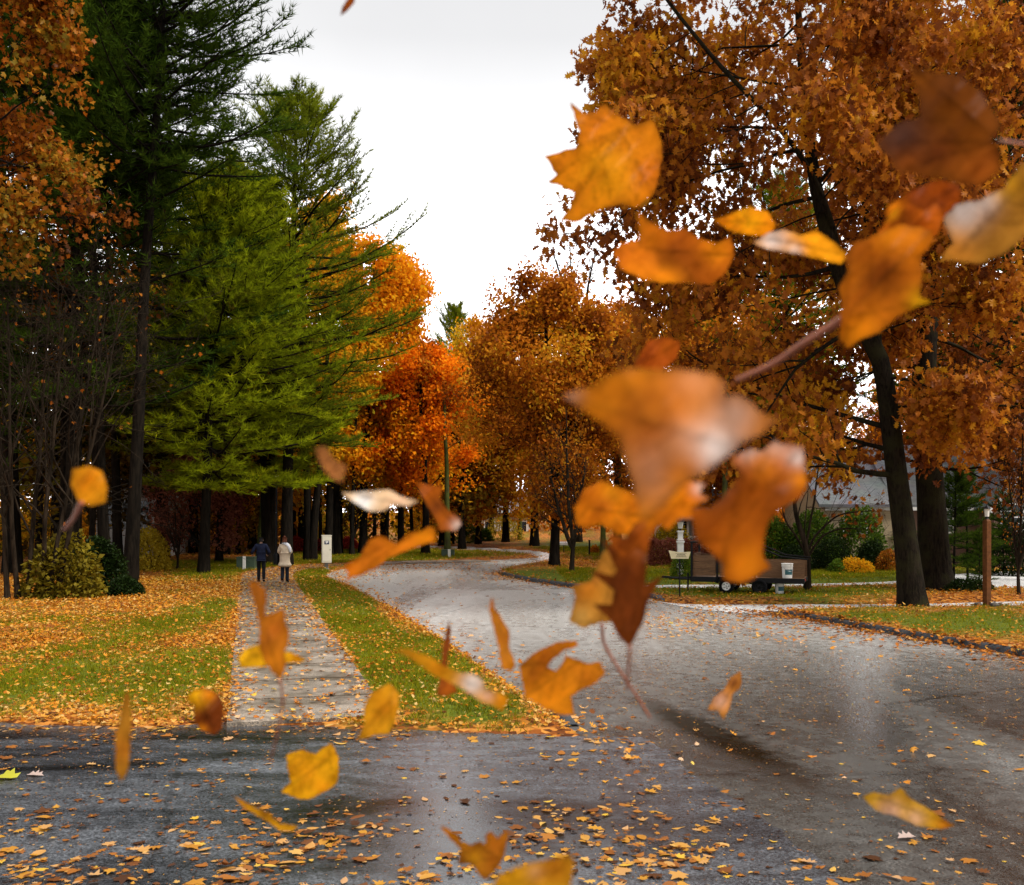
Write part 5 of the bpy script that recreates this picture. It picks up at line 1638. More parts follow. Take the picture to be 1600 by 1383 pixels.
# ------------------------------------------------------------------ houses
def siding_mat(name, col, pitch=.13):
    m, nt, out = mat_new(name)
    b = nd(nt, 'ShaderNodeBsdfPrincipled')
    tc = nd(nt, 'ShaderNodeTexCoord')
    w = nd(nt, 'ShaderNodeTexWave', wave_type='BANDS', bands_direction='Z', wave_profile='SAW')
    w.inputs['Scale'].default_value = 1.0 / pitch / 6.283 * 3.1416
    nt.links.new(tc.outputs['Object'], w.inputs['Vector'])
    r = ramp(nt, [(0, tuple(c_ * .45 for c_ in col)), (.14, tuple(c_ * .9 for c_ in col)), (1, col)])
    nt.links.new(w.outputs['Fac'], r.inputs['Fac'])
    nt.links.new(r.outputs['Color'], b.inputs['Base Color'])
    b.inputs['Roughness'].default_value = .7
    nt.links.new(b.outputs['BSDF'], out.inputs['Surface'])
    return m
def shingle_mat(name, lo, hi):
    m, nt, out = mat_new(name)
    b = nd(nt, 'ShaderNodeBsdfPrincipled')
    tc = nd(nt, 'ShaderNodeTexCoord')
    br = nd(nt, 'ShaderNodeTexBrick')
    br.inputs['Scale'].default_value = 3.2
    br.inputs['Color1'].default_value = (*lo, 1)
    br.inputs['Color2'].default_value = (*hi, 1)
    br.inputs['Mortar'].default_value = tuple(c_ * .5 for c_ in lo) + (1,)
    br.inputs['Mortar Size'].default_value = .012
    n = noise(nt, .8, 4, .6, tc.outputs['Object'])
    nt.links.new(tc.outputs['Object'], br.inputs['Vector'])
    mx = nd(nt, 'ShaderNodeMix', data_type='RGBA', blend_type='MULTIPLY')
    mx.inputs[0].default_value = .5
    nt.links.new(br.outputs['Color'], mx.inputs[6])
    nt.links.new(n.outputs['Color'], mx.inputs[7])
    nt.links.new(mx.outputs[2], b.inputs['Base Color'])
    b.inputs['Roughness'].default_value = .55
    nt.links.new(b.outputs['BSDF'], out.inputs['Surface'])
    return m
M['roof_grey'] = shingle_mat('grey_roof_shingle', (0.13, 0.13, 0.14), (0.20, 0.20, 0.21))
M['roof_purple'] = shingle_mat('purple_grey_roof_shingle', (0.16, 0.14, 0.15), (0.22, 0.20, 0.21))
M['siding_white'] = siding_mat('white_siding', (0.62, 0.61, 0.58))
M['siding_brown'] = siding_mat('brown_siding', (0.16, 0.085, 0.055))
M['siding_tan'] = siding_mat('tan_siding', (0.42, 0.33, 0.20))
m, nt, out = mat_new('window_glass')
b = nd(nt, 'ShaderNodeBsdfPrincipled')
b.inputs['Base Color'].default_value = (.02, .025, .03, 1)
b.inputs['Roughness'].default_value = .06
nt.links.new(b.outputs['BSDF'], out.inputs['Surface'])
M['glass'] = m

def window(parent, c, w, h, face='y', muntin=True):
    x, y, z = c
    f = MB()
    t = .09
    for dx, dz, sx, sz in ((-w / 2 - t / 2, 0, t, h + 2 * t), (w / 2 + t / 2, 0, t, h + 2 * t), (0, h / 2 + t / 2, w, t), (0, -h / 2 - t / 2, w, t)):
        f.box((x + dx, y - .03, z + dz), (sx, .08, sz))
    o = f.build('window', M['white'], parent)
    MB().box((x, y - .012, z), (w, .02, h)).build('pane', M['glass'], o)
    if muntin:
        mu = MB().box((x, y - .035, z), (w, .025, .05)).box((x, y - .034, z), (.035, .02, h))
        for zz in (h / 4, -h / 4):
            mu.box((x, y - .033, z + zz), (w, .02, .025))
        mu.build('muntin', M['white'], o)
    return o

def gable_roof(x0, x1, y0, y1, ez, rz, over=.35, th=.14):
    ym = (y0 + y1) / 2
    sl = (rz - ez) / (ym - y0)
    mb = MB()
    mb.prism([(y0 - over, ez - over * sl), (ym, rz), (y1 + over, ez - over * sl), (y1 + over, ez - over * sl + th), (ym, rz + th), (y0 - over, ez - over * sl + th)], 0, x0 - over, x1 + over)
    return mb

# grey roofed house beyond the oaks
HY = 49.0
hx = lambda u, Y=HY: (u - 800) / F * Y
hz = lambda v, Y=HY: CH + (800 - v) / F * Y
N = thing('neighbour_house', 'grey roofed brown house with a white trimmed gable behind the oaks', 'house', (0, HY, 0))
def wallbox(x0, x1, y0, y1, z0, z1, mat, nm='wall'):
    return MB().box(((x0 + x1) / 2, (y0 + y1) / 2, (z0 + z1) / 2), (x1 - x0, y1 - y0, z1 - z0)).build(nm, mat, N)
xa, xb, xc, xd = hx(1292), hx(1415), hx(1540), hx(1700)
ez = hz(786)
wallbox(xa, xb, .4, 7.6, -.1, ez, M['siding_tan'], 'garage_wall')
gable_roof(xa, xb - .38, .4, 7.6, ez, hz(738) + .6, .35).build('garage_roof', M['roof_grey'], N)
MB().prism([(.4, ez), (7.6, ez), (4.0, hz(738) + .55)], 0, xa, xa + .1).build('garage_gable', M['siding_tan'], N)
wallbox(xb, xd, .6, 9.0, -.1, ez + .02, M['siding_brown'], 'wall')
gable_roof(xb, xd, .6, 9.0, ez + .02, hz(716) + .8, .35).build('roof', M['roof_grey'], N)
# cross gable to the front
gx0, gx1 = hx(1535), hx(1625)
gm = (gx0 + gx1) / 2
wallbox(gx0, gx1, -1.2, .58, -.1, ez - .05, M['siding_brown'], 'front_wall')
MB().prism([(gx0, ez - .05), (gx1, ez - .05), (gm, hz(735))], 1, -1.2, 2.5).build('front_gable', M['siding_brown'], N)
sl = (hz(735) - ez + .05) / (gm - gx0)
mb = MB()
for s_ in (-1, 1):
    e_ = (gm + s_ * (gm - gx0 + .3))
    mb.prism([(gm, hz(735) + .02), (gm, hz(735) + .16), (e_, ez - .05 - .3 * sl + .16), (e_, ez - .05 - .3 * sl + .02)], 1, -1.45, 3.2)
mb.build('front_roof', M['roof_grey'], N)
mb = MB()
for s_ in (-1, 1):
    e_ = (gm + s_ * (gm - gx0 + .34))
    mb.prism([(gm, hz(735) - .12), (gm, hz(735) + .17), (e_, ez - .05 - .34 * sl + .17), (e_, ez - .05 - .34 * sl - .12)], 1, -1.53, -1.455)
mb.build('gable_trim', M['white'], N)
window(N, (hx(1562), -1.2, hz(808)), .95, 1.15)
window(N, (hx(1605), -1.2, hz(808)), .95, 1.15)
window(N, (hx(1480), .6, hz(812)), 1.0, 1.2)
window(N, (hx(1340), .4, hz(812)), 1.0, 1.2)
MB().box(((xa + xd) / 2, .26, ez - .28), (xd - xa, .06, .16)).build('gutter', M['white'], N)
MB().box((hx(1660), 5.5, hz(716) + .9), (.8, .6, 1.8)).build('chimney', M['siding_brown'], N)

# porch house
PY = 60.0
N = thing('porch_house', 'purple grey roofed house with white porch posts behind the hedge', 'house', (0, PY, 0))
px_ = lambda u: hx(u, PY)
pz = lambda v: hz(v, PY)
wallbox(px_(1052), px_(1190), 1.9, 8.0, -.1, pz(810) + .3, M['siding_white'])
gable_roof(px_(1052), px_(1190), 1.9, 8.0, pz(810) + .3, pz(765), .4).build('roof', M['roof_purple'], N)
MB().prism([(-.4, pz(814)), (2.3, pz(795)), (2.3, pz(795) + .1), (-.4, pz(814) + .1)], 0, px_(1050), px_(1192)).build('porch_roof', M['roof_purple'], N)
MB().box(((px_(1052) + px_(1190)) / 2, .9, .2), (px_(1190) - px_(1052), 1.9, .5)).build('porch_floor', M['concrete_grey'], N)
for u in (1056, 1075, 1096, 1118, 1140, 1165, 1188):
    MB().box((px_(u), .05, (pz(814) + .4) / 2 + .1), (.12, .12, pz(814) - .4)).build('porch_post', M['white'], N)
mb = MB().box(((px_(1056) + px_(1188)) / 2, .05, 1.25), (px_(1188) - px_(1056), .06, .07)).box(((px_(1056) + px_(1188)) / 2, .05, .6), (px_(1188) - px_(1056), .05, .06))
x_ = px_(1056)
while x_ < px_(1188):
    mb.box((x_, .05, .92), (.035, .035, .62))
    x_ += .14
mb.build('railing', M['white'], N)
for u in (1070, 1105, 1150):
    window(N, (px_(u), 1.9, 1.7), .9, 1.2)

# white sided house behind the woods
WY = 62.0
N = thing('white_house', 'white sided house glimpsed between the dark trunks', 'house', (0, WY, 0))
wx_ = lambda u: hx(u, WY)
wz = lambda v: hz(v, WY)
wallbox(wx_(150), wx_(268), 0, 8, -.1, wz(690), M['siding_white'])
gable_roof(wx_(150), wx_(268), 0, 8, wz(690), wz(620), .4).build('roof', M['roof_purple'], N)
MB().prism([(0, wz(690)), (8, wz(690)), (4, wz(622))], 0, wx_(268) - .12, wx_(268) - .02).build('gable', M['siding_white'], N)
for u, v in ((225, 805), (200, 805), (176, 805), (225, 730), (200, 730), (250, 805)):
    window(N, (wx_(u), 0, wz(v)), .62, 1.7)
# distant white house
DY = 100.0
N = thing('distant_house', 'distant pale house beyond the bank at the end of the street', 'house', (0, DY, 0))
dx_ = lambda u: hx(u, DY)
zb_ = 1.0
wallbox(dx_(748), dx_(835), 0, 7, 0, hz(800, DY), M['siding_white'])
gable_roof(dx_(748), dx_(835), 0, 7, hz(800, DY), hz(770, DY), .4).build('roof', M['roof_grey'], N)
for u in (765, 790, 815):
    window(N, (dx_(u), 0, hz(825, DY)), .9, 1.2, muntin=False)
# ------------------------------------------------------------------ the two walkers
M['skin'] = simple('skin', (0.42, 0.24, 0.17), .55, .1, 12)
M['hair_dark'] = simple('dark_hair', (0.007, 0.006, 0.006), .7, .4, 60, .4, spec=.08)
M['hair_auburn'] = simple('auburn_hair', (0.085, 0.024, 0.010), .6, .4, 60, .4, spec=.12)
M['jacket'] = simple('navy_jacket', (0.010, 0.013, 0.030), .8, .35, 9, .3, spec=.08)
M['trousers'] = simple('black_trousers', (0.010, 0.010, 0.012), .85, .3, 9, .3, spec=.08)
M['jeans'] = simple('dark_jeans', (0.014, 0.016, 0.024), .85, .35, 9, .3, spec=.08)
M['cardigan'] = simple('cream_cardigan', (0.56, 0.45, 0.33), .9, .15, 7, .5, bscale=90, spec=.08)
M['scarf'] = simple('white_scarf', (0.66, 0.67, 0.72), .9, .1, 12, .3, spec=.08)
M['boots'] = simple('dark_boots', (0.006, 0.0055, 0.005), .6, .3, 9, spec=.1)

def skin_body(name, joints, bones, mat, parent, sub=2, root='pelvis'):
    names = list(joints)
    me = bpy.data.meshes.new(name)
    me.from_pydata([joints[n_][0] for n_ in names], [(names.index(a_), names.index(b_)) for a_, b_ in bones], [])
    o = link(name, me, mat, parent)
    o.modifiers.new('Skin', 'SKIN').use_smooth_shade = True
    s_ = o.modifiers.new('Subdivision', 'SUBSURF')
    s_.levels = s_.render_levels = sub
    for i, n_ in enumerate(names):
        r_ = joints[n_][1]
        me.skin_vertices[0].data[i].radius = r_ if isinstance(r_, tuple) else (r_, r_)
        me.skin_vertices[0].data[i].use_root = (n_ == root)
    return o

def hand(J, B, side, wrist, d, out_):
    """palm with five fingers; d is the direction of the fingers, out_ the thumb side"""
    d, out_ = Vector(d).normalized(), Vector(out_).normalized()
    w = Vector(wrist)
    nrm = d.cross(out_).normalized()
    J['palm' + side] = (tuple(w + d * .055), (.034, .020))
    B.append(('wrist' + side, 'palm' + side))
    for i, (off, ln) in enumerate([(.028, .068), (.010, .076), (-.009, .070), (-.027, .054)]):
        b0 = w + d * .088 + out_ * off
        J['k%d%s' % (i, side)] = (tuple(b0), .0095)
        J['m%d%s' % (i, side)] = (tuple(b0 + d * ln * .5 + nrm * .012), .0085)
        J['t%d%s' % (i, side)] = (tuple(b0 + d * ln * .85 + nrm * .036), .0075)
        B += [('palm' + side, 'k%d%s' % (i, side)), ('k%d%s' % (i, side), 'm%d%s' % (i, side)), ('m%d%s' % (i, side), 't%d%s' % (i, side))]
    th = w + d * .03 + out_ * .04
    J['th0' + side] = (tuple(th), .011)
    J['th1' + side] = (tuple(th + d * .04 + out_ * .018 + nrm * .01), .009)
    B += [('palm' + side, 'th0' + side), ('th0' + side, 'th1' + side)]

def person(label, loc, rz, s, woman):
    root = thing('person', label, 'person', loc, rz, 'couple walking away along the sidewalk')
    root.scale = (s,) * 3
    # local axes: x to the right, +y is the walking direction, z up; a figure 1.75 tall
    J, B = {}, []
    sw = .155 if woman else .185
    J['pelvis'] = ((0, 0, .95), (.145, .105))
    J['waist'] = ((0, .01, 1.10), (.130 if woman else .145, .095))
    J['chest'] = ((0, .015, 1.28), (.150 if woman else .170, .110))
    J['upper'] = ((0, .005, 1.42), (.120, .085))
    J['neck'] = ((0, .01, 1.51), .052)
    J['jaw'] = ((0, .035, 1.58), (.062, .070))
    J['head'] = ((0, .02, 1.655), (.074, .092))
    J['top'] = ((0, .01, 1.72), (.055, .068))
    J['nose'] = ((0, .128, 1.625), .012)
    J['ear1'] = ((.084, .012, 1.635), .013)
    J['ear0'] = ((-.084, .012, 1.635), .013)
    J['eye1'] = ((.032, .098, 1.655), .012)
    J['eye0'] = ((-.032, .098, 1.655), .012)
    J['mouth'] = ((0, .104, 1.585), .014)
    B += [('pelvis', 'waist'), ('waist', 'chest'), ('chest', 'upper'), ('upper', 'neck'), ('neck', 'jaw'), ('jaw', 'head'), ('head', 'top'), ('head', 'nose'), ('head', 'ear0'), ('head', 'ear1'), ('head', 'eye0'), ('head', 'eye1'), ('jaw', 'mouth')]
    if woman:
        arms = {'1': [(sw, .0, 1.42), (.245, .01, 1.17), (.06, .20, 1.20)], '0': [(-sw, .0, 1.42), (-.25, .01, 1.18), (-.02, .22, 1.14)]}
        legs = {'0': [(-.085, 0, .92), (-.09, .06, .50), (-.085, -.10, .13), (-.085, .02, .07)], '1': [(.085, 0, .92), (.085, .03, .49), (.09, .02, .075), (.095, .15, .03)]}
    else:
        arms = {'1': [(sw, .0, 1.43), (.315, -.05, 1.18), (.235, .17, 1.06)], '0': [(-sw, .0, 1.43), (-.335, -.03, 1.19), (-.36, .20, 1.09)]}
        legs = {'0': [(-.09, 0, .92), (-.095, .09, .50), (-.10, .05, .08), (-.115, .19, .04)], '1': [(.09, 0, .92), (.10, .03, .49), (.115, -.15, .10), (.12, -.04, .03)]}
    for s_ in '01':
        sh, elb, wr = arms[s_]
        J['sh' + s_], J['el' + s_], J['wrist' + s_] = (sh, .062 if not woman else .054), (elb, .043), (wr, .029)
        fo = tuple((np.array(elb) + np.array(wr)) / 2)
        J['fo' + s_] = (fo, .042)
        B += [('upper', 'sh' + s_), ('sh' + s_, 'el' + s_), ('el' + s_, 'fo' + s_), ('fo' + s_, 'wrist' + s_)]
        dr_ = np.array(wr) - np.array(elb)
        hand(J, B, s_, wr, dr_, (-1 if s_ == '1' else 1, 0, .6))
        hp, kn, an, toe = legs[s_]
        J['hip' + s_], J['kn' + s_], J['an' + s_], J['toe' + s_] = (hp, .095), (kn, .058), (an, .042), (toe, (.042, .028))
        ca = tuple(np.array(kn) * .68 + np.array(an) * .32 + np.array([0, -.018, 0]))
        J['ca' + s_] = (ca, .060)
        B += [('pelvis', 'hip' + s_), ('hip' + s_, 'kn' + s_), ('kn' + s_, 'ca' + s_), ('ca' + s_, 'an' + s_), ('an' + s_, 'toe' + s_)]
    skin_body('body', J, B, M['skin'], root)
    # legs of the trousers
    T, TB = {'pelvis': ((0, -.005, .955), (.172, .128)), 'waist': ((0, 0, 1.04), (.155, .115))}, [('pelvis', 'waist')]
    for s_ in '01':
        hp, kn, an, toe = legs[s_]
        ca = np.array(kn) * .6 + np.array(an) * .4 + np.array([0, -.014, 0])
        T['hip' + s_], T['kn' + s_], T['ca' + s_], T['an' + s_] = (hp, .108), (kn, .076), (tuple(ca), .074), (tuple(np.array(an) + np.array([0, 0, -.005])), .064)
        TB += [('pelvis', 'hip' + s_), ('hip' + s_, 'kn' + s_), ('kn' + s_, 'ca' + s_), ('ca' + s_, 'an' + s_)]
    skin_body('jeans' if woman else 'trousers', T, TB, M['jeans'] if woman else M['trousers'], root)
    for s_ in '01':
        hp, kn, an, toe = legs[s_]
        an, toe = np.array(an), np.array(toe)
        heel = an + (an - toe) * .25 + np.array([0, 0, -.03])
        SJ = {'heel': (tuple(heel), (.045, .040)), 'an': (tuple(an + np.array([0, 0, .02])), .058), 'ball': (tuple(an * .25 + toe * .75), (.050, .036)), 'toe': (tuple(toe + (toe - an) * .2), (.040, .028))}
        SB = [('heel', 'an'), ('an', 'ball'), ('ball', 'toe')]
        if woman:
            SJ['shaft'] = (tuple(np.array(kn) * .45 + an * .55), .070)
            SB.append(('an', 'shaft'))
        skin_body('boot' if woman else 'shoe', SJ, SB, M['boots'], root, 1, 'an')
    if woman:
        C = {'pelvis': ((0, .0, .96), (.205, .150)), 'hem': ((0, -.005, .74), (.275, .19)), 'hem2': ((0, -.005, .60), (.315, .215)), 'waist': ((0, .01, 1.10), (.178, .13)), 'chest': ((0, .012, 1.29), (.185, .135)), 'upper': ((0, .0, 1.42), (.135, .10)),
             'collar': ((0, .0, 1.50), .068)}
        CB = [('hem2', 'hem'), ('hem', 'pelvis'), ('pelvis', 'waist'), ('waist', 'chest'), ('chest', 'upper'), ('upper', 'collar')]
        cmat, nm = M['cardigan'], 'cardigan'
    else:
        C = {'pelvis': ((0, .0, 1.0), (.182, .135)), 'hem': ((0, .0, .90), (.185, .138)), 'waist': ((0, .01, 1.12), (.180, .125)), 'chest': ((0, .012, 1.30), (.205, .140)), 'upper': ((0, .0, 1.43), (.150, .105)), 'collar': ((0, .0, 1.515), .070)}
        CB = [('hem', 'pelvis'), ('pelvis', 'waist'), ('waist', 'chest'), ('chest', 'upper'), ('upper', 'collar')]
        cmat, nm = M['jacket'], 'jacket'
    for s_ in '01':
        sh, elb, wr = (np.array(q_) for q_ in arms[s_])
        C['sh' + s_], C['el' + s_], C['fo' + s_], C['cu' + s_] = (tuple(sh), .082), (tuple(elb), .064), (tuple((elb + wr) / 2), .060), (tuple(elb * .1 + wr * .9), .045)
        CB += [('upper', 'sh' + s_), ('sh' + s_, 'el' + s_), ('el' + s_, 'fo' + s_), ('fo' + s_, 'cu' + s_)]
    skin_body(nm, C, CB, cmat, root)
    if woman:
        HJ = {'h0': ((0, -.02, 1.63), (.088, .098)), 'h1': ((0, .0, 1.70), (.082, .092)), 'h2': ((0, -.005, 1.735), (.055, .065)), 'bun': ((0, -.05, 1.775), .052), 'bun2': ((.01, -.06, 1.80), .04), 'nape': ((0, -.045, 1.555), (.06, .05))}
        skin_body('hair', HJ, [('nape', 'h0'), ('h0', 'h1'), ('h1', 'h2'), ('h2', 'bun'), ('bun', 'bun2')], M['hair_auburn'], root, 2, 'h0')
        SJ = {'a': ((-.10, .06, 1.50), .05), 'b': ((0, -.075, 1.52), .055), 'c': ((.12, -.055, 1.47), .066), 'd': ((.185, -.04, 1.36), .075), 'e': ((.205, -.03, 1.24), .060), 'f': ((.215, -.03, 1.16), .035), 'g': ((.09, .10, 1.47), .05)}
        skin_body('scarf', SJ, [('a', 'b'), ('b', 'c'), ('c', 'd'), ('d', 'e'), ('e', 'f'), ('c', 'g')], M['scarf'], root, 2, 'c')
    else:
        HJ = {'h0': ((0, -.015, 1.645), (.082, .092)), 'h1': ((0, .005, 1.705), (.079, .094)), 'h2': ((0, .01, 1.738), (.055, .068)), 'nape': ((0, -.035, 1.585), (.058, .045))}
        skin_body('hair', HJ, [('nape', 'h0'), ('h0', 'h1'), ('h1', 'h2')], M['hair_dark'], root, 2, 'h0')
    return root
def on_walk(u, v):
    g_ = G(u, v)
    return (g_[0], g_[1], .066)
person('man in a navy jacket and black trousers walking away along the sidewalk', on_walk(408, 912.5), R(8), 70 * G(408, 912)[1] / F / 1.76, False)
person('woman in a long cream cardigan with pinned up auburn hair walking beside the man', on_walk(445, 914), R(4), 75 * G(445, 914)[1] / F / 1.83, True)

# ------------------------------------------------------------------ leaves tumbling through the air close by
def flying_material():
    m, nt, out = mat_new('tumbling_leaf')
    at = nd(nt, 'ShaderNodeAttribute', attribute_name='Col')
    tc = nd(nt, 'ShaderNodeTexCoord')
    n = noise(nt, 38, 6, .68, tc.outputs['Object'])
    r = ramp(nt, [(.30, (.72, .64, .55)), (.5, (.97, .96, .95)), (.72, (1.12, 1.08, 1.0))])
    nt.links.new(n.outputs['Fac'], r.inputs['Fac'])
    mx = nd(nt, 'ShaderNodeMix', data_type='RGBA', blend_type='MULTIPLY')
    mx.inputs[0].default_value = 1
    nt.links.new(at.outputs['Color'], mx.inputs[6])
    nt.links.new(r.outputs['Color'], mx.inputs[7])
    d = nd(nt, 'ShaderNodeBsdfDiffuse')
    t = nd(nt, 'ShaderNodeBsdfTranslucent')
    g_ = nd(nt, 'ShaderNodeBsdfGlossy')
    g_.inputs['Roughness'].default_value = .38
    nt.links.new(mx.outputs[2], d.inputs['Color'])
    nt.links.new(mx.outputs[2], t.inputs['Color'])
    a_ = nd(nt, 'ShaderNodeMixShader')
    a_.inputs[0].default_value = .62
    nt.links.new(d.outputs[0], a_.inputs[1])
    nt.links.new(t.outputs[0], a_.inputs[2])
    c_ = nd(nt, 'ShaderNodeMixShader')
    c_.inputs[0].default_value = .002
    nt.links.new(a_.outputs[0], c_.inputs[1])
    nt.links.new(g_.outputs[0], c_.inputs[2])
    nt.links.new(c_.outputs[0], out.inputs['Surface'])
    return m
M['flying'] = flying_material()
M['petiole'] = simple('leaf_stalk', (0.30, 0.085, 0.035), .5, .2, 30)
OR, YE, BR, DK, TA, PK, WH, RD = (.82, .25, .006), (.86, .42, .008), (.44, .105, .007), (.13, .028, .006), (.62, .36, .09), (.74, .42, .30), (.86, .77, .73), (.60, .12, .006)

def at3(u, v, dep):
    return np.array([(u - CX) / F * dep, dep, CH + (HZ - v) / F * dep])

def flying_leaf(label, xf, outline, dep, col, blobs=(), tilt=(0, 0), cup=0.25, stalk=None, name='falling_leaf', serr=.030, vein=None):
    """outline: leaf edge as traced from the photograph (xf maps tracing to photo pixels); dep: distance; tilt: how the blade leans away per unit across"""
    O = np.array([xf(*p_) for p_ in outline], float)
    c = O.mean(0)
    size = np.sqrt(((O - c) ** 2).sum(1)).max()
    if sum((O[i, 0] - O[i - 1, 0]) * (O[i, 1] + O[i - 1, 1]) for i in range(len(O))) > 0:
        O = O[::-1]
    E = []
    for i in range(len(O)):
        p_, q_ = O[i], O[(i + 1) % len(O)]
        ln = np.linalg.norm(q_ - p_)
        k_ = max(2, int(ln / (size * .065)))
        nr_ = np.array([q_[1] - p_[1], p_[0] - q_[0]]) / max(ln, 1e-6)
        for j in range(k_):
            t_ = j / k_
            E.append(p_ + (q_ - p_) * t_ + nr_ * size * serr * (rng.random() - .45) * (j > 0))
    E = np.array(E)
    h_ = size * .055
    gx, gy = np.meshgrid(np.arange(E[:, 0].min(), E[:, 0].max(), h_), np.arange(E[:, 1].min(), E[:, 1].max(), h_))
    I = np.stack([gx.ravel(), gy.ravel()], 1) + rng.normal(size=(gx.size, 2)) * h_ * .15
    I = I[inside(I, E) & (seg_dist(I, E) > h_ * .45)]
    pts = [Vector(p_) for p_ in np.vstack([E, I])]
    r_ = delaunay_2d_cdt(pts, [], [list(range(len(E)))], 1, 1e-4)
    Q = np.array([(p_.x, p_.y) for p_ in r_[0]])
    qn = (Q - c) / size
    ph = rng.random(3) * 6.28
    rad2 = (qn ** 2).sum(1)
    w = tilt[0] * qn[:, 0] + tilt[1] * qn[:, 1] + cup * (rad2 - .3) + .16 * np.sin(qn[:, 0] * 4 + ph[0]) * np.cos(qn[:, 1] * 3.4 + ph[1]) + .07 * np.sin(qn[:, 0] * 9 + qn[:, 1] * 8 + ph[2])
    # veins run from the foot of the blade to each lobe tip
    rE = np.linalg.norm(O - c, axis=1)
    tips = [i for i in range(len(O)) if rE[i] >= rE[i - 1] and rE[i] >= rE[(i + 1) % len(O)] and rE[i] > .55 * size]
    foot = np.array(xf(*stalk[0][0])) if stalk and seg_dist(np.array([xf(*stalk[0][0])]), O)[0] < size * .3 else c - (O[int(np.argmax(rE))] - c) * .55
    vn = np.zeros(len(Q))
    for i_ in tips:
        tipv = O[i_]
        vn = np.maximum(vn, np.exp(-(seg_dist(Q, np.array([foot, tipv]), False) / (size * .030)) ** 2))
        for f_ in (.3, .5, .7):
            b0_ = foot + (tipv - foot) * f_
            dr_ = (tipv - foot) * .38
            for sg_ in (-1, 1):
                rot_ = np.array([dr_[0] * .72 - sg_ * dr_[1] * .69, sg_ * dr_[0] * .69 + dr_[1] * .72])
                vn = np.maximum(vn, .6 * np.exp(-(seg_dist(Q, np.array([b0_, b0_ + rot_]), False) / (size * .018)) ** 2))
    w = w - .035 * vn
    D = dep * (1 + w * size / F)
    V = np.stack([(Q[:, 0] - CX) / F * D, D, CH + (HZ - Q[:, 1]) / F * D], 1)
    centre = at3(c[0], c[1], dep)
    C_ = np.repeat(np.array([col], float) * np.array([1.16, 1.12, .8]), len(Q), 0)
    for b_ in blobs:  # pigment patches, plus sky shine painted in as pale spots
        bu, bv = xf(b_[0], b_[1])
        rr_ = b_[2] * abs(xf(1, 0)[0] - xf(0, 0)[0])
        k_ = np.exp(-(((Q - np.array([bu, bv])) ** 2).sum(1) / rr_ ** 2))[:, None] * (b_[4] if len(b_) > 4 else 1.0)
        C_ = C_ * (1 - k_) + np.array(b_[3]) * k_
    C_ *= (1 + .08 * np.sin(qn[:, 0] * 11 + ph[0]) * np.sin(qn[:, 1] * 10 + ph[1]))[:, None]
    C_ *= (1 - .34 * vn)[:, None]
    edge_ = np.exp(-(seg_dist(Q, E) / (size * .05)) ** 2)
    C_ *= (1 - .30 * edge_)[:, None]
    root = thing(name, label, 'leaf', tuple(centre), 0, 'leaves tumbling through the air')
    o = link('blade', np_mesh('blade', V - centre, [np.array([f for f in r_[2] if len(f) == 3])], col=C_, smooth=True), M['flying'], root)
    o.data.validate()
    # raised midrib
    if vein is None and stalk:
        vein = None
    if stalk:
        sp = [xf(*p_) for p_ in stalk[0]]
        P3 = [at3(p_[0], p_[1], dep * (1 + .02 * i)) - centre for i, p_ in enumerate(sp)]
        P3 = smooth_poly(np.array(P3), 5) if len(P3) > 2 else np.array(P3)
        wd = stalk[1] * abs(xf(1, 0)[0] - xf(0, 0)[0]) * dep / F / 2
        MB().tube([tuple(p_) for p_ in P3], list(np.linspace(wd, wd * .7, len(P3))), 7).build('stalk', M['petiole'], root, smooth=True)
    return root
zA = lambda x, y: (800 + x / 2, 80 + y / 2)
zD = lambda x, y: (860 + x / 2.562, 560 + y / 2.562)
zE = lambda x, y: (480 + x / 2.942, 680 + y / 2.942)
zF = lambda x, y: (280 + x / 3.217, 880 + y / 3.217)
zG = lambda x, y: (800 + x / 2, 950 + y / 2)
zH = lambda x, y: (640 + x / 5, 1150 + y / 5)
zI = lambda x, y: (x, y)
flying_leaf('orange maple leaf with sharp lobes flying clear against the white sky', zA, [(183, 160), (225, 195), (262, 190), (290, 165), (330, 200), (385, 232), (440, 215), (462, 270), (470, 330), (455, 400), (440, 450), (390, 490), (340, 478), (300, 485), (250, 510), (200, 535), (150, 530), (185, 480), (195, 440), (110, 408), (140, 385), (100, 328), (150, 315), (205, 300), (212, 250)],
            1.75, (.66, .21, .009), [(300, 380, 90, YE, .5), (430, 380, 60, RD, .6), (260, 220, 50, RD, .3)], (.2, .1), .3)
flying_leaf('rolled red orange leaf like a boat below the flying maple leaf', zA, [(392, 500), (430, 535), (490, 560), (540, 555), (590, 585), (640, 600), (685, 580), (695, 640), (670, 690), (620, 730), (560, 722), (480, 725), (400, 710), (340, 680), (315, 625), (345, 600), (395, 590)],
            1.35, (.50, .12, .010), [(500, 680, 110, DK, .75), (420, 560, 60, OR, .7), (480, 730, 60, OR, .8), (640, 620, 45, OR, .8), (380, 700, 60, OR, .4)], (.1, .8), .5)
flying_leaf('small bright orange leaf between the rolled leaf and the golden one', zA, [(630, 530), (680, 510), (740, 485), (800, 500), (825, 545), (800, 582), (740, 575), (690, 565)], 1.5, OR, [(740, 520, 50, YE, .7)], (.4, .5), .4)
flying_leaf('narrow golden leaf with a pale shine painted on its wide end', zA, [(755, 600), (800, 568), (850, 556), (900, 575), (950, 560), (1010, 600), (1050, 640), (1030, 665), (960, 650), (890, 632), (830, 622), (790, 615)], 1.35, (.70, .27, .010), [(815, 590, 45, WH, .8), (885, 625, 22, WH, .6)], (.3, 1.0), .3)
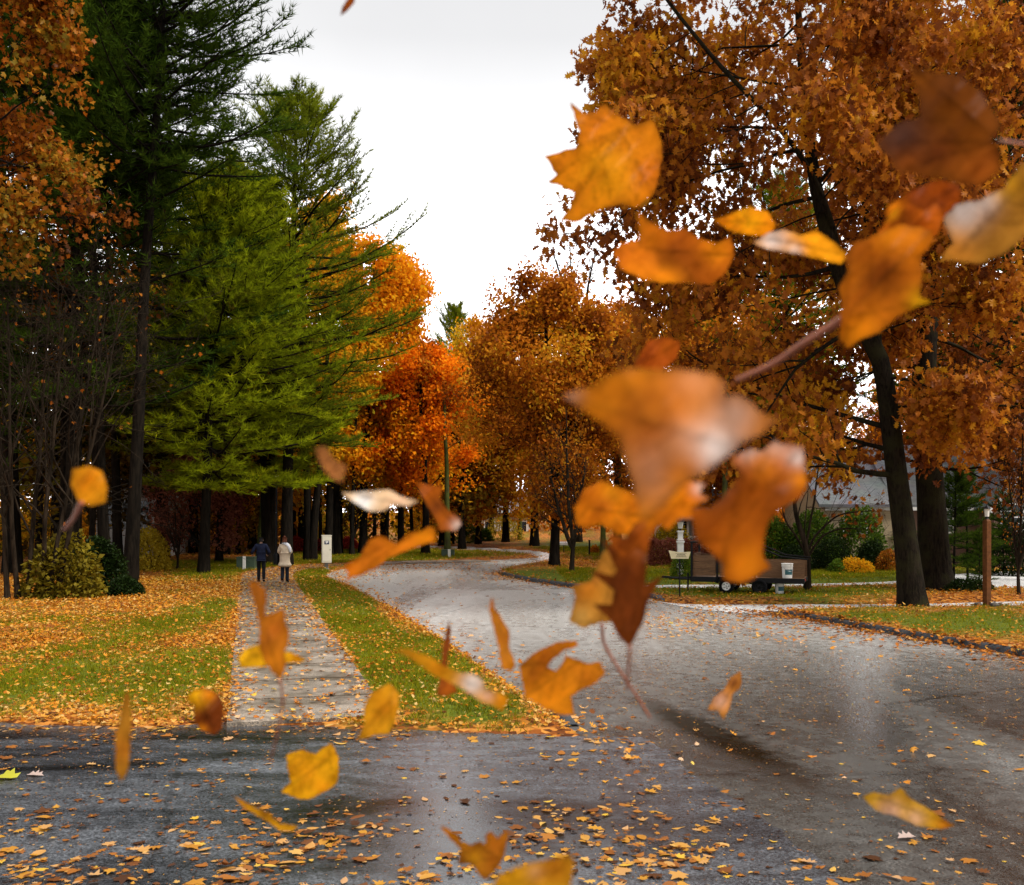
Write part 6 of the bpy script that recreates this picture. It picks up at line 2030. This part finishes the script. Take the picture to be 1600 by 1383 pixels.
flying_leaf('large dark veined orange leaf hanging point down in the oak', zA, [(1060, 600), (1130, 575), (1220, 540), (1310, 560), (1320, 590), (1275, 640), (1282, 700), (1270, 765), (1312, 785), (1260, 800), (1200, 830), (1150, 880), (1090, 900), (1050, 930), (1020, 890), (1030, 790), (1020, 740), (1050, 690), (1040, 640)],
            1.15, (.50, .14, .009), [(1170, 700, 90, DK, .65), (1120, 640, 40, BR, .6), (1280, 785, 40, YE, 1), (1080, 880, 60, OR, .8), (1250, 600, 60, OR, .7), (1180, 580, 50, OR, .7)], (.2, .25), .4, ([(1040, 830), (980, 870), (900, 920), (820, 975), (700, 1030)], 26))
flying_leaf('big dark brown leaf with its tip pointing up in the top corner', zA, [(1245, 45), (1320, 70), (1390, 75), (1460, 120), (1500, 180), (1530, 240), (1500, 275), (1528, 310), (1530, 370), (1480, 410), (1420, 420), (1360, 400), (1300, 390), (1200, 375), (1180, 330), (1140, 290), (1200, 230), (1280, 200), (1265, 120)],
            1.05, (.17, .048, .007), [(1220, 270, 80, (.10, .042, .030), .85), (1340, 320, 60, DK, .7), (1470, 370, 80, (.26, .06, .006), .8), (1240, 350, 50, (.26, .06, .006), .7)], (-.2, .2), .4, ([(1520, 280), (1600, 290), (1680, 300)], 10))
flying_leaf('small dark rust leaf tucked under the big dark brown leaf', zA, [(1180, 480), (1260, 430), (1330, 400), (1400, 420), (1400, 470), (1350, 520), (1310, 556), (1240, 545), (1185, 530), (1165, 505)], 1.3, (.26, .050, .006), [(1260, 500, 60, DK, .6), (1200, 500, 35, OR, .7)], (.3, .4), .4)
flying_leaf('tan leaf with toothed edge leaving the picture beside the oaks', zA, [(1330, 655), (1380, 600), (1350, 525), (1385, 480), (1450, 470), (1540, 430), (1590, 350), (1680, 330), (1700, 480), (1600, 580), (1540, 630), (1470, 662), (1400, 655)], 1.15, (.34, .150, .026), [(1410, 490, 60, WH, .8), (1480, 470, 40, WH, .5), (1560, 420, 50, YE, .4), (1390, 620, 60, BR, .3), (1480, 510, 50, DK, .35)], (-.3, .5), .45, serr=.035)
flying_leaf('dark red scrap of leaf just above the largest leaf', zI, [(990, 572), (1012, 532), (1040, 526), (1064, 534), (1058, 560), (1030, 582)], 1.5, (.36, .07, .009), [(1040, 540, 20, BR, .5)], (.5, .4), .3)
flying_leaf('largest leaf of all with a broad orange top and a pale folded wing', zD, [(45, 150), (150, 120), (250, 60), (330, 40), (430, 40), (560, 50), (650, 60), (700, 100), (700, 158), (760, 150), (830, 210), (910, 245), (850, 300), (760, 340), (690, 400), (610, 460), (560, 480), (520, 520), (450, 600), (370, 650), (340, 560), (330, 480), (300, 400), (270, 310), (190, 250), (110, 190)],
            .66, (.62, .195, .010), [(660, 360, 95, WH, .95), (740, 220, 100, (.36, .24, .19), .8), (420, 440, 130, (.52, .25, .14), .8), (540, 300, 80, PK, .35), (390, 190, 110, (.44, .13, .010), .6), (580, 80, 90, PK, .3), (80, 150, 40, PK, .7), (520, 470, 70, OR, .7)], (.2, -.3), .5)
flying_leaf('rumpled rust brown leaf with whitish lobes in front of the trailer', zD, [(560, 600), (640, 600), (700, 540), (760, 470), (720, 400), (800, 360), (850, 372), (900, 325), (930, 345), (1010, 350), (1015, 400), (1030, 490), (1000, 560), (930, 600), (880, 640), (860, 700), (850, 780), (880, 840), (830, 870), (760, 900), (690, 880), (690, 820), (640, 770), (580, 720)],
            .95, (.42, .105, .010), [(900, 350, 60, PK, .9), (990, 400, 40, WH, .7), (800, 370, 50, WH, .5), (850, 430, 60, OR, .8), (920, 540, 80, DK, .55), (1000, 480, 40, OR, .8), (640, 640, 70, BR, .6), (780, 820, 90, OR, .6), (640, 500, 50, WH, .6), (700, 590, 60, DK, .35)], (.2, .3), .5)
flying_leaf('orange lobed leaf peeping out under the largest leaf', zD, [(95, 600), (140, 520), (200, 490), (260, 510), (330, 540), (420, 580), (440, 640), (400, 680), (330, 712), (260, 702), (200, 660), (140, 680), (100, 660)], 1.3, (.60, .17, .009), [(190, 570, 45, BR, .6), (300, 640, 60, OR, .6), (250, 540, 40, YE, .3), (400, 650, 40, DK, .5)], (.2, .3), .4)
flying_leaf('dark chestnut oak leaf with its point down and a spur to one side', zD, [(205, 720), (290, 790), (345, 690), (400, 655), (388, 780), (380, 905), (450, 868), (395, 965), (370, 1060), (318, 1158), (275, 1120), (240, 1050), (170, 985), (245, 985), (255, 930), (150, 845), (250, 872), (265, 850)],
            1.1, (.16, .038, .008), [(350, 760, 50, BR, .5), (320, 1000, 90, DK, .6), (300, 900, 60, DK, .4)], (.4, .1), .4, ([(318, 1150), (312, 1250), (305, 1330)], 14), serr=.008)
flying_leaf('tan lobed leaf behind the dark chestnut leaf with a long curved stalk', zD, [(75, 1050), (100, 960), (90, 910), (160, 890), (215, 770), (270, 760), (290, 850), (255, 930), (250, 1000), (240, 1055), (190, 1060), (130, 1080)], 1.3, (.46, .20, .035), [(150, 930, 50, OR, .4), (120, 1040, 50, TA, .5)], (.2, .2), .4, ([(205, 1065), (215, 1140), (270, 1240), (330, 1330), (400, 1440)], 15))
flying_leaf('pale pinkish sliver of a leaf catching the light over the road bend', zE, [(160, 265), (220, 262), (290, 258), (370, 250), (430, 280), (510, 305), (470, 325), (400, 322), (340, 350), (280, 347), (220, 312)], 1.25, (.72, .50, .40), [(255, 305, 45, (.92, .90, .88), 1), (420, 300, 60, PK, .4)], (.2, 1.4), .3)
flying_leaf('dark brown twisted leaf with a pale tip over the street', zE, [(505, 210), (560, 230), (620, 230), (610, 290), (640, 340), (700, 380), (710, 410), (690, 440), (650, 440), (610, 440), (590, 390), (550, 320), (520, 270)], 1.45, (.34, .085, .010), [(590, 330, 45, DK, .7), (690, 415, 28, (.75, .55, .45), .9), (560, 240, 40, RD, .4)], (1.0, .3), .3)
flying_leaf('long orange lobed leaf slanting over the road bend', zE, [(165, 692), (190, 640), (170, 600), (240, 560), (280, 490), (330, 460), (360, 470), (410, 500), (470, 450), (520, 440), (570, 420), (590, 440), (590, 490), (540, 500), (490, 520), (430, 540), (380, 560), (330, 600), (260, 640), (210, 652)], 1.3, (.54, .15, .010), [(330, 510, 50, BR, .7), (260, 590, 50, BR, .5), (540, 470, 50, OR, .8), (190, 620, 30, RD, .5)], (.2, 1.0), .3)
flying_leaf('faint brown blurred leaf in front of the twin black trunks', zI, [(492, 700), (508, 697), (522, 718), (542, 728), (534, 754), (518, 748), (503, 728)], .9, (.34, .13, .05), [], (.5, .3), .3)
flying_leaf('round ochre leaf with a short brown stalk before the dark woods', zI, [(113, 733), (140, 728), (160, 737), (168, 762), (165, 785), (142, 791), (123, 783), (111, 758)], 1.15, (.62, .25, .012), [(135, 755, 18, OR, .5)], (.2, .2), .3, ([(128, 785), (116, 808), (100, 828)], 8), serr=.01)
flying_leaf('brown upright leaf with a bent top hanging over the sidewalk', zF, [(350, 105), (375, 85), (430, 125), (440, 180), (430, 260), (470, 250), (530, 220), (535, 290), (555, 350), (550, 400), (530, 440), (540, 500), (510, 590), (480, 560), (430, 500), (405, 440), (400, 300), (385, 230)], 1.15, (.42, .135, .014), [(390, 140, 50, (.34, .095, .012), .8), (480, 330, 50, BR, .6), (470, 480, 60, OR, .4)], (.5, .3), .4, ([(505, 585), (520, 690), (495, 850), (460, 990)], 14))
flying_leaf('bright yellow leaf hidden behind the brown upright leaf', zF, [(300, 470), (340, 430), (405, 405), (470, 430), (540, 445), (580, 455), (640, 485), (600, 500), (500, 505), (430, 520), (310, 527)], 1.4, (.74, .38, .012), [(590, 480, 40, OR, .7)], (.1, .4), .3)
flying_leaf('folded dark maroon leaf with one yellow lobe by the sidewalk edge', zF, [(25, 690), (70, 640), (130, 628), (200, 660), (225, 720), (215, 830), (180, 862), (110, 840), (75, 790), (75, 710)], 1.6, (.16, .035, .008), [(80, 670, 55, YE, 1), (110, 840, 30, OR, .8), (150, 660, 35, OR, .7), (170, 790, 50, DK, .5)], (.5, .2), .5)
flying_leaf('thin brown leaf seen edge on over the driveway', zI, [(195, 1080), (203, 1085), (205, 1130), (201, 1200), (190, 1222), (180, 1200), (180, 1150), (188, 1120)], 1.2, (.36, .15, .018), [(190, 1170, 20, BR, .4)], (2.5, .3), .2)
flying_leaf('ochre spoon shaped leaf over the end of the sidewalk', zF, [(930, 720), (970, 650), (1060, 600), (1110, 660), (1100, 750), (1060, 860), (1000, 862), (890, 890), (930, 810)], 1.35, (.62, .28, .014), [(1020, 720, 60, OR, .3)], (.3, .2), .3)
flying_leaf('flat golden maple leaf low over the wet driveway', zF, [(540, 960), (620, 935), (685, 960), (720, 930), (765, 905), (800, 970), (805, 1050), (790, 1110), (740, 1145), (650, 1190), (600, 1185), (510, 1150), (560, 1100), (545, 1040)], 1.75, (.68, .32, .010), [(720, 1130, 40, OR, .5), (640, 1060, 50, OR, .25)], (.2, .2), .3)
flying_leaf('curled yellow brown leaf below the flat golden one', zF, [(275, 1170), (330, 1200), (400, 1235), (450, 1252), (500, 1305), (600, 1320), (570, 1347), (510, 1345), (450, 1302), (380, 1262), (310, 1217)], 1.5, (.58, .26, .012), [(430, 1260, 30, DK, .7), (320, 1200, 40, BR, .4)], (.3, 1.2), .3)
flying_leaf('dark thin sliver of a leaf standing upright over the verge', zE, [(650, 845), (660, 900), (655, 980), (640, 1040), (655, 1110), (690, 1180), (640, 1200), (595, 1195), (612, 1110), (618, 1040), (622, 980), (637, 920)], 1.5, (.26, .060, .012), [(650, 900, 40, DK, .5), (640, 1170, 50, BR, .6)], (2.0, .2), .2)
flying_leaf('long yellow leaf with a white shine painted on it crossing the verge', zE, [(390, 985), (470, 982), (540, 1008), (620, 1058), (690, 1088), (760, 1098), (810, 1130), (820, 1170), (880, 1180), (925, 1210), (900, 1272), (850, 1242), (790, 1222), (740, 1182), (680, 1150), (600, 1112), (530, 1062), (450, 1012)], 1.15, (.62, .27, .014), [(760, 1140, 50, (.88, .78, .72), 1), (830, 1200, 30, PK, .8), (895, 1220, 35, OR, .8), (600, 1070, 50, OR, .5)], (.2, 1.0), .3)
flying_leaf('thin curved brown leaf like a blade over the wet road', zE, [(850, 735), (862, 790), (900, 850), (930, 900), (930, 980), (960, 1060), (940, 1087), (895, 1072), (880, 980), (860, 900), (835, 800)], 1.3, (.48, .17, .020), [(845, 780, 30, BR, .6), (900, 930, 35, BR, .4), (930, 1070, 30, OR, .5)], (1.6, .3), .3)
flying_leaf('crumpled orange leaf with a raised edge over the road', zE, [(975, 1060), (1060, 990), (1150, 950), (1240, 945), (1250, 970), (1180, 990), (1130, 1030), (1105, 1065), (1140, 1085), (1175, 1045), (1185, 1010), (1240, 1030), (1290, 1050), (1345, 1040), (1370, 1090), (1330, 1140), (1260, 1170), (1215, 1200), (1230, 1290), (1160, 1285), (1080, 1250), (1000, 1200), (990, 1130)],
            1.4, (.58, .19, .012), [(1090, 1010, 60, BR, .7), (1010, 1060, 50, DK, .5), (1240, 955, 40, OR, .8), (1150, 1200, 90, OR, .6), (1280, 1110, 50, BR, .5)], (.2, .4), .5)
flying_leaf('small curled pinkish brown leaf above the bare road', zG, [(715, 195), (718, 235), (712, 252), (690, 268), (680, 312), (660, 352), (645, 322), (610, 320), (630, 280), (662, 255), (682, 218)], 1.9, (.52, .20, .045), [(695, 235, 22, DK, .8), (650, 290, 25, PK, .7)], (.8, .4), .4)
flying_leaf('twisted yellow brown leaf with pinkish folds low over the road', zG, [(1095, 590), (1130, 575), (1180, 585), (1215, 562), (1240, 590), (1290, 620), (1350, 660), (1385, 682), (1340, 692), (1270, 682), (1210, 655), (1140, 635)], 1.6, (.52, .27, .018), [(1180, 640, 40, PK, .8), (1260, 660, 30, PK, .6), (1360, 680, 40, BR, .8), (1230, 590, 30, DK, .4)], (.3, .9), .4)
flying_leaf('brown oak leaf with pointed lobes rising at the bottom of the view', zH, [(230, 700), (300, 722), (370, 760), (410, 830), (480, 850), (540, 820), (590, 850), (595, 770), (640, 740), (690, 800), (745, 740), (775, 770), (750, 880), (730, 960), (690, 1020), (600, 1130), (540, 1080), (490, 1000), (370, 1000), (400, 890), (330, 820)],
            1.3, (.36, .125, .012), [(300, 760, 60, OR, .8), (680, 850, 80, BR, .5), (500, 950, 70, YE, .35), (390, 980, 40, DK, .6), (650, 980, 60, BR, .5)], (.3, .4), .4)
flying_leaf('blurred ochre leaf cut off by the bottom edge', zH, [(650, 1165), (700, 1080), (790, 1045), (900, 1000), (1000, 980), (1090, 960), (1200, 940), (1280, 930), (1280, 1040), (1260, 1165), (1265, 1280), (980, 1330), (700, 1300), (560, 1230)], .85, (.52, .24, .014), [(1150, 1030, 120, BR, .5), (800, 1100, 80, YE, .4), (980, 1060, 60, PK, .3)], (.2, .3), .3)
flying_leaf('dark leaf tip at the very top against the sky', zI, [(547, -8), (556, -20), (554, 4), (542, 18), (532, 25), (534, 12)], 1.5, (.14, .035, .010), [(546, 4, 8, RD, .5)], (.8, .3), .2, serr=.005)

flying_leaf('rust orange leaf wedged between the veined orange leaf and the dark brown one', zA, [(1190, 500), (1230, 470), (1290, 500), (1330, 470), (1350, 520), (1330, 575), (1280, 600), (1290, 640), (1240, 620), (1180, 640), (1170, 590), (1140, 570)], 1.25, (.48, .11, .008), [(1230, 540, 50, DK, .6), (1180, 500, 30, YE, .6)], (.3, .5), .5)
flying_leaf('orange leaf bridging the largest leaf and the rumpled rust leaf', zD, [(400, 600), (480, 540), (540, 490), (620, 500), (600, 540), (640, 560), (570, 600), (590, 640), (520, 640), (470, 690), (430, 660)], 1.0, (.58, .16, .009), [(520, 560, 50, OR, .6), (600, 520, 30, WH, .5), (450, 640, 40, DK, .4)], (.3, .5), .5)
flying_leaf('dark brown lobe curling over the chestnut leaf', zD, [(230, 700), (300, 720), (340, 660), (400, 640), (430, 600), (440, 660), (400, 720), (390, 780), (330, 760), (290, 800), (250, 760)], 1.05, (.28, .065, .008), [(400, 650, 40, OR, .5), (300, 740, 40, DK, .5)], (.3, .3), .5)

# two leaves that lie on the tarmac and stand out
def lying(label, u, v, size, tint, tm, mat, rz):
    g_ = G(u, v)
    V, Fa, ti = scatter(np.zeros((1, 3)), np.array([[math.cos(rz), math.sin(rz), .05]]), np.array([[.04, -.12, 1.0]]), np.array([size]), tm, np.array([tint]), np.array([-.1]))
    V[:, 2] -= V[:, 2].min()
    o = link('fallen_leaf', np_mesh('fallen_leaf', V, [Fa], tint=ti), mat)
    o.location = (g_[0], g_[1], .012)
    tag(o, label, 'leaf')
M['lime_leaf'] = leaf_mat('leaf_lime_yellow', [(.36, .34, .03), (.42, .39, .04)], .25, .04)
M['pale_leaf'] = leaf_mat('leaf_pale_pink', [(.40, .28, .23), (.44, .34, .30)], .25, .04)
lying('lime yellow leaf lying flat on the black tarmac near the frame edge', 26, 1219, .27, .5, T_MAPLE, M['lime_leaf'], 3.0)
lying('white leaf underside lying right beside the lime yellow leaf', 68, 1215, .20, .5, T_OAK, M['pale_leaf'], 2.9)
lying('pale pink leaf lying alone on the dark road', 1402, 1313, .18, .5, T_OAK, M['pale_leaf'], .3)

# ------------------------------------------------------------------ sky, sun, camera
SUN_EL, SUN_AZ = R(48), R(118)                # azimuth from the viewing direction towards the right, behind thin cloud
world = bpy.data.worlds.new('World')
scene.world = world
world.use_nodes = True
nt = world.node_tree
nt.nodes.clear()
wo = nt.nodes.new('ShaderNodeOutputWorld')
bg = nt.nodes.new('ShaderNodeBackground')
sky = nt.nodes.new('ShaderNodeTexSky')
sky.sky_type = 'NISHITA'
sky.sun_disc = False
sky.sun_elevation = SUN_EL
sky.sun_rotation = SUN_AZ
sky.dust_density = 5.0
hs = nt.nodes.new('ShaderNodeHueSaturation')
hs.inputs['Saturation'].default_value = 0.06
nt.links.new(sky.outputs['Color'], hs.inputs['Color'])
tc = nt.nodes.new('ShaderNodeTexCoord')
sx = nt.nodes.new('ShaderNodeSeparateXYZ')
nt.links.new(tc.outputs['Generated'], sx.inputs[0])
# overcast sheet: bright band above the horizon, vignette grey painted in above it, bright again overhead
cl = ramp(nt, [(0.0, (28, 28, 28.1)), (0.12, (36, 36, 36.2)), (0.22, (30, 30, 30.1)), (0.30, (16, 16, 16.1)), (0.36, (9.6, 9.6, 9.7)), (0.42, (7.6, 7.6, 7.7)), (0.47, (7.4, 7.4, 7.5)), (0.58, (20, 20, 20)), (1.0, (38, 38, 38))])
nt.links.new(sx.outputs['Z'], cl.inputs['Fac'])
cn = noise(nt, 2.2, 5, .55, tc.outputs['Generated'])
cr_ = ramp(nt, [(.3, (.94, .94, .945)), (.7, (1.05, 1.05, 1.05))])
nt.links.new(cn.outputs['Fac'], cr_.inputs['Fac'])
mul = nd(nt, 'ShaderNodeMix', data_type='RGBA', blend_type='MULTIPLY')
mul.inputs[0].default_value = 1
nt.links.new(cl.outputs['Color'], mul.inputs[6])
nt.links.new(cr_.outputs['Color'], mul.inputs[7])
# the cloud is thinner, so brighter, over the far end of the street
mry = nd(nt, 'ShaderNodeMapRange', interpolation_type='SMOOTHSTEP')
mry.inputs['From Min'].default_value = -.5
mry.inputs['From Max'].default_value = .95
mry.inputs['To Min'].default_value = .45
mry.inputs['To Max'].default_value = 1.22
nt.links.new(sx.outputs['Y'], mry.inputs['Value'])
mul2 = nd(nt, 'ShaderNodeMix', data_type='RGBA', blend_type='MULTIPLY')
mul2.inputs[0].default_value = 1
nt.links.new(mul.outputs[2], mul2.inputs[6])
nt.links.new(mry.outputs[0], mul2.inputs[7])
mix = nd(nt, 'ShaderNodeMix', data_type='RGBA')
mix.inputs[0].default_value = .92
nt.links.new(hs.outputs['Color'], mix.inputs[6])
nt.links.new(mul2.outputs[2], mix.inputs[7])
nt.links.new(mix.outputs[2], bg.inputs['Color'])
bg.inputs['Strength'].default_value = 0.1
nt.links.new(bg.outputs[0], wo.inputs['Surface'])

sun = bpy.data.lights.new('sun', 'SUN')
sun.energy = 4.5
sun.angle = R(14)
sun.color = (1.0, .95, .87)
so = bpy.data.objects.new('sun', sun)
COL.objects.link(so)
dv = Vector((math.sin(SUN_AZ) * math.cos(SUN_EL), math.cos(SUN_AZ) * math.cos(SUN_EL), math.sin(SUN_EL)))
so.rotation_euler = dv.to_track_quat('Z', 'Y').to_euler()

cam = bpy.data.cameras.new('camera')
cam.sensor_width = 36
cam.lens = 36 * F / 1600
cam.shift_y = (HZ - 691.5) / 1600
cam.clip_start = 0.05
cam.clip_end = 4000
cam.dof.use_dof = True
cam.dof.focus_distance = 22
cam.dof.aperture_fstop = 4.6
cam.dof.aperture_blades = 9
co = bpy.data.objects.new('camera', cam)
COL.objects.link(co)
co.location = (0, 0, CH)
co.rotation_euler = (R(90), 0, 0)
scene.camera = co

scene.view_settings.view_transform = 'Standard'
scene.view_settings.look = 'None'
scene.view_settings.exposure = 0
scene.view_settings.gamma = 1
scene.render.engine = 'CYCLES'
cy = scene.cycles
cy.max_bounces = 5
cy.diffuse_bounces = 3
cy.glossy_bounces = 2
cy.transmission_bounces = 3
cy.transparent_max_bounces = 4
cy.caustics_reflective = cy.caustics_refractive = False
cy.use_denoising = True
